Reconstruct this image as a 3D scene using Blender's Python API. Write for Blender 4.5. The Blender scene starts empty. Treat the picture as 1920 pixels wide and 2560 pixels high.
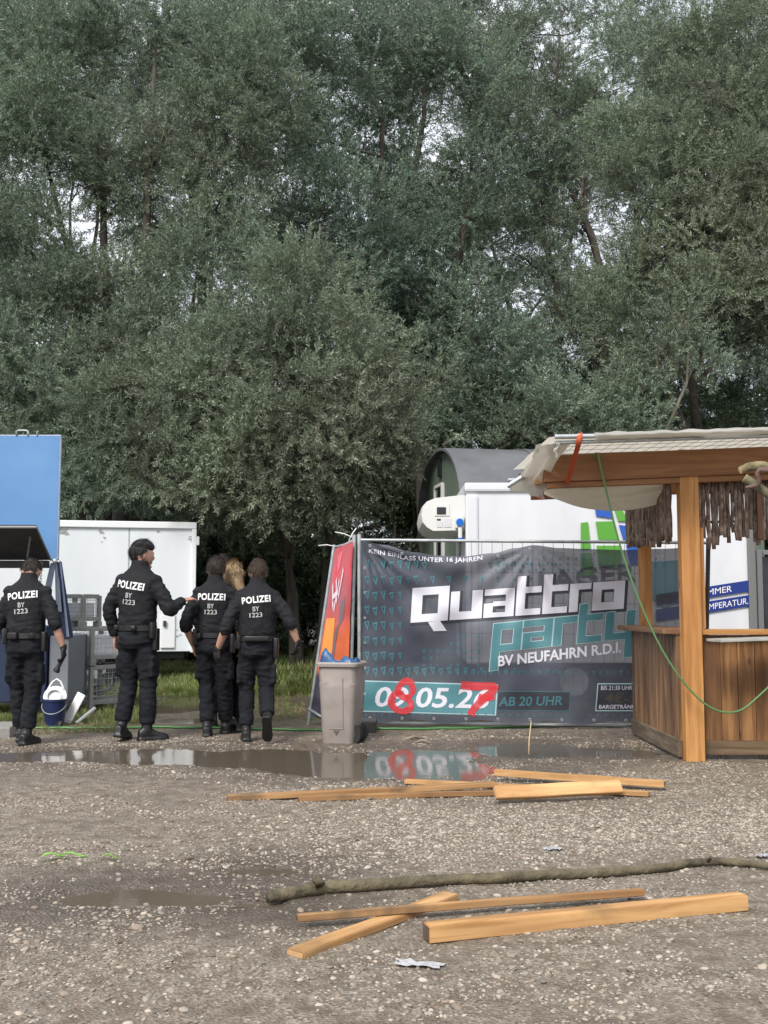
import bpy, bmesh, math, random
import numpy as np
from mathutils import Vector, Matrix, Euler, Quaternion, noise
from mathutils.bvhtree import BVHTree

R = math.radians
scene = bpy.context.scene
COL = scene.collection
rng = random.Random(7)

# ------------------------------------------------------------------ camera, sky, sun, exposure
F_PX, CAM_H, HORIZON = 2700.0, 1.26, 1515.0
PITCH = math.atan((HORIZON - 1280.0) / F_PX)
cam_data = bpy.data.cameras.new('camera')
cam = bpy.data.objects.new('camera', cam_data)
COL.objects.link(cam)
cam.location = (0, 0, CAM_H)
cam.rotation_euler = (R(90) + PITCH, 0, 0)
cam_data.sensor_fit = 'VERTICAL'
cam_data.sensor_height = 36.0
cam_data.lens = F_PX / 2560.0 * 36.0
cam_data.clip_start, cam_data.clip_end = 0.1, 2000
scene.camera = cam

SUN_EL, SUN_AZ = 46.0, 207.0      # azimuth clockwise from +Y: behind the camera, to the left
world = bpy.data.worlds.new('World')
scene.world = world
world.use_nodes = True
wn, wl = world.node_tree.nodes, world.node_tree.links
wn.clear()
sky = wn.new('ShaderNodeTexSky')
sky.sky_type = 'NISHITA'
sky.sun_disc = False
sky.sun_elevation = R(SUN_EL)
sky.sun_rotation = R(SUN_AZ)
sky.dust_density = 2.5
tc = wn.new('ShaderNodeTexCoord')
cl = wn.new('ShaderNodeTexNoise')
cl.inputs['Scale'].default_value = 3.0
cl.inputs['Detail'].default_value = 6
cr = wn.new('ShaderNodeValToRGB')
cr.color_ramp.elements[0].position, cr.color_ramp.elements[0].color = 0.30, (0.62, 0.62, 0.62, 1)
cr.color_ramp.elements[1].position, cr.color_ramp.elements[1].color = 0.62, (1, 1, 1, 1)
mx = wn.new('ShaderNodeMix')
mx.data_type = 'RGBA'
mx.inputs['B'].default_value = (8.6, 8.9, 9.6, 1)     # bright thin overcast, in the sky's own units
bg = wn.new('ShaderNodeBackground')
bg.inputs['Strength'].default_value = 0.09
out = wn.new('ShaderNodeOutputWorld')
wl.new(tc.outputs['Generated'], cl.inputs['Vector'])
wl.new(cl.outputs['Fac'], cr.inputs['Fac'])
wl.new(cr.outputs['Color'], mx.inputs['Factor'])
wl.new(sky.outputs['Color'], mx.inputs['A'])
wl.new(mx.outputs['Result'], bg.inputs['Color'])
wl.new(bg.outputs['Background'], out.inputs['Surface'])

sun_data = bpy.data.lights.new('sun', 'SUN')
sun_data.energy = 2.5
sun_data.angle = R(20)
sun_data.color = (1.0, 0.95, 0.88)
sun = bpy.data.objects.new('sun', sun_data)
COL.objects.link(sun)
_sd = Vector((math.sin(R(SUN_AZ)) * math.cos(R(SUN_EL)), math.cos(R(SUN_AZ)) * math.cos(R(SUN_EL)), math.sin(R(SUN_EL))))
sun.rotation_euler = _sd.to_track_quat('Z', 'Y').to_euler()
sun.location = (0, 0, 30)

vs = scene.view_settings
vs.view_transform = 'Standard'
vs.look = 'None'
vs.exposure = 0.62
vs.gamma = 1.0
vs.use_curve_mapping = False
scene.render.engine = 'CYCLES'
cy = scene.cycles
cy.max_bounces = 6
cy.diffuse_bounces = 3
cy.glossy_bounces = 3
cy.transmission_bounces = 4
cy.transparent_max_bounces = 12
cy.caustics_reflective = cy.caustics_refractive = False

# ------------------------------------------------------------------ helpers
def pix(px, py, Y):
    """Point at depth Y (metres in front of the lens) that the photograph shows at source pixel px, py."""
    xc, yc = (px - 960.0) / F_PX, (1280.0 - py) / F_PX
    ct, st = math.cos(PITCH), math.sin(PITCH)
    s = Y / (ct - yc * st)
    return Vector((xc * s, Y, CAM_H + s * (st + yc * ct)))

def gnd(px, py, z=0.0):
    xc, yc = (px - 960.0) / F_PX, (1280.0 - py) / F_PX
    ct, st = math.cos(PITCH), math.sin(PITCH)
    s = (z - CAM_H) / (st + yc * ct)
    return Vector((xc * s, s * (ct - yc * st), z))

def tag(o, label=None, cat=None, group=None, kind=None):
    if label: o['label'] = label
    if cat: o['category'] = cat
    if group: o['group'] = group
    if kind: o['kind'] = kind
    return o

def empty(name, loc=(0, 0, 0), rz=0.0):
    o = bpy.data.objects.new(name, None)
    o.empty_display_size = 0.1
    o.location = loc
    o.rotation_euler = (0, 0, rz)
    COL.objects.link(o)
    return o

def link(name, me, m=None, parent=None, smooth=False):
    if m is not None:
        me.materials.clear()
        me.materials.append(m)
    if smooth:
        me.polygons.foreach_set('use_smooth', [True] * len(me.polygons))
    o = bpy.data.objects.new(name, me)
    COL.objects.link(o)
    if parent is not None:
        o.parent = parent
    return o

class MB:
    """Collects shapes, links them as one mesh object."""
    def __init__(self):
        self.v, self.f = [], []
    def add(self, vs_, fs_):
        n = len(self.v)
        self.v += [tuple(p) for p in vs_]
        self.f += [tuple(i + n for i in f) for f in fs_]
        return self
    def box(self, c, s, rot=None, bev=0.0):
        bm = bmesh.new()
        bmesh.ops.create_cube(bm, size=1.0)
        for p in bm.verts:
            p.co = Vector((p.co.x * s[0], p.co.y * s[1], p.co.z * s[2]))
        if bev > 0:
            bmesh.ops.bevel(bm, geom=list(bm.edges), offset=bev, segments=2, affect='EDGES', profile=0.6)
        M = Matrix.Translation(Vector(c))
        if rot is not None:
            M = M @ (rot.to_matrix().to_4x4() if not isinstance(rot, Matrix) else rot.to_4x4())
        bm.verts.index_update()
        self.add([M @ p.co for p in bm.verts], [[q.index for q in f.verts] for f in bm.faces])
        bm.free()
        return self
    def tube(self, pts, rad, n=8, caps=True):
        pts = [Vector(p) for p in pts]
        if not hasattr(rad, '__len__'):
            rad = [rad] * len(pts)
        k = len(pts)
        tang = []
        for i in range(k):
            a, b = pts[max(i - 1, 0)], pts[min(i + 1, k - 1)]
            t = b - a
            tang.append(t.normalized() if t.length > 1e-9 else Vector((0, 0, 1)))
        ref = Vector((0, 0, 1)) if abs(tang[0].z) < 0.9 else Vector((0, 1, 0))
        u = tang[0].cross(ref).normalized()
        vsn, fsn = [], []
        for i in range(k):
            t = tang[i]
            u = (u - t * u.dot(t))
            u = u.normalized() if u.length > 1e-6 else t.orthogonal().normalized()
            w = t.cross(u)
            r = rad[i]
            rx, ry = (r if hasattr(r, '__len__') else (r, r))
            for j in range(n):
                a = 2 * math.pi * j / n
                vsn.append(pts[i] + u * (rx * math.cos(a)) + w * (ry * math.sin(a)))
        for i in range(k - 1):
            for j in range(n):
                fsn.append((i * n + j, i * n + (j + 1) % n, (i + 1) * n + (j + 1) % n, (i + 1) * n + j))
        if caps:
            fsn.append(tuple(range(n - 1, -1, -1)))
            fsn.append(tuple((k - 1) * n + j for j in range(n)))
        return self.add(vsn, fsn)
    def loft(self, rings, caps=True):
        n, k = len(rings[0]), len(rings)
        vsn = [p for r in rings for p in r]
        fsn = []
        for i in range(k - 1):
            for j in range(n):
                fsn.append((i * n + j, i * n + (j + 1) % n, (i + 1) * n + (j + 1) % n, (i + 1) * n + j))
        if caps:
            fsn.append(tuple(range(n - 1, -1, -1)))
            fsn.append(tuple((k - 1) * n + j for j in range(n)))
        return self.add(vsn, fsn)
    def ell(self, c, r, M=None, nu=14, nv=9):
        c = Vector(c)
        vsn, fsn = [], []
        for i in range(nv + 1):
            th = math.pi * i / nv
            for j in range(nu):
                ph = 2 * math.pi * j / nu
                p = Vector((r[0] * math.sin(th) * math.cos(ph), r[1] * math.sin(th) * math.sin(ph), r[2] * math.cos(th)))
                if i in (0, nv):
                    p = Vector((0, 0, r[2] * math.cos(th)))
                vsn.append(c + (M @ p if M is not None else p))
        for i in range(nv):
            for j in range(nu):
                a, b, cc, d = i * nu + j, i * nu + (j + 1) % nu, (i + 1) * nu + (j + 1) % nu, (i + 1) * nu + j
                if i == 0:
                    fsn.append((a, d, cc))
                elif i == nv - 1:
                    fsn.append((a, d, b))
                else:
                    fsn.append((a, d, cc, b))
        return self.add(vsn, fsn)
    def prism(self, poly, off):
        """Closed polygon of 3D points extruded by the vector off."""
        n = len(poly)
        poly = [Vector(p) for p in poly]
        off = Vector(off)
        fs_ = [tuple(range(n)), tuple(range(2 * n - 1, n - 1, -1))]
        for i in range(n):
            j = (i + 1) % n
            fs_.append((i, i + n, j + n, j))
        return self.add(poly + [p + off for p in poly], fs_)
    def mesh(self, name='mesh'):
        me = bpy.data.meshes.new(name)
        me.from_pydata(self.v, [], self.f)
        bm = bmesh.new()
        bm.from_mesh(me)
        bmesh.ops.recalc_face_normals(bm, faces=bm.faces)
        bm.to_mesh(me)
        bm.free()
        me.update()
        return me
    def build(self, name, m, parent=None, smooth=False, auto=None):
        me = self.mesh(name)
        o = link(name, me, m, parent, smooth or auto is not None)
        if auto is not None:
            sharp(me, auto)
        return o

def sharp(me, deg):
    bm = bmesh.new()
    bm.from_mesh(me)
    lim = R(deg)
    for e in bm.edges:
        if len(e.link_faces) == 2 and e.calc_face_angle(0) > lim:
            e.smooth = False
    bm.to_mesh(me)
    bm.free()

def remeshed(mb, voxel, smooth=4, dec=None, name='mesh'):
    me = mb.mesh(name)
    o = bpy.data.objects.new('tmp', me)
    COL.objects.link(o)
    rm = o.modifiers.new('r', 'REMESH')
    rm.mode = 'VOXEL'
    rm.voxel_size = voxel
    sm = o.modifiers.new('s', 'SMOOTH')
    sm.iterations = smooth
    sm.factor = 0.5
    if dec:
        d = o.modifiers.new('d', 'DECIMATE')
        d.ratio = dec
    dg = bpy.context.evaluated_depsgraph_get()
    res = bpy.data.meshes.new_from_object(o.evaluated_get(dg))
    res.name = name
    bpy.data.objects.remove(o)
    bpy.data.meshes.remove(me)
    return res

_boxes = {}
def box_part(name, size, loc, m, parent, rot=None, bev=0.004):
    """A bevelled box as an object of its own; alike boxes share one mesh."""
    key = (tuple(round(s, 4) for s in size), m.name, bev)
    if key not in _boxes:
        me = MB().box((0, 0, 0), size, None, bev).mesh(name)
        me.materials.append(m)
        _boxes[key] = me
    o = bpy.data.objects.new(name, _boxes[key])
    COL.objects.link(o)
    o.location = loc
    if rot is not None:
        o.rotation_mode = 'XYZ'
        o.rotation_euler = rot.to_euler() if not isinstance(rot, Euler) else rot
    o.parent = parent
    return o

# ---- numpy value noise
def vnoise(x, y, seed=0):
    x, y = np.asarray(x, float), np.asarray(y, float)
    xi, yi = np.floor(x).astype(np.int64), np.floor(y).astype(np.int64)
    fx, fy = x - xi, y - yi
    fx, fy = fx * fx * (3 - 2 * fx), fy * fy * (3 - 2 * fy)
    def h(i, j):
        n = (i * 374761393 + j * 668265263 + seed * 1442695041) & 0xffffffff
        n = ((n ^ (n >> 13)) * 1274126177) & 0xffffffff
        return ((n ^ (n >> 16)) & 0xffff) / 65535.0
    return (h(xi, yi) * (1 - fx) + h(xi + 1, yi) * fx) * (1 - fy) + (h(xi, yi + 1) * (1 - fx) + h(xi + 1, yi + 1) * fx) * fy

def fbm(x, y, seed=0, octv=4):
    s, a, t = 0, 0.5, 0
    for k in range(octv):
        s = s + a * vnoise(x * 2 ** k, y * 2 ** k, seed + k)
        t += a
        a *= 0.5
    return s / t

# ---- materials
MATS = {}
def mat(name, col, rough=0.6, col2=None, nscale=4.0, detail=5, lo=0.35, hi=0.65, bump=0.0, bscale=40.0, metal=0.0, spec=0.5,
        stretch=(1, 1, 1), perobj=0.0, rvar=0.0, sub=0.0):
    m = bpy.data.materials.new(name)
    m.use_nodes = True
    nt = m.node_tree
    N, L = nt.nodes, nt.links
    b = N['Principled BSDF']
    b.inputs['Roughness'].default_value = rough
    b.inputs['Metallic'].default_value = metal
    b.inputs['Specular IOR Level'].default_value = spec
    b.inputs['Base Color'].default_value = (*col, 1)
    co = N.new('ShaderNodeTexCoord')
    mp = N.new('ShaderNodeMapping')
    mp.inputs['Scale'].default_value = stretch
    oi = N.new('ShaderNodeObjectInfo')
    ad = N.new('ShaderNodeVectorMath')
    ad.operation = 'ADD'
    ml = N.new('ShaderNodeMath')
    ml.operation = 'MULTIPLY'
    ml.inputs[1].default_value = 37.0
    L.new(oi.outputs['Random'], ml.inputs[0])
    L.new(co.outputs['Object'], ad.inputs[0])
    L.new(ml.outputs[0], ad.inputs[1])
    L.new(ad.outputs[0], mp.inputs['Vector'])
    last = None
    if col2 is not None:
        nz = N.new('ShaderNodeTexNoise')
        nz.inputs['Scale'].default_value = nscale
        nz.inputs['Detail'].default_value = detail
        nz.inputs['Roughness'].default_value = 0.6
        L.new(mp.outputs[0], nz.inputs['Vector'])
        rp = N.new('ShaderNodeValToRGB')
        rp.color_ramp.elements[0].position, rp.color_ramp.elements[0].color = lo, (*col, 1)
        rp.color_ramp.elements[1].position, rp.color_ramp.elements[1].color = hi, (*col2, 1)
        L.new(nz.outputs['Fac'], rp.inputs['Fac'])
        last = rp.outputs['Color']
        if rvar:
            mr = N.new('ShaderNodeMapRange')
            mr.inputs['To Min'].default_value = max(rough - rvar, 0.02)
            mr.inputs['To Max'].default_value = min(rough + rvar, 1)
            L.new(nz.outputs['Fac'], mr.inputs['Value'])
            L.new(mr.outputs[0], b.inputs['Roughness'])
    if perobj:
        hs = N.new('ShaderNodeHueSaturation')
        mr = N.new('ShaderNodeMapRange')
        mr.inputs['To Min'].default_value = 1 - perobj
        mr.inputs['To Max'].default_value = 1 + perobj
        L.new(oi.outputs['Random'], mr.inputs['Value'])
        L.new(mr.outputs[0], hs.inputs['Value'])
        if last is None:
            hs.inputs['Color'].default_value = (*col, 1)
        else:
            L.new(last, hs.inputs['Color'])
        last = hs.outputs['Color']
    if last is not None:
        L.new(last, b.inputs['Base Color'])
    if bump:
        nb = N.new('ShaderNodeTexNoise')
        nb.inputs['Scale'].default_value = bscale
        nb.inputs['Detail'].default_value = 6
        L.new(mp.outputs[0], nb.inputs['Vector'])
        bp = N.new('ShaderNodeBump')
        bp.inputs['Strength'].default_value = bump
        bp.inputs['Distance'].default_value = 0.02
        L.new(nb.outputs['Fac'], bp.inputs['Height'])
        L.new(bp.outputs['Normal'], b.inputs['Normal'])
    MATS[name] = m
    return m

def wood(name, c1, c2, c3, axis=0, scale=1.0, rough=0.6, knots=True, perobj=0.12, stain=0.0):
    """Sawn wood: streaks along one axis, knots and a little relief."""
    m = bpy.data.materials.new(name)
    m.use_nodes = True
    nt = m.node_tree
    N, L = nt.nodes, nt.links
    b = N['Principled BSDF']
    b.inputs['Roughness'].default_value = rough
    b.inputs['Specular IOR Level'].default_value = 0.35
    co = N.new('ShaderNodeTexCoord')
    oi = N.new('ShaderNodeObjectInfo')
    ml = N.new('ShaderNodeMath'); ml.operation = 'MULTIPLY'; ml.inputs[1].default_value = 53.0
    ad = N.new('ShaderNodeVectorMath'); ad.operation = 'ADD'
    L.new(oi.outputs['Random'], ml.inputs[0])
    L.new(co.outputs['Object'], ad.inputs[0])
    L.new(ml.outputs[0], ad.inputs[1])
    def mapped(along, across):
        mp = N.new('ShaderNodeMapping')
        s = [across] * 3
        s[axis] = along
        mp.inputs['Scale'].default_value = s
        L.new(ad.outputs[0], mp.inputs['Vector'])
        return mp.outputs[0]
    n1 = N.new('ShaderNodeTexNoise'); n1.inputs['Scale'].default_value = 1.0; n1.inputs['Detail'].default_value = 5; n1.inputs['Distortion'].default_value = 0.8
    L.new(mapped(1.6 * scale, 22 * scale), n1.inputs['Vector'])
    r1 = N.new('ShaderNodeValToRGB')
    e = r1.color_ramp.elements
    e[0].position, e[0].color = 0.36, (c1[0] * 0.82, c1[1] * 0.78, c1[2] * 0.74, 1)
    e[1].position, e[1].color = 0.60, (*c2, 1)
    L.new(n1.outputs['Fac'], r1.inputs['Fac'])
    n2 = N.new('ShaderNodeTexNoise'); n2.inputs['Scale'].default_value = 1.0; n2.inputs['Detail'].default_value = 3
    L.new(mapped(0.9 * scale, 5 * scale), n2.inputs['Vector'])
    mp2 = N.new('ShaderNodeMapRange'); mp2.inputs['From Min'].default_value = 0.45; mp2.inputs['From Max'].default_value = 0.72
    L.new(n2.outputs['Fac'], mp2.inputs['Value'])
    m1 = N.new('ShaderNodeMix'); m1.data_type = 'RGBA'
    L.new(mp2.outputs[0], m1.inputs['Factor'])
    L.new(r1.outputs['Color'], m1.inputs['A'])
    m1.inputs['B'].default_value = (*c3, 1)
    last = m1.outputs['Result']
    if knots:
        vo = N.new('ShaderNodeTexVoronoi'); vo.inputs['Scale'].default_value = 1.0
        L.new(mapped(2.2, 5.0), vo.inputs['Vector'])
        kr = N.new('ShaderNodeMapRange'); kr.inputs['From Min'].default_value = 0.05; kr.inputs['From Max'].default_value = 0.11
        kr.inputs['To Min'].default_value = 0.85; kr.inputs['To Max'].default_value = 0.0
        L.new(vo.outputs['Distance'], kr.inputs['Value'])
        m2 = N.new('ShaderNodeMix'); m2.data_type = 'RGBA'
        L.new(kr.outputs[0], m2.inputs['Factor'])
        L.new(last, m2.inputs['A'])
        m2.inputs['B'].default_value = (c3[0] * 0.45, c3[1] * 0.4, c3[2] * 0.4, 1)
        last = m2.outputs['Result']
    if stain:
        ns = N.new('ShaderNodeTexNoise'); ns.inputs['Scale'].default_value = 3.0; ns.inputs['Detail'].default_value = 6
        L.new(ad.outputs[0], ns.inputs['Vector'])
        sr = N.new('ShaderNodeMapRange'); sr.inputs['From Min'].default_value = 0.52; sr.inputs['From Max'].default_value = 0.7; sr.inputs['To Max'].default_value = stain
        L.new(ns.outputs['Fac'], sr.inputs['Value'])
        m3 = N.new('ShaderNodeMix'); m3.data_type = 'RGBA'
        L.new(sr.outputs[0], m3.inputs['Factor'])
        L.new(last, m3.inputs['A'])
        m3.inputs['B'].default_value = (0.07, 0.055, 0.04, 1)
        last = m3.outputs['Result']
    hs = N.new('ShaderNodeHueSaturation')
    mr = N.new('ShaderNodeMapRange'); mr.inputs['To Min'].default_value = 1 - perobj; mr.inputs['To Max'].default_value = 1 + perobj
    L.new(oi.outputs['Random'], mr.inputs['Value'])
    L.new(mr.outputs[0], hs.inputs['Value'])
    L.new(last, hs.inputs['Color'])
    L.new(hs.outputs['Color'], b.inputs['Base Color'])
    bp = N.new('ShaderNodeBump'); bp.inputs['Strength'].default_value = 0.35; bp.inputs['Distance'].default_value = 0.004
    L.new(n1.outputs['Fac'], bp.inputs['Height'])
    L.new(bp.outputs['Normal'], b.inputs['Normal'])
    MATS[name] = m
    return m

# ---- scattering one mesh's small pieces (leaves, pebbles, blades) with geometry nodes
def scatter(name, pts, eul, scl, var, sources, parent=None):
    """pts, eul: (n,3) arrays; scl: (n,); var: (n,) int; sources: list of objects kept out of the scene."""
    me = bpy.data.meshes.new(name)
    n = len(pts)
    me.vertices.add(n)
    me.vertices.foreach_set('co', np.asarray(pts, np.float32).ravel())
    a = me.attributes.new('rot', 'FLOAT_VECTOR', 'POINT')
    a.data.foreach_set('vector', np.asarray(eul, np.float32).ravel())
    a = me.attributes.new('scl', 'FLOAT', 'POINT')
    a.data.foreach_set('value', np.asarray(scl, np.float32))
    a = me.attributes.new('var', 'INT', 'POINT')
    a.data.foreach_set('value', np.asarray(var, np.int32))
    for s in sources:
        for m in s.data.materials:
            if m.name not in [q.name for q in me.materials]:
                me.materials.append(m)
    o = bpy.data.objects.new(name, me)
    COL.objects.link(o)
    if parent is not None:
        o.parent = parent
    md = o.modifiers.new('scatter', 'NODES')
    md.node_group = scatter_group(sources)
    return o

_groups = {}
def scatter_group(sources):
    key = tuple(s.name for s in sources)
    if key in _groups:
        return _groups[key]
    g = bpy.data.node_groups.new('scatter', 'GeometryNodeTree')
    g.interface.new_socket('Geometry', in_out='INPUT', socket_type='NodeSocketGeometry')
    g.interface.new_socket('Geometry', in_out='OUTPUT', socket_type='NodeSocketGeometry')
    N, L = g.nodes, g.links
    gi, go = N.new('NodeGroupInput'), N.new('NodeGroupOutput')
    def attr(nm, tp):
        q = N.new('GeometryNodeInputNamedAttribute')
        q.data_type = tp
        q.inputs['Name'].default_value = nm
        return q.outputs['Attribute']
    rot, sc_, va = attr('rot', 'FLOAT_VECTOR'), attr('scl', 'FLOAT'), attr('var', 'INT')
    e2r = N.new('FunctionNodeEulerToRotation')
    L.new(rot, e2r.inputs[0])
    jn = N.new('GeometryNodeJoinGeometry')
    for k, s in enumerate(sources):
        oi = N.new('GeometryNodeObjectInfo')
        oi.inputs['Object'].default_value = s
        cmp_ = N.new('FunctionNodeCompare')
        cmp_.data_type = 'INT'
        cmp_.operation = 'EQUAL'
        L.new(va, cmp_.inputs['A'] if False else [i for i in cmp_.inputs if i.type == 'INT'][0])
        [i for i in cmp_.inputs if i.type == 'INT'][1].default_value = k
        ip = N.new('GeometryNodeInstanceOnPoints')
        L.new(gi.outputs[0], ip.inputs['Points'])
        L.new(cmp_.outputs[0], ip.inputs['Selection'])
        L.new(oi.outputs['Geometry'], ip.inputs['Instance'])
        L.new(e2r.outputs[0], ip.inputs['Rotation'])
        L.new(sc_, ip.inputs['Scale'])
        L.new(ip.outputs[0], jn.inputs[0])
    L.new(jn.outputs[0], go.inputs[0])
    _groups[key] = g
    return g

def source(name, me, m):
    """A leaf spray, tuft or pebble that only scatter() uses; not linked to the scene."""
    for q in (m if isinstance(m, (list, tuple)) else [m]):
        me.materials.append(q)
    return bpy.data.objects.new(name, me)

# ---- lettering
def text_geo(s, size, bold=0.0, shear=0.0, maxedge=None, spacing=1.0):
    cu = bpy.data.curves.new('t', 'FONT')
    cu.body = s
    cu.size = size
    cu.offset = bold
    cu.shear = shear
    cu.space_character = spacing
    cu.align_x = 'CENTER'
    cu.align_y = 'CENTER'
    cu.resolution_u = 3
    o = bpy.data.objects.new('t', cu)
    COL.objects.link(o)
    dg = bpy.context.evaluated_depsgraph_get()
    me = bpy.data.meshes.new_from_object(o.evaluated_get(dg))
    bpy.data.objects.remove(o)
    bpy.data.curves.remove(cu)
    bm = bmesh.new()
    bm.from_mesh(me)
    bpy.data.meshes.remove(me)
    bmesh.ops.triangulate(bm, faces=bm.faces)
    if maxedge:
        for _ in range(4):
            es = [e for e in bm.edges if e.calc_length() > maxedge]
            if not es:
                break
            bmesh.ops.subdivide_edges(bm, edges=es, cuts=1)
            bmesh.ops.triangulate(bm, faces=bm.faces)
    bm.verts.index_update()
    vs_ = [Vector((p.co.x, p.co.y)) for p in bm.verts]
    fs_ = [[q.index for q in f.verts] for f in bm.faces]
    bm.free()
    return vs_, fs_

def fit(vs_, x0, y0, x1, y1):
    """Stretches flat lettering to a box."""
    ax, bx = min(p.x for p in vs_), max(p.x for p in vs_)
    ay, by = min(p.y for p in vs_), max(p.y for p in vs_)
    return [Vector((x0 + (p.x - ax) / (bx - ax) * (x1 - x0), y0 + (p.y - ay) / (by - ay) * (y1 - y0))) for p in vs_]
# ------------------------------------------------------------------ ground with puddle basins
WATER_Z = -0.014
_bas = []      # (cx, cy, rx, ry, depth)
def basin(px, py, hw, hh, depth=0.034):
    c = gnd(px, py)
    l, r_ = gnd(px - hw, py), gnd(px + hw, py)
    f_, n_ = gnd(px, py - hh), gnd(px, py + hh)
    _bas.append((c.x, (f_.y + n_.y) / 2, (r_.x - l.x) / 2, (f_.y - n_.y) / 2, depth))
for b_ in ((120, 1888, 210, 18), (380, 1887, 200, 24), (640, 1894, 250, 28), (830, 1908, 230, 34),
           (1330, 1873, 150, 22), (1500, 1878, 170, 14)):
    basin(*b_)
for b_ in ((1120, 1930, 230, 30), (1010, 1893, 230, 28), (960, 1925, 150, 22)):
    basin(*b_, 0.0195)
for b_ in ((290, 2240, 180, 32), (480, 2246, 150, 22), (650, 2172, 110, 11), (640, 2258, 90, 12)):
    basin(*b_, 0.019)
for b_ in ((430, 1766, 100, 26), (560, 1752, 120, 20), (700, 1768, 110, 20), (440, 1800, 110, 10)):
    basin(*b_, 0.032)

def ground_z(x, y):
    x, y = np.asarray(x, float), np.asarray(y, float)
    z = 0.024 * (fbm(x * 1.1, y * 1.1, 3) - 0.5) + 0.016 * (fbm(x * 5, y * 5, 11) - 0.5) + 0.009 * (fbm(x * 17, y * 17, 23, 3) - 0.5)
    b = np.zeros_like(z)
    wob = 0.55 * (fbm(x * 2.3, y * 3.1, 41) - 0.5) + 0.3 * (fbm(x * 9, y * 12, 47, 3) - 0.5)
    for cx, cy_, rx, ry, dp in _bas:
        r2 = ((x - cx) / rx) ** 2 + ((y - cy_) / ry) ** 2
        q = np.clip(1.25 - r2 + wob, 0, 1)
        b = np.maximum(b, dp * q * q * (3 - 2 * q))
    far = np.clip((y - 11.5) / 3.0, 0, 1)
    z = z + far * 0.10 * (fbm(x * 0.5, y * 0.5, 71) - 0.5)
    return z - b

def wetness(x, y):
    w = np.zeros_like(np.asarray(x, float))
    for cx, cy_, rx, ry, dp in _bas:
        r2 = np.sqrt(((x - cx) / (rx + 0.35)) ** 2 + ((y - cy_) / (ry + 0.35)) ** 2)
        w = np.maximum(w, np.clip(1.5 - r2, 0, 1))
    return w

def _axis(lo, hi, step, far_lo, far_hi):
    c = list(np.arange(lo, hi, step))
    s, v = step, lo
    left = []
    while v > far_lo:
        s *= 1.25
        v -= s
        left.append(v)
    s, v = step, c[-1]
    right = []
    while v < far_hi:
        s *= 1.25
        v += s
        right.append(v)
    return np.array(left[::-1] + c + right)
gx, gy = _axis(-4.6, 5.0, 0.03, -300, 300), _axis(2.4, 12.4, 0.03, -60, 600)
GX, GY = np.meshgrid(gx, gy)
GZ = ground_z(GX, GY)
nx, ny = len(gx), len(gy)
gme = bpy.data.meshes.new('ground')
idx = np.arange(nx * ny).reshape(ny, nx)
quads = np.stack([idx[:-1, :-1], idx[:-1, 1:], idx[1:, 1:], idx[1:, :-1]], -1).reshape(-1, 4)
gme.vertices.add(nx * ny)
gme.vertices.foreach_set('co', np.stack([GX, GY, GZ], -1).astype(np.float32).ravel())
gme.loops.add(quads.size)
gme.loops.foreach_set('vertex_index', quads.astype(np.int32).ravel())
gme.polygons.add(len(quads))
gme.polygons.foreach_set('loop_start', np.arange(0, quads.size, 4, dtype=np.int32))
gme.polygons.foreach_set('use_smooth', np.ones(len(quads), dtype=bool))
gme.update(calc_edges=True)
gme.validate()
wa = gme.attributes.new('wet', 'FLOAT', 'POINT')
wa.data.foreach_set('value', wetness(GX, GY).astype(np.float32).ravel())
soil = np.clip((GY - 10.9 + 0.6 * (fbm(GX * 0.9, GY * 0.9, 5) - 0.5)) / 1.2, 0, 1)
wa = gme.attributes.new('soil', 'FLOAT', 'POINT')
wa.data.foreach_set('value', soil.astype(np.float32).ravel())

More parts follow.
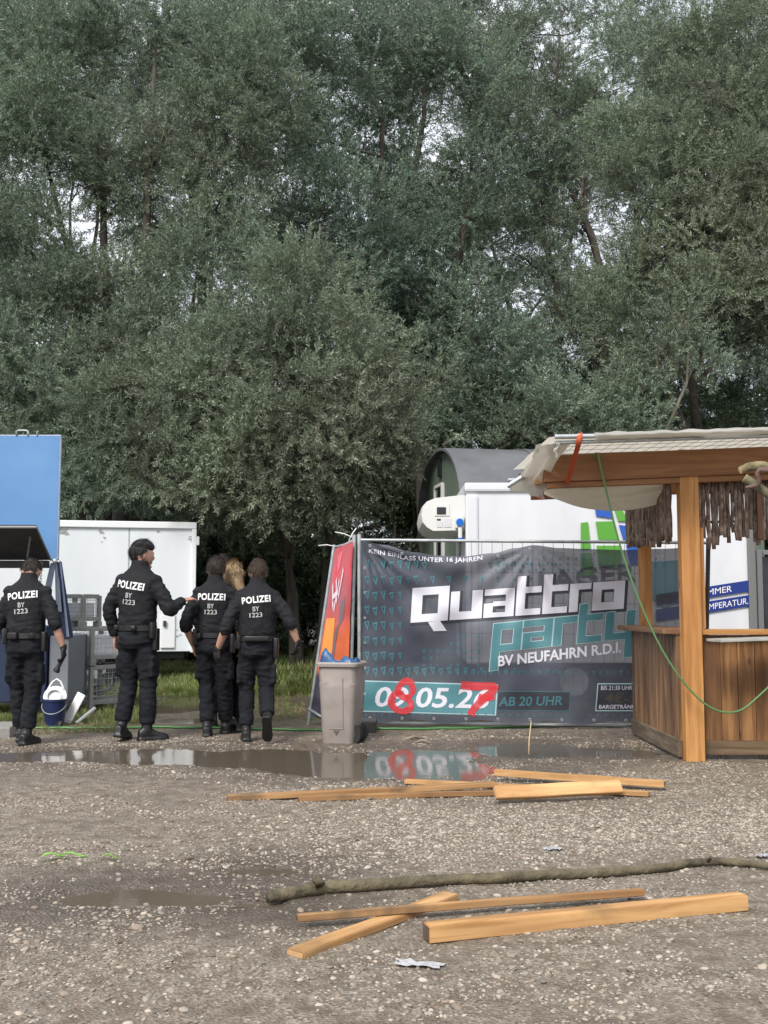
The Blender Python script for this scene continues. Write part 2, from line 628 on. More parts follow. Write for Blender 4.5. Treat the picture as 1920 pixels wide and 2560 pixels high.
def ground_material():
    m = bpy.data.materials.new('gravel_ground')
    m.use_nodes = True
    N, L = m.node_tree.nodes, m.node_tree.links
    b = N['Principled BSDF']
    co = N.new('ShaderNodeTexCoord')
    def noise_(sc, det=6):
        q = N.new('ShaderNodeTexNoise'); q.inputs['Scale'].default_value = sc; q.inputs['Detail'].default_value = det
        L.new(co.outputs['Object'], q.inputs['Vector'])
        return q
    def ramp(src, a, ca, b_, cb):
        q = N.new('ShaderNodeValToRGB')
        q.color_ramp.elements[0].position, q.color_ramp.elements[0].color = a, (*ca, 1)
        q.color_ramp.elements[1].position, q.color_ramp.elements[1].color = b_, (*cb, 1)
        L.new(src, q.inputs['Fac'])
        return q.outputs['Color']
    def mixc(f, a, b_):
        q = N.new('ShaderNodeMix'); q.data_type = 'RGBA'
        L.new(f, q.inputs['Factor']); L.new(a, q.inputs['A'])
        if isinstance(b_, tuple): q.inputs['B'].default_value = (*b_, 1)
        else: L.new(b_, q.inputs['B'])
        return q.outputs['Result']
    big, mid, fine = noise_(0.8), noise_(9, 8), noise_(70, 6)
    mud = ramp(mid.outputs['Fac'], 0.3, (0.115, 0.089, 0.064), 0.7, (0.22, 0.177, 0.132))
    vo = N.new('ShaderNodeTexVoronoi'); vo.inputs['Scale'].default_value = 75
    L.new(co.outputs['Object'], vo.inputs['Vector'])
    grit = ramp(vo.outputs['Color'], 0.2, (0.12, 0.10, 0.078), 0.85, (0.40, 0.35, 0.285))
    gf = N.new('ShaderNodeMapRange'); gf.inputs['From Min'].default_value = 0.38; gf.inputs['From Max'].default_value = 0.6; gf.inputs['To Min'].default_value = 0.12; gf.inputs['To Max'].default_value = 0.75
    L.new(mid.outputs['Fac'], gf.inputs['Value'])
    c = mixc(gf.outputs[0], mud, grit)
    bf = N.new('ShaderNodeMapRange'); bf.inputs['From Min'].default_value = 0.4; bf.inputs['From Max'].default_value = 0.65; bf.inputs['To Max'].default_value = 0.4
    L.new(big.outputs['Fac'], bf.inputs['Value'])
    c = mixc(bf.outputs[0], c, (0.135, 0.109, 0.086))
    at = N.new('ShaderNodeAttribute'); at.attribute_name = 'soil'
    earth = ramp(mid.outputs['Fac'], 0.3, (0.06, 0.055, 0.028), 0.7, (0.14, 0.115, 0.07))
    c = mixc(at.outputs['Fac'], c, earth)
    aw = N.new('ShaderNodeAttribute'); aw.attribute_name = 'wet'
    wv = N.new('ShaderNodeMath'); wv.operation = 'MULTIPLY'
    wr = N.new('ShaderNodeMapRange'); wr.inputs['From Min'].default_value = 0.35; wr.inputs['From Max'].default_value = 0.6
    L.new(mid.outputs['Fac'], wr.inputs['Value'])
    L.new(aw.outputs['Fac'], wv.inputs[0]); wv.inputs[1].default_value = 0.62
    c = mixc(wv.outputs[0], c, (0.055, 0.043, 0.034))
    L.new(c, b.inputs['Base Color'])
    rr = N.new('ShaderNodeMapRange'); rr.inputs['To Min'].default_value = 0.66; rr.inputs['To Max'].default_value = 0.4
    L.new(aw.outputs['Fac'], rr.inputs['Value'])
    L.new(rr.outputs[0], b.inputs['Roughness'])
    b.inputs['Specular IOR Level'].default_value = 0.4
    ad = N.new('ShaderNodeMath'); ad.operation = 'ADD'
    L.new(vo.outputs['Distance'], ad.inputs[0]); L.new(fine.outputs['Fac'], ad.inputs[1])
    bp = N.new('ShaderNodeBump'); bp.inputs['Strength'].default_value = 0.8; bp.inputs['Distance'].default_value = 0.012
    L.new(ad.outputs[0], bp.inputs['Height']); L.new(bp.outputs['Normal'], b.inputs['Normal'])
    return m
ground = tag(link('ground', gme, ground_material()), 'muddy gravel yard with scattered pebbles', 'ground', kind='structure')

water = bpy.data.materials.new('puddle_water')
water.use_nodes = True
_b = water.node_tree.nodes['Principled BSDF']
_b.inputs['Base Color'].default_value = (0.11, 0.09, 0.067, 1)
_b.inputs['Roughness'].default_value = 0.075
_b.inputs['IOR'].default_value = 1.36
_n = water.node_tree.nodes.new('ShaderNodeTexNoise'); _n.inputs['Scale'].default_value = 7
_tc = water.node_tree.nodes.new('ShaderNodeTexCoord')
_bp = water.node_tree.nodes.new('ShaderNodeBump'); _bp.inputs['Strength'].default_value = 0.07; _bp.inputs['Distance'].default_value = 0.01
water.node_tree.links.new(_tc.outputs['Object'], _n.inputs['Vector'])
water.node_tree.links.new(_n.outputs['Fac'], _bp.inputs['Height'])
water.node_tree.links.new(_bp.outputs['Normal'], _b.inputs['Normal'])
def puddle(x0, x1, y0, y1, label, z=WATER_Z):
    o = MB().add([(x0, y0, z), (x1, y0, z), (x1, y1, z), (x0, y1, z)], [(0, 1, 2, 3)]).build('puddle', water)
    tag(o, label, 'puddle', kind='structure')
puddle(-4.2, 3.6, 7.4, 10.4, 'long brown puddle lying across the yard before the fence')
puddle(-1.6, 0.1, 4.0, 5.6, 'small shallow puddle among the pebbles in the near yard')
puddle(-3.2, -0.5, 11.2, 15.8, 'muddy puddle on the grassy track behind the officers')

# gravel
def pebble(seed):
    bm = bmesh.new()
    bmesh.ops.create_icosphere(bm, subdivisions=2, radius=1.0)
    for v in bm.verts:
        n = noise.noise(v.co * 1.3 + Vector((seed * 7.1, 0, 0))) * 0.35 + 1.0
        v.co = Vector((v.co.x * n, v.co.y * n * (0.62 + 0.06 * seed), v.co.z * n * 0.42))
    me = bpy.data.meshes.new('pebble')
    bm.to_mesh(me)
    bm.free()
    me.polygons.foreach_set('use_smooth', [True] * len(me.polygons))
    return me
stone_mats = [mat('stone_grey', (0.18, 0.158, 0.13), 0.75, (0.28, 0.25, 0.21), 20, perobj=0.35),
              mat('stone_beige', (0.28, 0.235, 0.185), 0.75, (0.39, 0.335, 0.27), 20, perobj=0.35),
              mat('stone_pale', (0.30, 0.272, 0.225), 0.7, (0.40, 0.367, 0.31), 20, perobj=0.25),
              mat('stone_brown', (0.16, 0.12, 0.09), 0.75, (0.25, 0.2, 0.155), 20, perobj=0.35)]
pebbles = [source('pebble_%d' % k, pebble(k), stone_mats[k % 4]) for k in range(8)]
nr = np.random.default_rng(5)
def gravel_points(n, x0, x1, y0, y1, smin, smax, power=2.5):
    x, y = nr.uniform(x0, x1, n), nr.uniform(y0, y1, n)
    # keep to what lies near the frame's wedge
    keep = np.abs(x) < (0.42 * y + 1.0)
    dens = fbm(x * 0.8, y * 1.3, 91) * 0.55 + fbm(x * 3, y * 4, 95) * 0.45
    band = np.exp(-((y - 6.1 - 0.12 * x) / 0.75) ** 2) * np.clip((x + 1.2) / 1.4, 0, 1)
    p = np.clip((dens - 0.44) * 4.0, 0.03, 0.8) + band
    keep &= nr.uniform(0, 1, n) < p
    gz = ground_z(x, y)
    keep &= (gz > WATER_Z - 0.002) | (nr.uniform(0, 1, n) < 0.035)
    # coarser, barer ground further back
    keep &= ~((y > 10.6) & (nr.uniform(0, 1, n) < 0.85))
    x, y, gz = x[keep], y[keep], gz[keep]
    k = len(x)
    s = smin + (smax - smin) * nr.uniform(0, 1, k) ** power
    bandk = np.exp(-((y - 6.1 - 0.12 * x) / 0.75) ** 2) * np.clip((x + 1.2) / 1.4, 0, 1)
    var = nr.choice([0, 0, 0, 4, 4, 1, 1, 5, 5, 3, 7, 3, 2], k)
    var = np.where((nr.uniform(0, 1, k) < bandk * 0.45), nr.choice([2, 6, 1], k), var)
    eul = np.stack([nr.normal(0, 0.22, k), nr.normal(0, 0.22, k), nr.uniform(0, 6.28, k)], -1)
    return np.stack([x, y, gz + s * 0.06], -1), eul, s, var
P1_ = [gravel_points(270000, -5, 5.5, 2.6, 11.5, 0.0035, 0.010, 1.5), gravel_points(46000, -5, 5.5, 2.6, 11.5, 0.008, 0.018, 2.6),
       gravel_points(1300, -5, 5.5, 2.6, 11.5, 0.016, 0.03, 2.5)]
gravel = scatter('gravel', *[np.concatenate([q[i] for q in P1_]) for i in range(4)], pebbles)
tag(gravel, 'loose pale and grey pebbles strewn over the yard', 'gravel', kind='stuff')
# ------------------------------------------------------------------ trees: willows behind the yard
def leaf_material(name, top, under, transl):
    m = bpy.data.materials.new(name)
    m.use_nodes = True
    N, L = m.node_tree.nodes, m.node_tree.links
    b = N['Principled BSDF']
    out_ = [n for n in N if n.type == 'OUTPUT_MATERIAL'][0]
    g = N.new('ShaderNodeNewGeometry')
    mx_ = N.new('ShaderNodeMix'); mx_.data_type = 'RGBA'
    mx_.inputs['A'].default_value = (*top, 1); mx_.inputs['B'].default_value = (*under, 1)
    L.new(g.outputs['Backfacing'], mx_.inputs['Factor'])
    oi = N.new('ShaderNodeObjectInfo')
    nz = N.new('ShaderNodeTexNoise'); nz.inputs['Scale'].default_value = 0.33; nz.inputs['Detail'].default_value = 3
    L.new(g.outputs['Position'], nz.inputs['Vector'])
    hs = N.new('ShaderNodeHueSaturation')
    a = N.new('ShaderNodeMapRange'); a.inputs['To Min'].default_value = 0.84; a.inputs['To Max'].default_value = 1.2
    L.new(oi.outputs['Random'], a.inputs['Value'])
    n2 = N.new('ShaderNodeTexNoise'); n2.inputs['Scale'].default_value = 0.5; n2.inputs['Detail'].default_value = 2
    L.new(g.outputs['Position'], n2.inputs['Vector'])
    a2 = N.new('ShaderNodeMapRange'); a2.inputs['From Min'].default_value = 0.32; a2.inputs['From Max'].default_value = 0.68
    a2.inputs['To Min'].default_value = 0.74; a2.inputs['To Max'].default_value = 1.26
    L.new(n2.outputs['Fac'], a2.inputs['Value'])
    mu = N.new('ShaderNodeMath'); mu.operation = 'MULTIPLY'
    L.new(a.outputs[0], mu.inputs[0]); L.new(a2.outputs[0], mu.inputs[1]); L.new(mu.outputs[0], hs.inputs['Value'])
    h_ = N.new('ShaderNodeMapRange'); h_.inputs['From Min'].default_value = 0.3; h_.inputs['From Max'].default_value = 0.7
    h_.inputs['To Min'].default_value = 0.47; h_.inputs['To Max'].default_value = 0.535
    L.new(nz.outputs['Fac'], h_.inputs['Value']); L.new(h_.outputs[0], hs.inputs['Hue'])
    L.new(mx_.outputs['Result'], hs.inputs['Color'])
    L.new(hs.outputs['Color'], b.inputs['Base Color'])
    b.inputs['Roughness'].default_value = 0.5
    b.inputs['Specular IOR Level'].default_value = 0.45
    tr = N.new('ShaderNodeBsdfTranslucent')
    hs2 = N.new('ShaderNodeHueSaturation'); hs2.inputs['Value'].default_value = 1.25
    L.new(hs.outputs['Color'], hs2.inputs['Color']); L.new(hs2.outputs['Color'], tr.inputs['Color'])
    ms = N.new('ShaderNodeMixShader'); ms.inputs[0].default_value = transl
    L.new(b.outputs[0], ms.inputs[1]); L.new(tr.outputs[0], ms.inputs[2])
    L.new(ms.outputs[0], out_.inputs['Surface'])
    return m
twig_mat = mat('twig_bark', (0.075, 0.062, 0.045), 0.85, (0.13, 0.11, 0.08), 12)
bark_mat = mat('willow_bark', (0.045, 0.038, 0.032), 0.9, (0.115, 0.098, 0.08), 6, bump=0.9, bscale=18, stretch=(1, 1, 0.25))
pale_bark = mat('pale_bark', (0.13, 0.115, 0.085), 0.9, (0.24, 0.21, 0.16), 6, bump=0.7, bscale=18, stretch=(1, 1, 0.25))
leaf_a = leaf_material('willow_leaf', (0.125, 0.178, 0.108), (0.245, 0.30, 0.225), 0.28)
leaf_a2 = leaf_material('silver_willow_leaf', (0.145, 0.19, 0.115), (0.245, 0.29, 0.21), 0.28)
leaf_a3 = leaf_material('blue_green_leaf', (0.105, 0.168, 0.108), (0.215, 0.28, 0.215), 0.28)
leaf_b = leaf_material('willow_leaf_far', (0.125, 0.18, 0.125), (0.245, 0.30, 0.245), 0.3)
leaf_c = leaf_material('shrub_leaf', (0.05, 0.088, 0.038), (0.1, 0.14, 0.08), 0.22)

def sprig(seed, n=28, length=0.42, ll=0.082, lw=0.0195, up=0.75):
    """One leafy twig along +X: a thin stem and lance-shaped leaves folded along the midrib."""
    r = random.Random(seed)
    mb = MB()
    pts = [Vector((length * t, 0.03 * math.sin(3 * t + seed), -0.10 * length * t * t)) for t in (0, 0.35, 0.7, 1)]
    mb.tube(pts, [0.0045, 0.0035, 0.0025, 0.0012], 3, False)
    ns = len(mb.f)
    for i in range(n):
        t = 0.1 + 0.9 * (i + r.random() * 0.6) / n
        base = Vector((length * t, 0.03 * math.sin(3 * t + seed), -0.10 * length * t * t))
        ang = i * 2.4 + r.uniform(-0.5, 0.5)
        side = Vector((0, math.cos(ang), math.sin(ang)))
        d = (Vector((up + r.uniform(-0.3, 0.3), 0, 0)) + side * r.uniform(0.6, 1.0) + Vector((0, 0, r.uniform(-0.25, 0.15)))).normalized()
        nrm = d.cross(Vector((r.uniform(-1, 1), r.uniform(-1, 1), r.uniform(-1, 1)))).normalized()
        L_ = ll * r.uniform(0.65, 1.2)
        w = lw * r.uniform(0.8, 1.25)
        bend = d.cross(nrm) * r.uniform(-0.15, 0.15) * L_
        mid = base + d * L_ * 0.45 + bend
        up_ = d.cross(nrm)
        mb.add([base, mid + nrm * w * 0.5 + up_ * w * 0.2, base + d * L_, mid - nrm * w * 0.5 + up_ * w * 0.2], [(0, 1, 2, 3)])
    me = bpy.data.meshes.new('sprig')
    me.from_pydata(mb.v, [], mb.f)
    me.polygons.foreach_set('material_index', [0] * ns + [1] * (len(mb.f) - ns))
    me.update()
    return me
spr_a = [source('sprig_a%d' % k, sprig(k), [twig_mat, leaf_a]) for k in range(5)]
spr_a2 = [source('sprig_s%d' % k, sprig(k), [twig_mat, leaf_a2]) for k in range(5)]
spr_a3 = [source('sprig_t%d' % k, sprig(k + 7, 28, 0.42, 0.07, 0.022), [twig_mat, leaf_a3]) for k in range(5)]
spr_b = [source('sprig_b%d' % k, sprig(20 + k, 20, 0.5, 0.115, 0.027), [twig_mat, leaf_b]) for k in range(4)]
spr_c = [source('sprig_c%d' % k, sprig(40 + k, 18, 0.34, 0.085, 0.036, 0.5), [twig_mat, leaf_c]) for k in range(4)]

nt_ = np.random.default_rng(17)
def crown_points(clumps, k, nvar, droop=0.0):
    P, E, S, V = [], [], [], []
    for c, rad in clumps:
        n = int(k * (rad[0] * rad[2] + rad[0] * rad[1]) * 0.5) + 20
        d = nt_.normal(0, 1, (n, 3))
        d /= np.linalg.norm(d, axis=1)[:, None]
        # a lumpy, uneven outline
        ph = nt_.uniform(0, 6.28, 3)
        lump = 1 + 0.22 * np.sin(3.1 * d[:, 0] + 4.3 * d[:, 2] + ph[0]) + 0.16 * np.sin(6.7 * d[:, 1] - 5.9 * d[:, 0] + ph[1]) + 0.12 * np.sin(9.1 * d[:, 2] + ph[2])
        r = nt_.uniform(0, 1, n) ** 0.42 * lump
        r = np.where(nt_.uniform(0, 1, n) < 0.05, r * 1.22, r)
        p = np.array(c) + d * r[:, None] * np.array(rad)
        # most twigs sit in tufts around the ends of the boughs, so dark hollows stay between them
        m = int(8 + 13 * rad[0])
        td = nt_.normal(0, 1, (m, 3))
        td /= np.linalg.norm(td, axis=1)[:, None]
        tc_ = np.array(c) + td * nt_.uniform(0.45, 1.05, (m, 1)) * np.array(rad)
        tr_ = nt_.uniform(0.17, 0.36, m) * max(rad[0], 0.7)
        pick = nt_.integers(0, m, n)
        q_ = nt_.normal(0, 1, (n, 3))
        q_ /= np.linalg.norm(q_, axis=1)[:, None]
        pt = tc_[pick] + q_ * (nt_.uniform(0, 1, n) ** 0.5 * tr_[pick])[:, None] * np.array((1, 1, 0.75))
        tuft_ = nt_.uniform(0, 1, n) < 0.91
        p = np.where(tuft_[:, None], pt, p)
        dr = np.where(tuft_[:, None], q_ * 0.75 + td[pick] * 0.35, d * 0.8) + nt_.normal(0, 0.35, (n, 3))
        dr[:, 2] += 0.28 - droop
        dr /= np.linalg.norm(dr, axis=1)[:, None]
        el = np.arcsin(np.clip(dr[:, 2], -1, 1))
        az = np.arctan2(dr[:, 1], dr[:, 0])
        P.append(p); E.append(np.stack([nt_.uniform(0, 6.28, n), -el, az], -1))
        S.append(nt_.uniform(0.7, 1.25, n)); V.append(nt_.integers(0, nvar, n))
    P, E, S, V = [np.concatenate(q) for q in (P, E, S, V)]
    ok = P[:, 2] > 0.15
    return P[ok], E[ok], S[ok], V[ok]

def wander(a, b, n, amp, r):
    a, b = Vector(a), Vector(b)
    L_ = (b - a).length
    pts = []
    o = Vector((r.uniform(-50, 50), 0, 0))
    for i in range(n + 1):
        t = i / n
        w = math.sin(math.pi * t) * amp * L_
        pts.append(a.lerp(b, t) + Vector((noise.noise(o + Vector((t * 2.3, 0, 0))), noise.noise(o + Vector((t * 2.3, 9, 0))), 0.6 * noise.noise(o + Vector((t * 2.3, 0, 9))))) * w)
    return pts

def tree(name, label, base, stems, clumps, sources, k, bark, group, seed, r0=0.2, twigs=6, droop=0.0):
    """base: ground point; stems: list of stem tips; clumps: (centre, radii) of leaf masses in the crown."""
    r = random.Random(seed)
    root = empty(name, (base[0], base[1], 0))
    tag(root, label, 'tree', group)
    off = Vector((base[0], base[1], 0))
    tm, lm = MB(), MB()
    paths = []
    for i, tip in enumerate(stems):
        st = Vector((r.uniform(-0.25, 0.25), r.uniform(-0.2, 0.2), -0.15))
        pts = wander(st, Vector(tip) - off, 9, 0.16, r)
        rad = [r0 * (1.15 if j == 0 else 1.0) * (1 - 0.82 * j / 9) * r.uniform(0.93, 1.07) for j in range(10)]
        tm.tube(pts, rad, 9)
        paths.append((pts, rad))
    for c, rd in clumps:
        c = Vector(c) - off
        best = None
        for pts, rad in paths:
            for j in range(2, 10):
                d = (pts[j] - c).length + max(0, pts[j].z - c.z + 0.4) * 2.0
                if best is None or d < best[0]:
                    best = (d, pts[j], rad[j])
        a = best[1]
        pts = wander(a, c, 6, 0.14, r)
        rr = min(best[2] * 0.7, 0.03 + 0.022 * (c - a).length)
        lm.tube(pts, [rr * (1 - 0.75 * j / 6) for j in range(7)], 6)
        for q in range(twigs):
            dv = Vector((r.gauss(0, 1), r.gauss(0, 1), r.gauss(0.3, 0.8))).normalized()
            e = c + Vector((dv.x * rd[0], dv.y * rd[1], dv.z * rd[2])) * r.uniform(0.6, 1.0)
            s = pts[r.choice((3, 4, 5, 6))]
            lm.tube(wander(s, e, 4, 0.16, r), [rr * 0.3, rr * 0.24, rr * 0.18, rr * 0.12, 0.004], 4, False)
    tm.build('trunk', bark, root, True)
    lm.build('branches', bark, root, True)['kind'] = 'stuff'
    P, E, S, V = crown_points([(Vector(c) - off, rd) for c, rd in clumps], k, len(sources), droop)
    scatter('crown', P, E, S, V, sources, root)['kind'] = 'stuff'
    return root

# --- where the leaf masses stand: read off the photograph, then set at their own distance and size
def C(px, py, Y, r, flat=0.85, dy=0.9):
    return (pix(px, py, Y), (r, r * dy, r * flat))

SKY_GAPS = [(180, 560, 36, 70), (285, 590, 50, 70), (480, 520, 60, 60), (830, 430, 75, 95), (910, 330, 40, 60), (1090, 340, 55, 45), (150, 850, 60, 55),
            (240, 690, 25, 30), (1440, 520, 55, 60), (1545, 600, 60, 40), (1130, 400, 35, 50), (1590, 210, 50, 50), (1450, 60, 75, 80), (20, 400, 30, 70),
            (1285, 730, 40, 40), (1480, 150, 45, 55), (1630, 40, 70, 40), (1430, 640, 30, 30), (420, 790, 22, 25), (1740, 60, 50, 35), (1290, 560, 30, 40), (350, 10, 40, 25)]
def in_gap(px, py, grow=0.0):
    return any(((px - a) / (c * 1.0 + grow)) ** 2 + ((py - b) / (d * 1.0 + grow)) ** 2 < 1 for a, b, c, d in SKY_GAPS)

r_ = random.Random(99)
front = [  # px of trunk, depth, tips(px,py), r0, bark, extra clumps, x-range
    dict(px=330, Y=21.0, tips=[(250, 250), (390, 120), (480, 330), (120, 420)], r0=0.20, x=(-260, 560)),
    dict(px=760, Y=19.0, tips=[(640, 700), (800, 560), (900, 760)], r0=0.075, x=(0, 0)),
    dict(px=1085, Y=22.0, tips=[(1060, 120), (960, 260), (1180, 320)], r0=0.19, x=(560, 1240)),
    dict(px=1640, Y=21.0, tips=[(1700, 300), (1560, 420), (1820, 380)], r0=0.16, x=(1480, 2160)),
    dict(px=1400, Y=24.0, tips=[(1400, 90), (1330, 300), (1480, 240)], r0=0.15, x=(1240, 1480)),
]
masses = {0: [], 1: [], 2: [], 3: [], 4: []}
# hand-read leaf masses
for px, py, Y, r in ((120, 180, 20.5, 1.35), (330, 60, 21, 1.3), (560, 130, 20.5, 1.25), (430, 300, 20, 1.15), (640, 250, 19.8, 1.3), (80, 330, 20, 1.1),
                     (240, 400, 20.2, 1.0), (60, 620, 19.5, 1.3), (330, 500, 20.5, 0.8), (560, 480, 20, 1.15), (180, 760, 19.5, 0.85), (50, 790, 19.2, 1.0),
                     (330, 720, 19.5, 0.85), (500, 640, 19.5, 1.1), (90, 980, 18.8, 1.25), (-80, 900, 19, 1.4), (270, 930, 18.8, 1.1), (450, 850, 18.8, 1.1), (-100, 400, 20, 1.6),
                     (-90, 100, 20.5, 1.6), (240, 1120, 18.4, 1.0), (60, 1130, 18.6, 1.0), (700, 60, 21, 1.2), (180, 1240, 22.4, 0.8), (330, 1220, 22.6, 0.8), (430, 1270, 22.6, 0.7), (250, 1290, 22.8, 0.7), (80, 1250, 22.5, 0.9), (520, 1300, 22.6, 0.6)):
    masses[0].append(C(px, py, Y, r))
for px, py, Y, r in ((700, 790, 17.6, 1.15), (850, 860, 17.4, 1.05), (600, 900, 17.6, 1.05), (760, 960, 16.9, 1.25), (920, 1010, 17.2, 0.95), (560, 1040, 17.0, 1.0),
                     (700, 1100, 16.8, 1.05), (850, 1120, 16.9, 0.95), (450, 1000, 17.6, 0.95), (430, 1150, 17.2, 0.85), (540, 1210, 17.1, 0.65), (660, 1230, 17.1, 0.6), (980, 1100, 17.6, 0.7),
                     (760, 700, 18.2, 0.8), (300, 1060, 17.8, 0.9), (840, 1230, 17.3, 0.5), (400, 920, 18.4, 0.7), (260, 1010, 18.5, 0.7), (150, 1080, 18.6, 0.6), (1020, 960, 18.0, 0.7), (930, 1160, 17.5, 0.6), (330, 1180, 18.2, 0.7), (770, 1250, 17.6, 0.5), (470, 1270, 18.4, 0.55), (600, 1290, 18.6, 0.45)):
    masses[1].append(C(px, py, Y, r))
for px, py, Y, r in ((860, 130, 21.5, 1.35), (1050, 60, 22, 1.3), (760, 330, 21, 1.0), (960, 300, 22.3, 0.8), (1160, 180, 22, 1.2), (900, 560, 21, 1.2), (1050, 520, 22, 0.9), (760, 560, 20.5, 1.05),
                     (960, 700, 21.5, 1.0), (1150, 600, 21.6, 1.1), (1200, 430, 22, 1.0), (1180, 780, 21, 1.0), (1040, 880, 22.5, 0.8), (1060, 760, 21.8, 0.8), (1090, 960, 21.5, 0.7), (1290, 1000, 21, 0.7), (880, 420, 22.5, 0.55), (1250, 900, 20.5, 0.95), (1160, 1000, 20.8, 0.9), (1120, 1060, 20.5, 0.7),
                     (1000, 420, 22, 0.7), (880, 700, 20.5, 0.8)):
    masses[2].append(C(px, py, Y, r))
for px, py, Y, r in ((1700, 330, 20.5, 1.3), (1850, 250, 20.5, 1.35), (1640, 480, 20.2, 1.0), (1800, 470, 19.8, 1.3), (1940, 420, 20, 1.4), (1700, 600, 20, 1.1), (1860, 640, 19.5, 1.15), (1580, 700, 20.3, 0.9),
                     (1750, 740, 19.6, 0.85), (1600, 840, 20, 0.8), (1980, 700, 19.5, 1.3), (1850, 100, 21, 1.2), (1700, 130, 21.5, 0.9), (1560, 350, 21, 0.9), (2060, 200, 21, 1.6), (1900, 820, 20.5, 0.8)):
    masses[3].append(C(px, py, Y, r))
for px, py, Y, r in ((1330, 120, 23.5, 1.1), (1290, 300, 23.5, 1.05), (1400, 300, 24, 0.9), (1340, 430, 23.5, 0.95), (1480, 400, 24, 0.8), (1300, 640, 23, 0.85), (1420, 740, 23, 0.9), (1500, 800, 22.5, 0.9), (1380, 850, 22.5, 0.9), (1350, 560, 23.5, 0.65), (1530, 260, 24, 0.8), (1260, 60, 24, 0.9), (1420, 190, 24.5, 0.75), (1560, 110, 24.5, 0.75), (1500, 20, 25, 0.7), (1620, 200, 24.5, 0.7), (1400, 20, 25, 0.6), (1450, 560, 24.5, 0.6), (1240, 520, 23.5, 0.8)):
    masses[4].append(C(px, py, Y, r))
labels = ['big many-stemmed willow with dark trunks at the left, above the white box trailer',
          'low bushy silver-green willow bulging forward in the middle, above the officers',
          'tall willow with a dark upright trunk in the middle, behind the dark-roofed hut',
          'full rounded willow filling the upper right, above the wooden bar',
          'thin airy willow with sky showing through near the top right']
for i, T in enumerate(front):
    b = pix(T['px'], 1500, T['Y'])
    tips = [pix(px, py, T['Y'] + r_.uniform(-0.8, 0.6)) for px, py in T['tips']]
    k = 430 if i != 4 else 290
    tree('willow_tree', labels[i], (b.x, T['Y']), tips, masses[i], (spr_a, spr_a2, spr_a3, spr_a2, spr_a)[i], k, bark_mat, 'willows behind the yard', 100 + i, T['r0'], 8 if i != 4 else 10, 0.15 if i == 1 else 0.0)

# a second, deeper row closes most of the gaps
back = [(-120, 29), (180, 30.5), (520, 29.5), (900, 31), (1250, 30), (1560, 29.5), (1900, 30.5), (2150, 29)]
bm_ = {i: [] for i in range(len(back))}
for gyp in range(-30, 1580, 92):
    for gxp in range(-240, 2240, 100):
        px, py = gxp + r_.uniform(-45, 45), gyp + r_.uniform(-40, 40)
        if in_gap(px, py, 29):
            continue
        if py < 150 and 1300 < px < 1800 and r_.random() < 0.3:
            continue
        i = min(range(len(back)), key=lambda q: abs(back[q][0] - px))
        bm_[i].append(C(px, py, back[i][1] + r_.uniform(-2.0, 2.5), r_.uniform(0.8, 1.2)))
where = ['beyond the blue stall', 'behind the big many-stemmed willow', 'behind the bushy willow', 'behind the dark trunk in the middle', 'behind the airy willow', 'behind the rounded willow', 'behind the bar roof', 'past the bar']
for i, (px, Y) in enumerate(back):
    b = pix(px, 1500, Y)
    tips = [pix(px + r_.uniform(-130, 130), r_.uniform(100, 420), Y) for _ in range(2)]
    tree('background_willow', 'dark grey-green willow of the deeper row, ' + where[i], (b.x, Y), tips, bm_[i], spr_b, 235, bark_mat, 'deeper row of willows', 200 + i, 0.13, 3)

# dense shrubs under the trees
shr = [(-60, 24.5), (330, 24.0), (560, 23.0), (760, 24.5), (960, 23.5), (1180, 25.0), (1420, 22.5), (1660, 23.5), (1880, 22.0), (2100, 23.0)]
where = ['beyond the blue stall', 'behind the white box trailer', 'between the trailer and the officers', 'behind the fair-haired officer', 'left of the green hut', 'behind the dark-roofed hut',
         'above the bar roof, under the airy willow', 'round the pale thin trunk above the bar', 'in the dark corner above the bar', 'past the right edge of the bar']
for i, (px, Y) in enumerate(shr):
    cl_ = []
    for q in range(24):
        yy = r_.uniform(1030, 1600) if q > 6 else r_.uniform(1440, 1600)
        cl_.append(C(px + r_.uniform(-170, 170), yy, Y + r_.uniform(-0.9, 2.2), r_.uniform(0.65, 1.05)))
    b = pix(px, 1500, Y)
    t = tree('shrub', 'dense dark green shrub ' + where[i], (b.x, Y), [pix(px - 60, 1250, Y), pix(px + 70, 1200, Y), pix(px, 1150, Y)], cl_, spr_c, 300, bark_mat, 'shrubs under the willows', 300 + i, 0.06, 3)
    t['category'] = 'shrub'
# light shrub leaning out above the bar, with its pale thin trunk
cl_ = [C(px, py, 19.2, r) for px, py, r in ((1390, 1020, 0.75), (1510, 1000, 0.8), (1600, 1040, 0.6), (1330, 1080, 0.6), (1450, 1090, 0.6), (1700, 800, 0.6), (1740, 900, 0.45), (1640, 900, 0.5))]
b = pix(1665, 1500, 19.0)
tree('slender_tree', 'slender young tree with a pale thin trunk rising above the bar roof', (b.x, 19.0), [pix(1690, 760, 19.2), pix(1655, 800, 19.4), pix(1480, 960, 19.3)], cl_, spr_a, 300, pale_bark, None, 401, 0.07, 12)

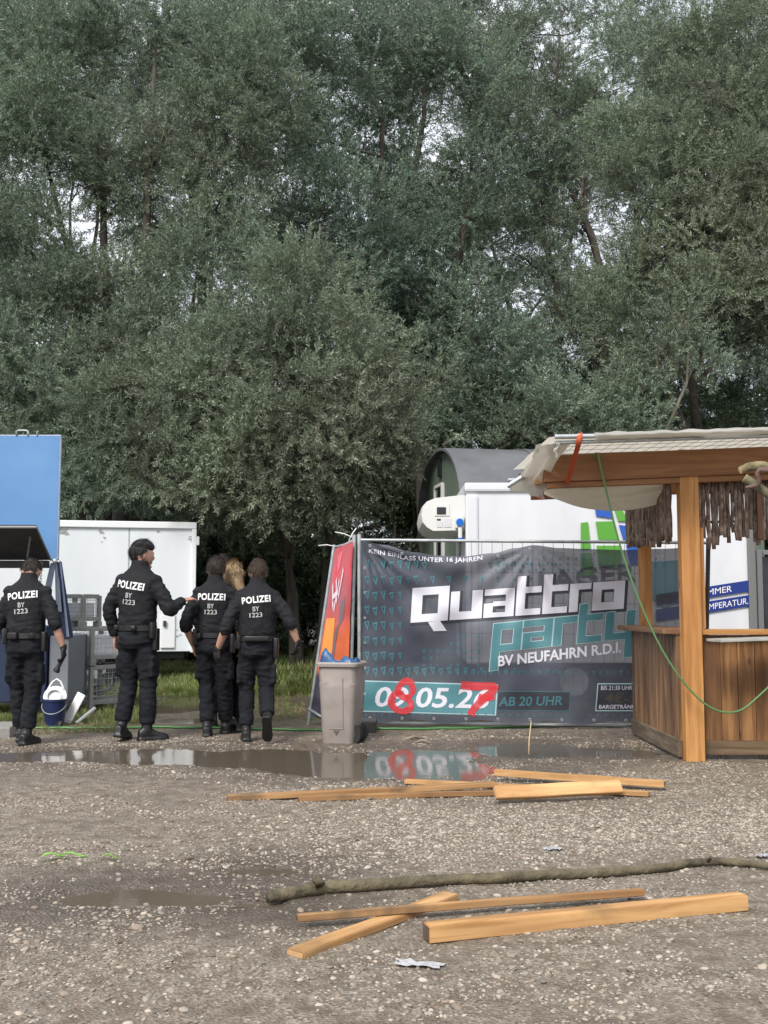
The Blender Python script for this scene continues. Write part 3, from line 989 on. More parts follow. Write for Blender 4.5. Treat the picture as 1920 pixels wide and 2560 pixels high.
# ------------------------------------------------------------------ grass
grass_mat = leaf_material('grass_blade', (0.17, 0.21, 0.055), (0.19, 0.23, 0.085), 0.35)
dry_mat = leaf_material('dry_grass_blade', (0.24, 0.21, 0.1), (0.26, 0.23, 0.13), 0.2)
def tuft(seed, n=16, hgt=0.2, spread=0.07):
    r = random.Random(seed)
    mb = MB()
    for i in range(n):
        a = r.uniform(0, 6.28)
        b0 = Vector((math.cos(a), math.sin(a), 0)) * r.uniform(0, spread)
        lean = Vector((math.cos(a + r.uniform(-1, 1)), math.sin(a + r.uniform(-1, 1)), 0)) * r.uniform(0.15, 0.75)
        h = hgt * r.uniform(0.5, 1.2)
        w = Vector((-math.sin(a), math.cos(a), 0)) * r.uniform(0.003, 0.006)
        p = [b0 + lean * h * t * t + Vector((0, 0, h * (t - 0.25 * t * t * lean.length))) for t in (0, 0.5, 0.8, 1)]
        mb.add([p[0] - w, p[0] + w, p[1] + w * 0.9, p[1] - w * 0.9, p[2] + w * 0.55, p[2] - w * 0.55, p[3]], [(0, 1, 2, 3), (3, 2, 4, 5), (5, 4, 6)])
    me = bpy.data.meshes.new('tuft')
    me.from_pydata(mb.v, [], mb.f)
    me.update()
    return me
tufts = [source('tuft_%d' % k, tuft(k, 18, 0.17), grass_mat) for k in range(4)] + [source('tuft_4', tuft(9, 14, 0.16), dry_mat), source('tuft_5', tuft(10, 20, 0.12, 0.09), dry_mat)]
nn = 60000
x, y = nt_.uniform(-11, 5, nn), nt_.uniform(10.3, 27, nn)
pxx = 960 + x / y * F_PX
edge = np.where(pxx < 300, 10.75, np.where(pxx < 420, 11.6, 13.4)) + 0.5 * (fbm(x * 1.7, y * 1.7, 61) - 0.5)
edge = np.where((pxx > 690) & (pxx < 800), 12.0, edge)
edge = np.where(pxx > 800, 12.2, edge)
z = ground_z(x, y)
ok = (y > edge) & (z > WATER_Z - 0.004)
track = (pxx > 380) & (pxx < 800) & (y < 15.2)
ok &= ~(track & (nt_.uniform(0, 1, nn) < 0.55))
ok &= (nt_.uniform(0, 1, nn) < np.clip(fbm(x * 0.9, y * 0.9, 67) * 2.4 - 0.45, 0.12, 1))
x, y, z, pxx, track = x[ok], y[ok], z[ok], pxx[ok], track[ok]
k = len(x)
s = nt_.uniform(0.3, 0.7, k) * np.where(track, 0.5, 1.0) * np.where(y > 15.5, 1.7, 1.0) * (0.6 + 0.9 * fbm(x * 1.3, y * 1.3, 69)) * np.where((pxx < 330) & (y < 11.8), 0.6, 1) * np.where((pxx > 640) & (pxx < 830) & (y > 14.5), 1.7, 1)
var = nt_.integers(0, 4, k)
var = np.where(nt_.uniform(0, 1, k) < np.where(track | (y < 11.6), 0.6, 0.12), nt_.integers(4, 6, k), var)
gr = scatter('grass', np.stack([x, y, z - 0.004], -1), np.stack([np.zeros(k), np.zeros(k), nt_.uniform(0, 6.28, k)], -1), s, var, tufts)
tag(gr, 'rough green and dry grass beyond the gravel', 'grass', kind='stuff')
# ------------------------------------------------------------------ trailers, hut, stall, crates
white_paint = mat('white_panel', (0.73, 0.765, 0.79), 0.42, (0.63, 0.67, 0.69), 1.6, lo=0.35, hi=0.75, spec=0.4, stretch=(1, 1, 0.25))
white_gloss = mat('white_gelcoat', (0.70, 0.71, 0.74), 0.3, (0.60, 0.62, 0.65), 2.0, lo=0.3, hi=0.8, spec=0.5, stretch=(1, 1, 0.3))
white_unit = mat('cream_plastic', (0.68, 0.68, 0.65), 0.4)
alu = mat('aluminium_trim', (0.62, 0.65, 0.67), 0.4, metal=0.6)
black_rubber = mat('black_rubber', (0.02, 0.02, 0.021), 0.8)
dark_metal = mat('dark_metal', (0.04, 0.042, 0.045), 0.6)
galv = mat('galvanised_steel', (0.36, 0.39, 0.40), 0.5, (0.50, 0.53, 0.54), 9, metal=0.55, rvar=0.1)
dirt_mark = mat('dirt_smudge', (0.34, 0.35, 0.34), 0.9)
glass_dark = mat('dark_window', (0.015, 0.017, 0.02), 0.1)

def quad_pts(pts, n):
    """flat polygon pushed out by n"""
    return [Vector(p) + Vector(n) for p in pts]

# white box trailer at the back left
YT = 17.0
tr = empty('box_trailer', (0, YT, 0))
tag(tr, 'white box trailer with plain panels behind the officers, its right end beside the shrubs', 'trailer')
TL, TRr = pix(-420, 1632, YT), pix(487, 1632, YT)
zb, zt = pix(300, 1632, YT).z, pix(300, 1306, YT).z
def t20(px, py, d=0.0):
    p = pix(px, py, YT)
    return Vector((p.x, p.y - YT + d, p.z))
w_ = TRr.x - TL.x
MB().box(((TL.x + TRr.x) / 2, 1.1, (zb + zt) / 2), (w_ - 0.04, 2.1, zt - zb - 0.04), None, 0.01).build('body', white_paint, tr)
xs = [-420, -150, 92, 325, 478]
for a, b in zip(xs[:-1], xs[1:]):
    p, q = t20(a, 1320), t20(b, 1628)
    box_part('panel', (q.x - p.x - 0.006, 0.02, p.z - q.z), ((p.x + q.x) / 2, 0.045, (p.z + q.z) / 2), white_paint, tr, None, 0.004)
f = MB()
f.box(((TL.x + TRr.x) / 2, 0.04, zt - 0.05), (w_, 0.09, 0.105), None, 0.012)
f.build('top_rail', mat('trailer_frame_white', (0.78, 0.8, 0.81), 0.4), tr)
f = MB()
f.box((TRr.x - 0.035, 0.035, (zb + zt) / 2 - 0.05), (0.07, 0.09, zt - zb - 0.11), None, 0.01)
f.build('corner_post', MATS['trailer_frame_white'], tr)
p = t20(421, 1578)
hd = box_part('locker_door', (0.22, 0.03, 0.52), (p.x, 0.02, p.z), MATS['trailer_frame_white'], tr, None, 0.012)
box_part('latch', (0.05, 0.03, 0.09), (p.x - 0.05, -0.015, p.z + 0.12), dark_metal, tr, None, 0.01)
p = t20(492, 1352)
box_part('marker_lamp', (0.06, 0.05, 0.14), (p.x + 0.01, 0.02, p.z), MATS['trailer_frame_white'], tr, None, 0.012)
dmk = []
rs = random.Random(3)
for (px, py, s) in ((168, 1332, 16), (178, 1338, 9), (262, 1335, 7), (268, 1347, 5), (258, 1330, 5), (262, 1357, 3), (397, 1330, 6), (445, 1590, 5), (452, 1588, 4), (444, 1575, 3)):
    n = 11
    poly = []
    for i in range(n):
        a = 6.283 * i / n
        rr = s * rs.uniform(0.45, 1.1)
        poly.append(t20(px + rr * math.cos(a), py + rr * 0.6 * math.sin(a), 0.031))
    MB().add(poly, [tuple(range(n))]).build('dirt_mark', dirt_mark, tr)
MB().box(((TL.x + TRr.x) / 2, 1.2, zb - 0.04), (w_ - 0.3, 2.0, 0.1)).build('chassis', dark_metal, tr)
for k, xx in enumerate((TRr.x - 1.5, TRr.x - 2.35)):
    wl_ = MB()
    wl_.tube([(xx, 0.25, 0.3), (xx, 0.47, 0.3)], 0.3, 22)
    wh = wl_.build('wheel', black_rubber, tr, auto=40)
    MB().tube([(xx, 0.235, 0.3), (xx, 0.26, 0.3)], 0.16, 16).build('rim', galv, wh, auto=40)

_piv = Vector((TRr.x, YT, 0))
tr.matrix_basis = Matrix.Translation(_piv) @ Matrix.Rotation(R(12.5), 4, 'Z') @ Matrix.Translation(Vector((-TRr.x, 0, 0)))

# green round-roofed hut
hut = empty('round_roof_hut', pix(1080, 1600, 19.5) * 1)
tag(hut, 'green hut with a dark rounded roof behind the refrigerated trailer', 'hut')
hut.location = (0, 0, 0)
hut_green = mat('hut_green_boards', (0.085, 0.115, 0.085), 0.65, (0.11, 0.145, 0.11), 3, stretch=(1, 1, 0.3))
hut_roof = mat('hut_roof_felt', (0.085, 0.09, 0.098), 0.75, (0.125, 0.13, 0.14), 1.6, bump=0.2, bscale=60)
# axis: the gable end looks to the left and a little forward
A0 = pix(1092, 1131, 16.6)          # top of the arch at the gable
ax = Vector((0.985, 0.17, 0)).normalized()
pr = Vector((0.17, -0.985, 0)).normalized() * -1     # across the hut, away from the camera
ar_w, ar_h, ztop = 1.5, 1.25, A0.z
def arch(s, grow=0.0, n=22):
    o = A0 + ax * s
    pts = []
    for i in range(n + 1):
        t = math.pi * i / n
        q = -math.cos(t) * (ar_w + grow)
        zz = ztop - ar_h + math.sin(t) ** 0.85 * (ar_h + grow)
        pts.append(Vector((o.x, o.y, 0)) + pr * q + Vector((0, 0, zz)))
    a, b = pts[0].copy(), pts[-1].copy()
    a.z = b.z = 0.0
    return [a] + pts + [b]
bd = MB()
n = len(arch(0))
bd.loft([arch(0.10), arch(4.6)], True)
bd.build('wall', hut_green, hut, auto=30)
seg = [0.0, 1.25, 2.9, 4.65]
for a, b in zip(seg[:-1], seg[1:]):
    rm = MB()
    o1, o2, i1, i2 = [[p for p in arch(s, g)[1:-1]] for s, g in ((a, 0.05), (b + 0.05, 0.05), (a, 0.01), (b + 0.05, 0.01))]
    if a > 0:
        o1, i1 = [[p + Vector((0, 0, 0.018)) for p in q] for q in (o1, i1)]
    k = len(o1)
    rings = [[o1[i], o2[i], i2[i], i1[i]] for i in range(k)]
    rm.loft(rings, True)
    rm.build('roof_panel', hut_roof, hut, auto=30)
gp = lambda q, z, d=0.0: Vector((A0.x, A0.y, 0)) + ax * (0.09 - d) + pr * q + Vector((0, 0, z))
def hut_window(q, z, w, h):
    fr = MB()
    for dq, dz, sw, sh in ((-w / 2, 0, 0.05, h), (w / 2, 0, 0.05, h), (0, h / 2, w, 0.05), (0, -h / 2, w, 0.05)):
        c = gp(q + dq, z + dz, 0.015)
        fr.box(c, (0.05, sw, sh), Matrix.Rotation(math.atan2(ax.y, ax.x), 3, 'Z'))
    wo = fr.build('window', mat('hut_window_frame', (0.55, 0.56, 0.54), 0.5) if 'hut_window_frame' not in MATS else MATS['hut_window_frame'], hut)
    pn = MB().box(gp(q, z, 0.0), (0.03, w, h), Matrix.Rotation(math.atan2(ax.y, ax.x), 3, 'Z'))
    pn.build('pane', glass_dark, wo)
hut_window(0.2, pix(1095, 1240, 16.6).z, 0.5, 0.36)
hut_window(0.2, pix(1095, 1345, 16.6).z, 0.5, 0.7)
v = MB().box(gp(0.15, pix(1083, 1165, 16.6).z, 0.01), (0.04, 0.16, 0.3), Matrix.Rotation(math.atan2(ax.y, ax.x), 3, 'Z'))
v.build('vent', glass_dark, hut)

# refrigerated trailer behind the fence
YF = 13.5
fr_ = empty('refrigerated_trailer', (0, 0, 0))
tag(fr_, 'white refrigerated trailer with a cooling unit and green and blue tiled logo behind the fence', 'trailer')
def fp(px, py, d=0.0):
    p = pix(px, py, YF)
    return Vector((p.x, p.y + d, p.z))
x0, x1 = fp(1166, 1500).x, fp(1886, 1500).x
zt = fp(1300, 1207).z
MB().box(((x0 + x1) / 2, YF + 1.05, (0.55 + zt) / 2), (x1 - x0 - 0.02, 2.06, zt - 0.55), None, 0.02).build('body', white_gloss, fr_)
MB().box(((x0 + x1) / 2, YF + 1.05, zt - 0.055), (x1 - x0 + 0.03, 2.14, 0.115), None, 0.03).build('top_rail', white_gloss, fr_)
MB().box((x0 + 0.075, YF + 0.03, (0.55 + zt) / 2 - 0.08), (0.16, 0.09, zt - 0.55 - 0.14), None, 0.03).build('corner_post', white_gloss, fr_)
MB().box((x1 - 0.02, YF + 0.03, (0.5 + zt) / 2 - 0.08), (0.1, 0.09, zt - 0.5 - 0.14), None, 0.02).build('rear_post', mat('grey_trim', (0.16, 0.16, 0.16), 0.6), fr_)
MB().box(((x0 + x1) / 2, YF + 1.0, 0.46), (x1 - x0 - 0.1, 1.8, 0.16)).build('chassis', dark_metal, fr_)
for dx in (-0.45, 0.45):
    c = (x0 + x1) / 2 + dx
    wh = MB().tube([(c, YF + 0.1, 0.32), (c, YF + 0.34, 0.32)], 0.32, 24).build('wheel', black_rubber, fr_, auto=40)
    MB().tube([(c, YF + 0.085, 0.32), (c, YF + 0.11, 0.32)], 0.18, 18).build('rim', galv, wh, auto=40)
MB().tube([(x0 - 1.0, YF + 1.0, 0.45), (x0 + 0.05, YF + 1.0, 0.45)], 0.05, 10).build('drawbar', dark_metal, fr_)
# cooling unit: rounded nose on the front wall
prof_px = [(1166, 1233), (1125, 1237), (1090, 1241), (1068, 1250), (1056, 1264), (1052, 1285), (1056, 1306), (1066, 1318), (1082, 1328), (1166, 1326)]
ya, yb = YF + 0.12, YF + 1.75
un = MB()
near = [Vector((fp(px, py).x, ya, fp(px, py).z)) for px, py in prof_px]
cen = sum(near, Vector()) / len(near)
rings = []
for y_, s in ((ya, 0.95), (ya + 0.05, 0.985), (ya + 0.14, 1.0), (yb - 0.14, 1.0), (yb, 0.9)):
    rings.append([Vector((x0 - 0.001 if i in (0, 9) else x0 + (p.x - x0) * (1 - (1 - s) * 0.5), y_, cen.z + (p.z - cen.z) * s)) for i, p in enumerate(near)])
un.loft(rings, True)
uo = un.build('cooling_unit', white_unit, fr_, auto=25)
def on_unit(px0, py0, px1, py1, m, nm, out=0.006, th=0.012, bev=0.004):
    a, b = fp(px0, py0), fp(px1, py1)
    k = (ya - 0.004) / YF
    ax_, bx_ = a.x * k, b.x * k
    az, bz = CAM_H + (a.z - CAM_H) * k, CAM_H + (b.z - CAM_H) * k
    return box_part(nm, (abs(bx_ - ax_), th, abs(az - bz)), ((ax_ + bx_) / 2, ya - out, (az + bz) / 2), m, uo, None, bev)
on_unit(1086, 1260, 1124, 1290, white_unit, 'display_frame', 0.004)
on_unit(1092, 1268, 1115, 1286, glass_dark, 'display', 0.011)
on_unit(1092, 1297, 1102, 1301, dark_metal, 'rating_plate', 0.004, 0.004, 0.001)
on_unit(1092, 1304, 1106, 1318, mat('sticker_grey', (0.6, 0.6, 0.62), 0.6), 'sticker', 0.004, 0.004, 0.001)
on_unit(1110, 1296, 1128, 1318, MATS['sticker_grey'], 'sticker', 0.004, 0.004, 0.001)
blue_plastic = mat('blue_plastic', (0.02, 0.17, 0.62), 0.4)
c = fp(1150, 1304)
MB().box((c.x, ya - 0.03, c.z), (0.11, 0.08, 0.16), None, 0.015).build('socket_box', white_unit, uo)
MB().tube([(c.x, ya - 0.12, c.z - 0.01), (c.x, ya - 0.06, c.z)], [0.046, 0.048], 18).build('socket_cap', blue_plastic, uo, auto=40)
MB().tube([(c.x + 0.005, ya - 0.075, c.z - 0.07), (c.x + 0.005, ya - 0.075, c.z - 0.2)], 0.027, 12).build('plug', white_unit, uo, auto=40)
MB().tube([(c.x + 0.005, ya - 0.075, c.z - 0.2), (c.x + 0.005, ya - 0.075, c.z - 0.25)], 0.034, 12).build('plug_ring', blue_plastic, uo, auto=40)
MB().tube([(c.x + 0.005, ya - 0.075, c.z - 0.25), (c.x, ya - 0.06, c.z - 0.4), (c.x - 0.03, ya, c.z - 0.7), (c.x + 0.02, ya + 0.02, 0.6)], 0.011, 8).build('power_lead', black_rubber, uo, True)
# the mark on the nose of the unit
vs_, fs_ = text_geo('CR', 0.12, 0.003)
nz_ = MB()
nz_.add([(fp(1053, 1275).x + 0.005, YF + 0.6 - p.x, fp(1053, 1272).z + p.y) for p in vs_], fs_)
nz_.build('lettering', dark_metal, uo)
# logo: rounded tiles in green and blue
logo_green, logo_blue = mat('logo_green', (0.10, 0.34, 0.045), 0.35), mat('logo_blue', (0.012, 0.06, 0.36), 0.35, (0.03, 0.13, 0.5), 1.5)
tiles = [('g', [(1452, 1307), (1470, 1305), (1477, 1372), (1452, 1372)]), ('g', [(1489, 1304), (1534, 1303), (1545, 1350), (1496, 1350)]),
         ('b', [(1547, 1312), (1577, 1316), (1590, 1350), (1558, 1350)]), ('b', [(1487, 1268), (1528, 1272), (1533, 1296), (1490, 1290)]),
         ('g', [(1535, 1271), (1556, 1275), (1571, 1303), (1545, 1303)]), ('g', [(1548, 1261), (1566, 1266), (1588, 1305), (1580, 1305), (1561, 1272), (1548, 1269)]),
         ('g', [(1491, 1364), (1550, 1364), (1556, 1420), (1498, 1420)]), ('b', [(1565, 1362), (1600, 1362), (1610, 1410), (1574, 1410)]),
         ('b', [(1588, 1323), (1604, 1330), (1618, 1352), (1600, 1352)]), ('g', [(1452, 1382), (1478, 1382), (1484, 1440), (1452, 1440)])]
for c_, poly in tiles:
    MB().prism([fp(px, py, -0.004) for px, py in poly], (0, 0.007, 0)).build('logo_tile', logo_green if c_ == 'g' else logo_blue, fr_)
# blue bands with their writing
band_blue, letter_white = mat('band_blue', (0.008, 0.03, 0.20), 0.4), mat('letter_white', (0.8, 0.8, 0.8), 0.5)
sl = -0.157
def band(px0, px1, py0, h, words, wx0, wx1, wh):
    a = [(px0, py0), (px1, py0 + sl * (px1 - px0)), (px1, py0 + sl * (px1 - px0) + h), (px0, py0 + h)]
    bo = MB().prism([fp(px, py, -0.004) for px, py in a], (0, 0.007, 0)).build('lettered_band', band_blue, fr_)
    vs_, fs_ = text_geo(words, 1.0, 0.0)
    vs_ = fit(vs_, wx0, 0, wx1, wh)
    mb = MB()
    mb.add([fp(p.x, py0 + sl * (p.x - px0) + h * 0.5 + wh / 2 - p.y, -0.008) for p in vs_], fs_)
    mb.build('lettering', letter_white, bo)
band(1640, 1885, 1487, 28, 'IMMER', 1763, 1829, 15)
band(1640, 1885, 1524, 28, 'TEMPERATUR.', 1750, 1870, 15)
# dark lettering and crest further along the side, half seen through the banner
vs_, fs_ = text_geo('LAGER', 1.0, 0.01)
vs_ = fit(vs_, 1345, 0, 1590, 44)
MB().add([fp(p.x, 1462 - 0.09 * (p.x - 1350) - p.y + 10, -0.004) for p in vs_], fs_).build('lettering', mat('faded_lettering', (0.13, 0.135, 0.15), 0.6), fr_)
crest = [(1625, 1405), (1700, 1400), (1702, 1490), (1664, 1520), (1625, 1492)]
MB().prism([fp(px, py, -0.004) for px, py in crest], (0, 0.007, 0)).build('crest', mat('crest_teal', (0.12, 0.34, 0.38), 0.5), fr_)

# black screen beside the trailer
sc_ = empty('screen_panel', (0, 0, 0))
tag(sc_, 'black netted screen on a grey frame beside the trailer rear', 'screen')
p0, p1 = fp(1889, 1350), fp(1889, 1620)
xs0 = p0.x
net_black = mat('black_net', (0.018, 0.019, 0.024), 0.8, (0.035, 0.037, 0.045), 6, bump=0.3, bscale=15)
MB().box((xs0 + 0.055, YF + 0.06, 0.98), (0.07, 0.05, 1.96), None, 0.008).build('post', MATS['grey_trim'], sc_)
MB().box((xs0 + 2.0, YF + 0.06, 0.98), (0.07, 0.05, 1.96), None, 0.008).build('post', MATS['grey_trim'], sc_)
MB().box((xs0 + 1.03, YF + 0.06, 1.93), (1.87, 0.05, 0.06), None, 0.008).build('rail', MATS['grey_trim'], sc_)
g = MB()
for i in range(21):
    for j in range(13):
        g.v.append((xs0 + 0.09 + 1.86 * i / 20, YF + 0.08 + 0.03 * math.sin(i * 1.3 + 0.4 * j), 0.08 + 1.8 * j / 12))
for i in range(20):
    for j in range(12):
        g.f.append((i * 13 + j, (i + 1) * 13 + j, (i + 1) * 13 + j + 1, i * 13 + j + 1))
g.build('net', net_black, sc_, True)

# blue stall with its lid up
YS = 12.4
st = empty('blue_stall', (0, 0, 0))
tag(st, 'blue metal stall with raised lid and chained black flap at the left edge', 'stall')
stall_blue = mat('stall_blue', (0.085, 0.215, 0.46), 0.4, (0.125, 0.28, 0.52), 0.8, lo=0.3, hi=0.7, rvar=0.06)
stall_navy = mat('stall_navy', (0.010, 0.022, 0.06), 0.5, (0.016, 0.03, 0.075), 3)
strut_blue = mat('strut_grey_blue', (0.2, 0.25, 0.34), 0.45, (0.27, 0.32, 0.41), 5)
stall_grey = mat('stall_grey', (0.17, 0.19, 0.215), 0.6, (0.20, 0.22, 0.245), 3)
sp = lambda px, py, d=0.0: pix(px, py, YS + d)
lid = [sp(-420, 1090), sp(152, 1090), sp(144, 1400), sp(-420, 1400)]
lo_ = MB().prism(lid, (0, 0.05, 0)).build('lid', stall_blue, st)
a, b = sp(152, 1091, -0.01), sp(144, 1398, -0.01)
MB().tube([a, b], 0.014, 6).build('edge_strip', strut_blue, lo_)
MB().tube([sp(-420, 1090, 0.02), sp(153, 1090, 0.02)], 0.016, 6).build('edge_strip', strut_blue, lo_)
MB().tube([sp(42, 1090), sp(41, 1078), sp(46, 1076), sp(66, 1076), sp(70, 1079), sp(70, 1091)], 0.010, 7).build('handle', galv, lo_, True)
MB().tube([sp(93, 1091), sp(93, 1079), sp(96, 1078)], 0.008, 6).build('hook', galv, lo_, True)
flap = [pix(-420, 1318, YS - 1.05), pix(91, 1318, YS - 1.05), sp(127, 1400, -0.07), sp(-420, 1400, -0.07)]
fl = MB().prism(flap, (0, 0, 0.025)).build('flap', mat('flap_black', (0.03, 0.03, 0.032), 0.7, (0.06, 0.057, 0.052), 2), st)
MB().tube([flap[0], flap[1], flap[2]], 0.014, 6).build('edge_strip', mat('flap_edge', (0.2, 0.2, 0.21), 0.5), fl)
MB().box((sp(-150, 1405).x, YS - 0.02, sp(0, 1411).z), (sp(127, 1405).x - sp(-420, 1405).x, 0.08, 0.085), None, 0.008).build('hinge_beam', dark_metal, st)
def chain(a, b, nl, sag, parent, nm='chain'):
    mb = MB()
    a, b = Vector(a), Vector(b)
    for i in range(nl):
        t = (i + 0.5) / nl
        c = a.lerp(b, t) - Vector((0, 0, sag * math.sin(math.pi * t)))
        d = (b - a).normalized()
        L_ = (b - a).length / nl * 0.62
        s = (d.cross(Vector((0, 1, 0))) if i % 2 else Vector((0, 1, 0))).normalized() * 0.011
        q = [c + d * L_ * math.cos(6.283 * j / 10) + s * math.sin(6.283 * j / 10) for j in range(11)]
        mb.tube(q, 0.004, 5, False)
    return mb.build(nm, galv, parent, True)
chain(pix(76, 1338, YS - 0.8), pix(65, 1414, YS - 0.3), 11, 0.0, st)
chain(sp(104, 1398, -0.1), sp(101, 1468, -0.15), 10, 0.0, st)
# A-shaped end struts
for (qa, qb, w, m_) in (((133, 1408), (96, 1590), 0.055, strut_blue), ((146, 1405), (168, 1596), 0.07, stall_navy), ((141, 1405), (147, 1530), 0.035, strut_blue), ((150, 1402), (170, 1592), 0.016, strut_blue)):
    a, b = sp(*qa, -0.03), sp(*qb, -0.05 if m_ is strut_blue else 0.01)
    MB().tube([a, b], [(w * 0.55, 0.02), (w, 0.02)], 4).build('strut', m_, st)
MB().ell(sp(137, 1403, -0.08), (0.03, 0.03, 0.03)).build('hinge_knuckle', galv, st, True)
MB().box(((sp(-420, 1600).x + sp(120, 1600).x) / 2, YS + 0.35, 0.60), (sp(120, 1600).x - sp(-420, 1600).x, 0.8, 0.86), None, 0.015).build('body', stall_navy, st)
MB().box((sp(145, 1700).x, YS + 0.4, 0.56), (0.22, 0.78, 0.72), None, 0.012).build('end_panel', stall_grey, st)
MB().box(((sp(-420, 1600).x + sp(14, 1600).x) / 2, YS - 0.09, 1.02), (sp(14, 1600).x - sp(-420, 1600).x, 0.14, 0.07), None, 0.012).build('shelf', stall_blue, st)
for xx in (sp(-300, 1700).x, sp(100, 1700).x):
    MB().box((xx, YS + 0.4, 0.085), (0.1, 0.6, 0.18)).build('foot', dark_metal, st)

# wire-mesh box pallets
cage_grey = mat('cage_grey_paint', (0.23, 0.235, 0.215), 0.65, (0.29, 0.29, 0.265), 6)
sheet_white = mat('milky_sheet', (0.62, 0.64, 0.66), 0.5, (0.72, 0.74, 0.75), 4)
wood_grey = wood('weathered_board', (0.2, 0.17, 0.13), (0.33, 0.28, 0.21), (0.15, 0.125, 0.1), 0)
def cage(loc, rz, sx, sy, sz, label, lined=False, solid=0.0):
    c = empty('mesh_crate', loc, rz)
    tag(c, label, 'crate', 'wire-mesh crates beside the blue stall')
    for ix in (-1, 1):
        for iy in (-1, 1):
            box_part('corner_post', (0.05, 0.05, sz - 0.02), (ix * (sx / 2 - 0.025), iy * (sy / 2 - 0.025), sz / 2), cage_grey, c, None, 0.006)
            box_part('foot', (0.085, 0.085, 0.07), (ix * (sx / 2 - 0.035), iy * (sy / 2 - 0.035), 0.035), cage_grey, c, None, 0.01)
    for z in (0.10, sz - 0.02):
        for iy in (-1, 1):
            box_part('rail', (sx - 0.1, 0.034, 0.05), (0, iy * (sy / 2 - 0.02), z), cage_grey, c, None, 0.005)
        for ix in (-1, 1):
            box_part('rail', (0.034, sy - 0.1, 0.05), (ix * (sx / 2 - 0.02), 0, z), cage_grey, c, None, 0.005)
    w = MB()
    for iy in (-1, 1):
        for i in range(1, 12):
            x_ = -sx / 2 + 0.05 + (sx - 0.1) * i / 12
            w.tube([(x_, iy * (sy / 2 - 0.02), 0.12), (x_, iy * (sy / 2 - 0.02), sz - 0.03)], 0.0028, 4, False)
        for j in range(1, 6):
            z_ = 0.1 + (sz - 0.12) * j / 6
            w.tube([(-sx / 2 + 0.04, iy * (sy / 2 - 0.024), z_), (sx / 2 - 0.04, iy * (sy / 2 - 0.024), z_)], 0.0028, 4, False)
    for ix in (-1, 1):
        for i in range(1, 9):
            y_ = -sy / 2 + 0.05 + (sy - 0.1) * i / 9
            w.tube([(ix * (sx / 2 - 0.02), y_, 0.12), (ix * (sx / 2 - 0.02), y_, sz - 0.03)], 0.0028, 4, False)
        for j in range(1, 6):
            z_ = 0.1 + (sz - 0.12) * j / 6
            w.tube([(ix * (sx / 2 - 0.024), -sy / 2 + 0.04, z_), (ix * (sx / 2 - 0.024), sy / 2 - 0.04, z_)], 0.0028, 4, False)
    w.build('wire_mesh', galv, c)
    box_part('floor_sheet', (sx - 0.08, sy - 0.08, 0.015), (0, 0, 0.11), cage_grey, c)
    if lined:
        box_part('liner', (sx - 0.12, sy - 0.12, sz - 0.22), (0, 0, 0.12 + (sz - 0.22) / 2), sheet_white, c, None, 0.02)
    return c
YC = 13.1
cw = math.radians(-38)
pc = pix(214, 1775, YC)
cs = empty_z = 0.0
h1 = 0.54
cage((pc.x, YC + 0.42, 0.0), cw, 0.62, 0.62, h1, 'grey wire-mesh crate standing on the grass, lowest of the stack')
cage((pc.x, YC + 0.42, h1), cw, 0.62, 0.62, 0.46, 'grey wire-mesh crate lined with white sheet, second of the stack', True)
pc2 = pix(172, 1550, YC)
cage((pc2.x, YC + 0.42, h1 + 0.46), cw + 0.35, 0.40, 0.40, 0.40, 'small wire-mesh crate topmost of the stack', True)
# things lying in the lowest crate
for k, (a, b, rr) in enumerate((((-0.2, -0.22, 0.14), (0.22, -0.05, 0.33), 0.022), ((-0.22, -0.1, 0.14), (0.2, 0.1, 0.24), 0.018), ((-0.1, -0.24, 0.13), (0.24, -0.2, 0.17), 0.02))):
    M = Matrix.Translation((pc.x, YC + 0.42, 0)) @ Matrix.Rotation(cw, 4, 'Z')
    o = MB().tube([M @ Vector(a), M @ Vector(b)], rr, 8).build('metal_tube', galv, None, auto=40)
    tag(o, ['slanting steel tube inside the lowest crate', 'thinner steel tube inside the lowest crate behind the slanting one', 'steel tube lying flat on the lowest crate floor'][k], 'tube')
brick_red = mat('brick_red', (0.21, 0.085, 0.06), 0.85, (0.29, 0.12, 0.085), 12)
M = Matrix.Translation((pc.x, YC + 0.42, 0)) @ Matrix.Rotation(cw, 4, 'Z')
for k, (q, rz) in enumerate((((-0.2, 0.02, 0.155), 0.2), ((-0.17, 0.03, 0.228), 0.5))):
    o = box_part('brick', (0.11, 0.22, 0.07), M @ Vector(q), brick_red, None, Matrix.Rotation(cw + rz, 3, 'Z'), 0.006)
    tag(o, 'red brick %s in the lowest crate' % ('lying on the floor sheet', 'lying on another brick')[k], 'brick')
coil = [M @ Vector((0.08 + 0.15 * math.cos(t * 6.283), 0.06 + 0.05 * math.sin(t * 6.283), 0.3 + 0.12 * math.sin(t * 6.283))) for t in [i / 24 for i in range(25)]]
tag(MB().tube(coil, 0.011, 6, False).build('wire_loop', galv, None, True), 'loop of pale wire inside the lowest crate', 'wire')

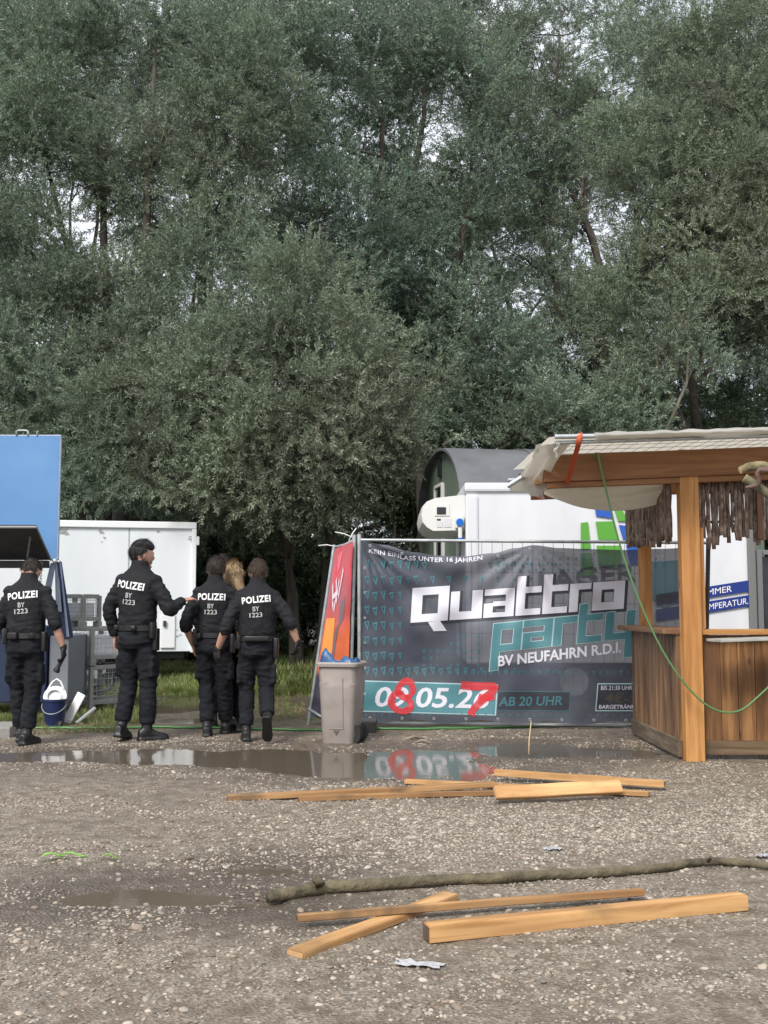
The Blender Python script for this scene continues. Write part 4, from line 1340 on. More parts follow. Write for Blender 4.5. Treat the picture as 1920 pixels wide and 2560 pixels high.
# bucket with a white basin in it
bk = empty('bucket', pix(137, 1775, 11.6))
bk.location = (pix(137, 1775, 11.6).x, 11.6, 0.0)
tag(bk, 'dark blue plastic bucket with wire handle standing in the grass', 'bucket')
bucket_blue = mat('bucket_blue', (0.006, 0.014, 0.065), 0.5, (0.01, 0.022, 0.085), 8)
n = 24
ring = lambda r, z: [Vector((r * math.cos(6.283 * i / n), r * math.sin(6.283 * i / n), z)) for i in range(n)]
MB().loft([ring(0.095, 0.0), ring(0.125, 0.25), ring(0.135, 0.255), ring(0.135, 0.28), ring(0.118, 0.28), ring(0.09, 0.02)], True).build('body', bucket_blue, bk, auto=35)
MB().tube([Vector((0.13 * math.cos(t), -0.13 * abs(math.sin(t)) - 0.01, 0.23 - 0.1 * math.sin(t))) for t in [math.pi * i / 14 for i in range(15)]], 0.004, 6).build('handle', galv, bk, True)
white_pl = mat('white_plastic', (0.8, 0.8, 0.8), 0.4)
bs = MB()
tilt = Matrix.Rotation(R(74), 3, 'X')
def disc_ring(r, z):
    return [tilt @ Vector((r * math.cos(6.283 * i / n), r * 0.9 * math.sin(6.283 * i / n), z)) for i in range(n)]
bs.loft([disc_ring(0.12, 0.0), disc_ring(0.125, 0.01), disc_ring(0.10, 0.015), disc_ring(0.075, 0.04), disc_ring(0.07, 0.035), disc_ring(0.095, 0.008)], True)
bs.tube([tilt @ Vector((x_, y_, 0.005)) for x_, y_ in ((-0.085, 0.08), (-0.045, 0.16), (0, 0.19), (0.045, 0.16), (0.085, 0.08))], [(0.02, 0.008)] * 5, 8)
bo = bs.build('basin', white_pl, None, auto=35)
bo.location = bk.location + Vector((0.0, 0.0, 0.30))
tag(bo, 'white plastic strainer with a looped handle stuck upright in the blue bucket', 'strainer')
o = MB().box((0, 0, 0), (0.10, 0.02, 0.34), Euler((R(-12), R(24), R(-15))), 0.008).build('plastic_tray', white_pl, None)
o.location = bk.location + Vector((0.17, 0.12, 0.17))
tag(o, 'white plastic tray leaning behind the blue bucket', 'tray')
o = MB().box((0, 0, 0), (0.05, 0.26, 0.022), Euler((R(35), 0, R(-50))), 0.004).build('aluminium_strip', alu, None)
o.location = bk.location + Vector((0.29, 0.14, 0.09))
tag(o, 'short aluminium strip lying slanted in the grass beside the bucket', 'strip')

# concrete slab at the left edge
c0 = gnd(-40, 1838)
o = MB().box((0, 0, 0), (0.62, 0.55, 0.11), None, 0.015).build('concrete_slab', mat('concrete', (0.22, 0.21, 0.195), 0.85, (0.30, 0.29, 0.27), 5, bump=0.3, bscale=60), None)
o.location = (c0.x - 0.02, c0.y + 0.02, 0.045)
o.rotation_euler = (0, 0, R(8))
tag(o, 'grey concrete slab on the ground at the left edge', 'slab')
# ------------------------------------------------------------------ site fence and banners
YB = 11.25
fe = empty('site_fence', (0, 0, 0))
tag(fe, 'galvanised mesh site fence panel carrying the dark party banner', 'fence')
q = lambda px, py, d=0.0: pix(px, py, YB + d)
MB().tube([q(898, 1335), q(899, 1818)], 0.021, 12).build('post', galv, fe, auto=40)
MB().tube([q(1771, 1345), q(1762, 1822)], 0.024, 12).build('post', mat('black_tube', (0.03, 0.03, 0.032), 0.5), fe, auto=40)
MB().tube([q(899, 1350), q(1769, 1357)], 0.017, 10).build('rail', galv, fe, auto=40)
MB().tube([q(899, 1807), q(1764, 1815)], 0.017, 10).build('rail', galv, fe, auto=40)
w = MB()
for i in range(1, 34):
    px = 899 + 866 * i / 34
    w.tube([q(px, 1350), q(px, 1811)], 0.0022, 4, False)
for j in range(1, 6):
    py = 1352 + 459 * j / 6
    w.tube([q(899, py, 0.006), q(1767, py + 6, 0.006)], 0.0022, 4, False)
w.build('wire_mesh', mat('dark_wire', (0.09, 0.095, 0.1), 0.5, metal=0.3), fe)
concrete_dark = mat('fence_foot_concrete', (0.05, 0.048, 0.045), 0.9, (0.085, 0.08, 0.075), 8, bump=0.3, bscale=50)
for k, px in enumerate((912, 1762)):
    p = q(px, 1818)
    o = MB().box((0, 0, 0.065), (0.24, 0.62, 0.13), None, 0.02).build('fence_foot', concrete_dark, None)
    o.location = (p.x, YB - 0.12, -0.01)
    tag(o, 'dark concrete fence foot %s' % ('behind the rubbish bin', 'hidden mostly behind the bar post')[k], 'fence foot', 'fence feet')

# the dark banner hung on it
def top_y(px):
    pts = [(903, 1352), (960, 1362), (1030, 1380), (1100, 1389), (1160, 1391), (1230, 1383), (1290, 1370), (1335, 1363), (1400, 1370), (1480, 1373), (1560, 1375), (1650, 1372), (1745, 1368)]
    for (a, ya_), (b, yb_) in zip(pts[:-1], pts[1:]):
        if px <= b:
            t = max(0.0, (px - a) / (b - a))
            t = t * t * (3 - 2 * t)
            return ya_ + (yb_ - ya_) * t
    return pts[-1][1]
def ban_d(px, py):
    """how far the cloth stands off the fence"""
    u, v = (px - 903) / 842.0, (py - 1352) / 452.0
    w = 0.014 * math.sin(u * 31 + v * 5 + 2.0 * math.sin(v * 4)) * (1 - 0.3 * v) + 0.016 * math.sin(u * 9 - v * 11 + 1.0)
    # creases radiating from the top corners
    for cx, cy_, sg in ((905, 1352, 1), (1335, 1363, -1), (1335, 1363, 1)):
        dx, dy = (px - cx) * sg, py - cy_
        if dx > 0 and dy > -20:
            a = math.atan2(dy, dx)
            dist = math.hypot(dx, dy)
            w += 0.026 * math.exp(-dist / 330.0) * math.sin(a * 17) * min(1, dist / 60)
    w += 0.03 * noise.noise(Vector((u * 6, v * 4, 0.3))) + 0.012 * noise.noise(Vector((u * 17, v * 11, 0.7)))
    return w
def ban(px, py, out=0.0):
    return pix(px, py, YB - 0.075 + ban_d(px, py) - out)
def banner_material():
    m = bpy.data.materials.new('mesh_banner')
    m.use_nodes = True
    N, L = m.node_tree.nodes, m.node_tree.links
    b = N['Principled BSDF']
    out_ = [n for n in N if n.type == 'OUTPUT_MATERIAL'][0]
    tc_ = N.new('ShaderNodeTexCoord')
    nz = N.new('ShaderNodeTexNoise'); nz.inputs['Scale'].default_value = 1.3; nz.inputs['Detail'].default_value = 3
    L.new(tc_.outputs['Object'], nz.inputs['Vector'])
    rp = N.new('ShaderNodeValToRGB')
    rp.color_ramp.elements[0].position, rp.color_ramp.elements[0].color = 0.35, (0.058, 0.064, 0.088, 1)
    rp.color_ramp.elements[1].position, rp.color_ramp.elements[1].color = 0.7, (0.078, 0.086, 0.117, 1)
    L.new(nz.outputs['Fac'], rp.inputs['Fac']); L.new(rp.outputs['Color'], b.inputs['Base Color'])
    b.inputs['Roughness'].default_value = 0.55
    tr_ = N.new('ShaderNodeBsdfTransparent')
    ms = N.new('ShaderNodeMixShader'); ms.inputs[0].default_value = 0.13
    L.new(b.outputs[0], ms.inputs[1]); L.new(tr_.outputs[0], ms.inputs[2]); L.new(ms.outputs[0], out_.inputs['Surface'])
    return m
bn = empty('party_banner', (0, 0, 0))
tag(bn, 'dark slate mesh banner with big white and teal party lettering, tied to the fence', 'banner')
g = MB()
NX, NY = 150, 70
for i in range(NX + 1):
    px = 903 + 842 * i / NX
    t0 = top_y(px)
    bot = 1802 + 5 * math.sin(i * 0.21) + 8 * i / NX
    for j in range(NY + 1):
        py = t0 + (bot - t0) * j / NY
        g.v.append(tuple(ban(px + 4 * j / NY, py)))
for i in range(NX):
    for j in range(NY):
        a = i * (NY + 1) + j
        g.f.append((a, a + NY + 1, a + NY + 2, a + 1))
cloth = g.build('cloth', banner_material(), bn, True)
b_white = mat('banner_white', (0.62, 0.62, 0.70), 0.6)
b_teal = mat('banner_teal', (0.068, 0.20, 0.235), 0.6, (0.078, 0.225, 0.26), 2)
b_teal_dim = mat('banner_teal_dim', (0.05, 0.155, 0.19), 0.6)
b_pale = mat('banner_pale_teal', (0.36, 0.52, 0.56), 0.6)
b_dim = mat('banner_brown', (0.075, 0.06, 0.04), 0.6)
b_dark = mat('banner_black', (0.03, 0.033, 0.046), 0.6)
spray_red = mat('spray_red', (0.72, 0.025, 0.035), 0.5)
_N, _L = spray_red.node_tree.nodes, spray_red.node_tree.links
_t = _N.new('ShaderNodeBsdfTransparent')
_m = _N.new('ShaderNodeMixShader'); _m.inputs[0].default_value = 0.33
_L.new(_N['Principled BSDF'].outputs[0], _m.inputs[1]); _L.new(_t.outputs[0], _m.inputs[2])
_L.new(_m.outputs[0], [n for n in _N if n.type == 'OUTPUT_MATERIAL'][0].inputs['Surface'])

def dense(vs2, fs2, maxe):
    bm = bmesh.new()
    vv = [bm.verts.new((p[0], p[1], 0)) for p in vs2]
    for f in fs2:
        try: bm.faces.new([vv[i] for i in f])
        except ValueError: pass
    for _ in range(5):
        es = [e for e in bm.edges if e.calc_length() > maxe]
        if not es: break
        bmesh.ops.subdivide_edges(bm, edges=es, cuts=1)
        bmesh.ops.triangulate(bm, faces=bm.faces)
    bm.verts.index_update()
    r2 = [Vector((v.co.x, v.co.y)) for v in bm.verts], [[v.index for v in f.verts] for f in bm.faces]
    bm.free()
    return r2
def printed(name, vs2, fs2, m, out, parent=None, maxe=14):
    vs2, fs2 = dense(vs2, fs2, maxe)
    return MB().add([ban(p.x, p.y, out) for p in vs2], fs2).build(name, m, parent or bn)

# block letters on a raster: each letter is a few bars
def raster(letters, cell, x0):
    """letters: list of (advance, [(x0,y0,x1,y1)...]) in cells, y up; returns set of cells"""
    cells = set()
    x_ = x0
    for adv, bars in letters:
        for a, b, c, d in bars:
            for i in range(a, c):
                for j in range(b, d):
                    cells.add((x_ + i, j))
        x_ += adv
    return cells
def cells_geo(cells, fn):
    vid, vs2, fs2 = {}, [], []
    def v(i, j):
        if (i, j) not in vid:
            vid[(i, j)] = len(vs2)
            vs2.append(Vector(fn(i, j)))
        return vid[(i, j)]
    for i, j in cells:
        fs2.append((v(i, j), v(i + 1, j), v(i + 1, j + 1), v(i, j + 1)))
    return vs2, fs2
def grow(cells, r):
    out_ = set()
    for i, j in cells:
        for a in range(-r, r + 1):
            for b in range(-r, r + 1):
                out_.add((i + a, j + b))
    return out_
# Quattro: cells of 4 px; widths read off the banner
T = 5   # bar thickness
Q = (22, [(0, 0, 21, T), (0, 17, 21, 22), (0, T, T + 1, 17), (15, T, 21, 17)])
U = (19, [(0, 0, 18, T), (0, T, 5, 18), (12, T, 18, 18)])
Aa = (18, [(0, 0, 17, 3), (12, 3, 17, 14), (0, 14, 17, 18), (0, 3, 5, 9), (5, 7, 12, 10)])
Tt = (15, [(0, 0, 14, 4), (0, 4, 5, 25), (5, 14, 14, 18)])
Rr = (13, [(0, 0, 5, 18), (5, 14, 12, 18)])
Oo = (18, [(0, 0, 18, 5), (0, 13, 18, 18), (0, 5, 5, 13), (12, 5, 18, 13)])
qc = raster([Q, U, Aa, (15, Tt[1]), (15, Tt[1]), Rr, Oo], 4, 0)
qw = 22 + 19 + 18 + 15 + 15 + 13 + 18
def qmap(i, j):
    px = 1026 + i * (533.0 / qw)
    return (px + j * 0.25, 1557 - 0.066 * (px - 1026) - j * 3.95)
vs2, fs2 = cells_geo(qc, qmap)
printed('lettering', vs2, fs2, b_white, 0.0075)
tail = [(1070, 1555), (1100, 1552), (1117, 1577), (1084, 1578)]
printed('lettering', tail, [(0, 1, 2, 3)], b_white, 0.0078)
qs = grow(qc, 1)
vs2, fs2 = cells_geo(qs, lambda i, j: (qmap(i, j)[0] + 3, qmap(i, j)[1] + 3))
printed('letter_shadow', vs2, fs2, b_dark, 0.0035)
# party
Pp = (19, [(0, -12, 5, 18), (5, 0, 18, 4), (5, 14, 18, 18), (13, 4, 18, 14)])
Ap = (19, [(0, 0, 18, 4), (13, 4, 18, 14), (0, 14, 18, 18), (0, 4, 5, 10), (5, 7, 13, 10)])
Rp = (15, [(0, 0, 5, 18), (5, 14, 14, 18)])
Tp = (17, [(0, 0, 15, 4), (0, 4, 5, 25), (5, 14, 15, 18)])
Yp = (18, [(0, 4, 5, 18), (0, 0, 13, 4), (13, -12, 18, 18)])
pc_ = raster([Pp, Ap, Rp, Tp, Yp], 4, 0)
pw = 19 + 19 + 15 + 17 + 18
def pmap(i, j):
    px = 1228 + i * (355.0 / pw)
    return (px + j * 0.35, 1630 - 0.10 * (px - 1228) - j * 3.9)
vs2, fs2 = cells_geo(pc_, pmap)
printed('lettering', vs2, fs2, b_teal, 0.0085)
def half(cells):
    return set((i * 2 + a, j * 2 + b) for i, j in cells for a in (0, 1) for b in (0, 1))
vs2, fs2 = cells_geo(grow(half(pc_), 1), lambda i, j: pmap(i / 2, j / 2))
printed('letter_outline', vs2, fs2, b_pale, 0.0052)
def words(s, x0, y0, x1, y1, m, out, bold=0.02, shear=0.0, slope=0.0, follow=None, spacing=1.0):
    vs_, fs_ = text_geo(s, 1.0, bold, shear, 0.25, spacing)
    vs_ = fit(vs_, x0, 0, x1, y1 - y0)
    res = []
    for p in vs_:
        base = (follow(p.x) if follow else y1 + slope * (p.x - x0))
        res.append(Vector((p.x, base - p.y)))
    return printed('lettering', res, fs_, m, out)
words('BV NEUFAHRN R.D.I.', 1245, 1640, 1553, 1667, b_white, 0.0085, 0.028, 0.0, -0.115)
words('KEIN EINLASS UNTER 16 JAHREN', 922, 0, 1206, 15, b_white, 0.006, 0.022, 0.0, 0, lambda px: top_y(px) + (30 if px < 960 else 30 - 0.075 * min(px - 960, 160)), 1.05)
def panel(x0, y0, x1, y1, m, out, slope=0.0, lean=0.0, nm='print_panel'):
    h = y1 - y0
    pts = [(x0 + lean * h, y0), (x1 + lean * h, y0 + slope * (x1 - x0)), (x1, y1 + slope * (x1 - x0)), (x0, y1)]
    return printed(nm, pts, [(0, 1, 2, 3)], m, out)
panel(908, 1701, 1240, 1779, b_pale, 0.003, 0.03, 0.06)
panel(908, 1704, 1237, 1776, b_teal, 0.0055, 0.03, 0.06)
words('09.05.26', 938, 1716, 1222, 1768, b_white, 0.009, 0.02, 0.18, 0.015)
panel(1241, 1727, 1424, 1776, b_teal_dim, 0.003, 0.01, 0.06)
panel(1243, 1729, 1422, 1774, b_dark, 0.0055, 0.01, 0.06)
words('AB 20 UHR', 1246, 1742, 1406, 1766, b_teal_dim, 0.008, 0.02, 0.15, -0.015)
panel(1488, 1708, 1745, 1778, b_pale, 0.003, 0.0, 0.08)
panel(1491, 1711, 1742, 1775, b_dark, 0.0055, 0.0, 0.08)
words('BIS 21:30 UHR:', 1502, 1714, 1583, 1725, b_white, 0.008, 0.01, 0.1)
words('4€-SHOTS', 1512, 1732, 1700, 1757, b_dim, 0.008, 0.02, 0.1)
words('BARGETRÄNK: 4€', 1497, 1760, 1612, 1772, b_white, 0.008, 0.01, 0.1)
# field of small outlined fours
pv, pf = [], []
def four(cx, cy_, s):
    # a triangle with a hole and a short leg, as on the banner
    o = [(-0.5, -0.45), (0.35, -0.6), (0.12, 0.85)]
    i_ = [(-0.22, -0.22), (0.12, -0.28), (0.02, 0.3)]
    n = len(pv)
    for a, b in o + i_:
        pv.append((cx + a * s, cy_ + b * s))
    for a in range(3):
        b = (a + 1) % 3
        pf.append((n + a, n + b, n + 3 + b, n + 3 + a))
r4 = random.Random(4)
for row in range(9):
    for col in range(26):
        cx, cy_ = 918 + col * 20.5, 1410 + row * 38 + (col % 2) * 3
        if cy_ < top_y(cx) + 28 or cy_ > 1690: continue
        dens = 1 - col / 8.0 if 1450 < cy_ < 1640 else 1 - col / 26.0
        if dens < 0.1 or (cx > 1010 and 1455 < cy_ < 1660): continue
        four(cx, cy_, 17 * max(0.45, min(1, dens + 0.25)))
for row in range(6):
    for col in range(34):
        cx, cy_ = 1060 + col * 17, 1592 + row * 18
        if cx > 1200 and cy_ < 1682: continue
        if cx < 1180 and r4.random() < 0.4: continue
        if cy_ > 1696: continue
        four(cx, cy_, 9 * r4.uniform(0.6, 1.1))
for row in range(3):
    for col in range(22):
        cx, cy_ = 1240 + col * 20, 1398 + row * 14
        if cy_ > 1436 - 0.05 * (cx - 1240): continue
        four(cx, cy_, 8 * r4.uniform(0.5, 1.1))
for col in range(38):
    four(915 + col * 20, 1788, 6)
vs2, fs2 = [Vector(p) for p in pv], pf
MB().add([ban(p.x, p.y, 0.0035) for p in vs2], fs2).build('four_pattern', b_teal_dim, bn)
# red spray over the date
def spray(pts, wpx, nm='spray_paint'):
    vs2, fs2 = [], []
    dense_p = []
    P = [Vector(p) for p in pts]
    for k in range(len(P) - 1):
        p0, p1, p2, p3 = P[max(k - 1, 0)], P[k], P[k + 1], P[min(k + 2, len(P) - 1)]
        for t in (0, 0.2, 0.4, 0.6, 0.8):
            dense_p.append(0.5 * ((2 * p1) + (p2 - p0) * t + (2 * p0 - 5 * p1 + 4 * p2 - p3) * t * t + (3 * p1 - p0 - 3 * p2 + p3) * t ** 3))
    dense_p.append(P[-1])
    for k, p in enumerate(dense_p):
        d = (dense_p[min(k + 1, len(dense_p) - 1)] - dense_p[max(k - 1, 0)]).normalized()
        n_ = Vector((-d.y, d.x)) * wpx * (0.46 + 0.05 * math.sin(k * 0.45))
        vs2 += [p - n_, p + n_]
    for k in range(len(dense_p) - 1):
        fs2.append((2 * k, 2 * k + 1, 2 * k + 3, 2 * k + 2))
    for k, p in enumerate(dense_p):
        pass
    return MB().add([ban(p.x, p.y, 0.0115) for p in vs2], fs2).build(nm, spray_red, bn)
spray([(1032, 1712), (1018, 1703), (1002, 1710), (995, 1728), (1006, 1741), (1024, 1752), (1026, 1768), (1010, 1778), (990, 1773), (978, 1757), (984, 1738), (1000, 1728)], 18)
spray([(1026, 1713), (1034, 1722), (1026, 1738), (1012, 1744)], 15)
spray([(1152, 1713), (1190, 1716), (1236, 1716), (1228, 1732), (1204, 1752), (1185, 1772), (1176, 1788)], 21)
spray([(1196, 1740), (1218, 1746), (1236, 1742)], 15)
# eyelets along the edges
for k in range(11):
    px = 925 + 80 * k
    for py in (top_y(px) + 9, 1795 + 8 * (px - 903) / 842):
        o = ban(px, py, 0.004)
        ey = [o + Vector((0.012 * math.cos(6.283 * i / 10), 0, 0.012 * math.sin(6.283 * i / 10))) for i in range(11)]
        MB().tube(ey, 0.004, 5, False).build('eyelet', galv, bn, True)
for py in (1420, 1482, 1545, 1607, 1670, 1735):
    o = ban(912, py, 0.004)
    ey = [o + Vector((0.010 * math.cos(6.283 * i / 10), 0, 0.010 * math.sin(6.283 * i / 10))) for i in range(11)]
    MB().tube(ey, 0.004, 5, False).build('eyelet', galv, bn, True)

# narrow leaning panel with the red banner
ng = empty('gate_panel', (0, 0, 0))
tag(ng, 'narrow leaning mesh gate panel hinged to the fence, seen almost edge-on', 'gate')
YN = 11.7
MB().tube([q(886, 1337, 0.05), q(873, 1822, 0.05)], 0.022, 12).build('post', galv, ng, auto=40)
MB().tube([pix(836, 1362, YN), pix(771, 1812, YN)], 0.019, 10).build('post', galv, ng, auto=40)
MB().tube([pix(837, 1368, YN), pix(862, 1362, 11.5), q(886, 1350, 0.05)], 0.015, 8).build('rail', galv, ng, True)
MB().tube([pix(772, 1772, YN), pix(800, 1790, 11.5), q(874, 1812, 0.05)], 0.015, 8).build('rail', galv, ng, True)
w = MB()
for t in (0.2, 0.4, 0.6, 0.8):
    w.tube([pix(837, 1368, YN).lerp(q(886, 1350, 0.05), t), pix(772, 1772, YN).lerp(q(874, 1812, 0.05), t)], 0.002, 4, False)
w.build('wire_mesh', MATS['dark_wire'], ng)
for k, (a, b) in enumerate((((796, 1364), (838, 1366)), ((838, 1330), (884, 1345)), ((891, 1320), (872, 1352)))):
    o = MB().tube([pix(*a, 11.45), pix((a[0] + b[0]) / 2, (a[1] + b[1]) / 2 - 3, 11.42), pix(*b, 11.4)], 0.0055, 6).build('cable_tie', white_pl, None, True)
    tag(o, ['long white cable tie end sticking out to the left of the gate', 'white cable tie end slanting over the gate top', 'short white cable tie end pointing up at the fence posts'][k], 'cable tie', 'cable ties on the fence')
def red_banner_material():
    m = bpy.data.materials.new('red_banner')
    m.use_nodes = True
    N, L = m.node_tree.nodes, m.node_tree.links
    b = N['Principled BSDF']
    b.inputs['Roughness'].default_value = 0.25
    at = N.new('ShaderNodeAttribute'); at.attribute_name = 'along'
    rp = N.new('ShaderNodeValToRGB')
    cr_ = rp.color_ramp
    stops = [(0.0, (0.46, 0.04, 0.055)), (0.16, (0.55, 0.06, 0.08)), (0.28, (0.40, 0.075, 0.10)), (0.42, (0.5, 0.09, 0.07)), (0.52, (0.62, 0.13, 0.05)), (0.72, (0.6, 0.15, 0.06)), (0.76, (0.05, 0.04, 0.06)), (1.0, (0.04, 0.04, 0.065))]
    cr_.elements[0].position, cr_.elements[0].color = stops[0][0], (*stops[0][1], 1)
    cr_.elements[1].position, cr_.elements[1].color = stops[-1][0], (*stops[-1][1], 1)
    for p_, c_ in stops[1:-1]:
        e = cr_.elements.new(p_); e.color = (*c_, 1)
    L.new(at.outputs['Fac'], rp.inputs['Fac'])
    L.new(rp.outputs['Color'], b.inputs['Base Color'])
    return m
rb = empty('red_banner', (0, 0, 0))
tag(rb, 'creased red and orange banner tied to the narrow gate panel', 'banner')
def rbp(u, v, out=0.0):
    a = pix(838, 1372, YN - 0.03).lerp(q(882, 1354, 0.0), u)
    b = pix(776, 1790, YN - 0.03).lerp(q(868, 1808, 0.0), u)
    p = a.lerp(b, v)
    d = 0.025 * math.sin(u * 9 + v * 3) * (0.4 + math.exp(-3 * v)) + 0.02 * noise.noise(Vector((u * 3, v * 11, 2.0)))
    return p + Vector((0.3 * d, -d - out - 0.03, 0))
g = MB()
nu, nv = 16, 60
for i in range(nu + 1):
    for j in range(nv + 1):
        g.v.append(tuple(rbp(i / nu, j / nv)))
for i in range(nu):
    for j in range(nv):
        a = i * (nv + 1) + j
        g.f.append((a, a + nv + 1, a + nv + 2, a + 1))
cl2 = g.build('cloth', red_banner_material(), rb, True)
at_ = cl2.data.attributes.new('along', 'FLOAT', 'POINT')
at_.data.foreach_set('value', [ (k % (nv + 1)) / nv for k in range(len(cl2.data.vertices))])
def rprint(nm, poly, m, out=0.006):
    vs2, fs2 = dense([Vector(p) for p in poly], [tuple(range(len(poly)))], 0.08)
    MB().add([rbp(p.x, p.y, out) for p in vs2], fs2).build(nm, m, rb)
r_or, r_pk, r_wh, r_gy = mat('print_orange', (0.80, 0.30, 0.06), 0.3), mat('print_pink', (0.72, 0.14, 0.19), 0.3), mat('print_white', (0.72, 0.6, 0.66), 0.3), mat('print_grey', (0.19, 0.12, 0.14), 0.3)
rprint('print_patch', [(0.06, 0.42), (0.42, 0.42), (0.44, 0.60), (0.36, 0.75), (0.05, 0.70)], r_or)
rprint('print_patch', [(0.2, 0.05), (0.5, 0.03), (0.42, 0.13), (0.3, 0.16)], r_pk)
rprint('print_patch', [(0.56, 0.33), (0.72, 0.30), (0.74, 0.42), (0.55, 0.48)], r_gy)
rprint('print_patch', [(0.46, 0.48), (0.56, 0.46), (0.50, 0.66), (0.42, 0.74)], r_gy, 0.009)
for k, (a, b) in enumerate((((0.12, 0.22), (0.30, 0.36)), ((0.28, 0.19), (0.44, 0.33)), ((0.46, 0.20), (0.34, 0.38)), ((0.60, 0.14), (0.48, 0.30)), ((0.2, 0.3), (0.45, 0.27)))):
    d = Vector((b[0] - a[0], b[1] - a[1])); n_ = Vector((-d.y, d.x)).normalized() * 0.018
    rprint('print_stroke', [(a[0] - n_.x, a[1] - n_.y), (b[0] - n_.x, b[1] - n_.y), (b[0] + n_.x, b[1] + n_.y), (a[0] + n_.x, a[1] + n_.y)], r_wh, 0.009 + 0.002 * k)
# ------------------------------------------------------------------ wooden bar
YK, YKB = 9.0, 10.7
bar = empty('wooden_bar', (0, 0, 0))
tag(bar, 'open wooden bar with stained board front, orange posts and stick-fringed roof', 'bar')
new_pine = wood('orange_pine', (0.42, 0.2, 0.065), (0.52, 0.265, 0.092), (0.33, 0.14, 0.042), 2, 1.0, 0.55)
new_pine_x = wood('orange_pine_level', (0.50, 0.26, 0.09), (0.60, 0.33, 0.125), (0.40, 0.19, 0.06), 0, 1.0, 0.55)
beam_wood = wood('brown_beam', (0.24, 0.108, 0.042), (0.28, 0.13, 0.052), (0.18, 0.076, 0.03), 0, 1.0, 0.6)
stain_v = wood('stained_board', (0.17, 0.083, 0.033), (0.33, 0.168, 0.066), (0.12, 0.058, 0.025), 2, 1.0, 0.5, perobj=0.18)
stain_side = wood('stained_side_board', (0.16, 0.09, 0.048), (0.30, 0.18, 0.10), (0.12, 0.068, 0.038), 2, 1.0, 0.5, perobj=0.3)
base_wood = wood('dirty_base_board', (0.13, 0.085, 0.05), (0.2, 0.135, 0.08), (0.10, 0.07, 0.045), 0, 1.0, 0.8, False, stain=0.6)
base_wood_y = wood('dirty_base_board_side', (0.15, 0.115, 0.08), (0.23, 0.18, 0.13), (0.11, 0.085, 0.06), 1, 1.0, 0.8, False, stain=0.6)
counter_y = wood('brown_counter', (0.22, 0.115, 0.055), (0.30, 0.165, 0.085), (0.17, 0.085, 0.04), 1, 1.0, 0.5)
kp = lambda px, py, d=0.0: pix(px, py, YK + d)
xl = kp(1703, 1893).x             # left plane of the bar
xr = xl + 2.35                    # its right end, outside the frame
ct = kp(1800, 1577).z             # counter top
# posts
zt_ = kp(1715, 1180).z
box_part('post', (0.155, 0.12, zt_ + 0.02), (kp(1731, 1893).x, YK - 0.045, (zt_ + 0.02) / 2), new_pine, bar, None, 0.006)
box_part('post_lath', (0.035, 0.10, 0.62), (kp(1697, 1300).x + 0.015, YK - 0.03, zt_ - 0.32), new_pine, bar, None, 0.004)
zl0, zl1 = ct + 0.02, kp(1745, 1320).z
box_part('post_lath', (0.055, 0.075, zl1 - zl0), (kp(1750, 1450).x, YK - 0.01, (zl0 + zl1) / 2), new_pine, bar, None, 0.004)
box_part('post', (0.11, 0.11, 2.36), (pix(1614, 1500, YKB).x, YKB, 1.18), new_pine, bar, None, 0.006)
box_part('post', (0.15, 0.12, zt_ + 0.08), (xr, YK - 0.045, (zt_ + 0.08) / 2), new_pine, bar, None, 0.006)
box_part('post', (0.11, 0.11, 2.4), (xr, YKB, 1.2), new_pine, bar, None, 0.006)
# front boards
x = kp(1760, 1700).x
zb0, zb1 = 0.155, ct - 0.035
k = 0
rb_ = random.Random(12)
while x < xr - 0.08:
    w = 0.142
    box_part('board', (w - 0.004, 0.024, zb1 - zb0), (x + w / 2, YK + 0.02 + rb_.uniform(-0.002, 0.002), (zb0 + zb1) / 2), stain_v, bar, None, 0.004)
    x += w
    k += 1
xf0 = kp(1757, 1700).x
box_part('base_board', (xr - xf0, 0.03, 0.115), ((xf0 + xr) / 2, YK + 0.005, 0.10), base_wood, bar, None, 0.006)
box_part('counter', (xr - xf0 + 0.03, 0.30, 0.042), ((xf0 + xr) / 2, YK + 0.08, ct - 0.01), new_pine_x, bar, None, 0.005)
# side boards
y_ = YK + 0.06
w = 0.118
while y_ < YKB - 0.06:
    box_part('board', (0.024, w - 0.004, zb1 - zb0), (xl + 0.01 + rb_.uniform(-0.002, 0.002), y_ + w / 2, (zb0 + zb1) / 2), stain_side, bar, None, 0.004)
    y_ += w
box_part('corner_strip', (0.045, 0.035, zb1 + 0.0 - 0.02), (xl + 0.005, YK + 0.03, (zb1 + 0.02) / 2), stain_side, bar, None, 0.004)
box_part('base_board', (0.035, YKB - YK, 0.14), (xl - 0.006, (YK + YKB) / 2, 0.095), base_wood_y, bar, None, 0.006)
box_part('counter', (0.34, YKB - YK + 0.05, 0.045), (xl + 0.04, (YK + YKB) / 2 + 0.02, ct - 0.005), counter_y, bar, None, 0.006)
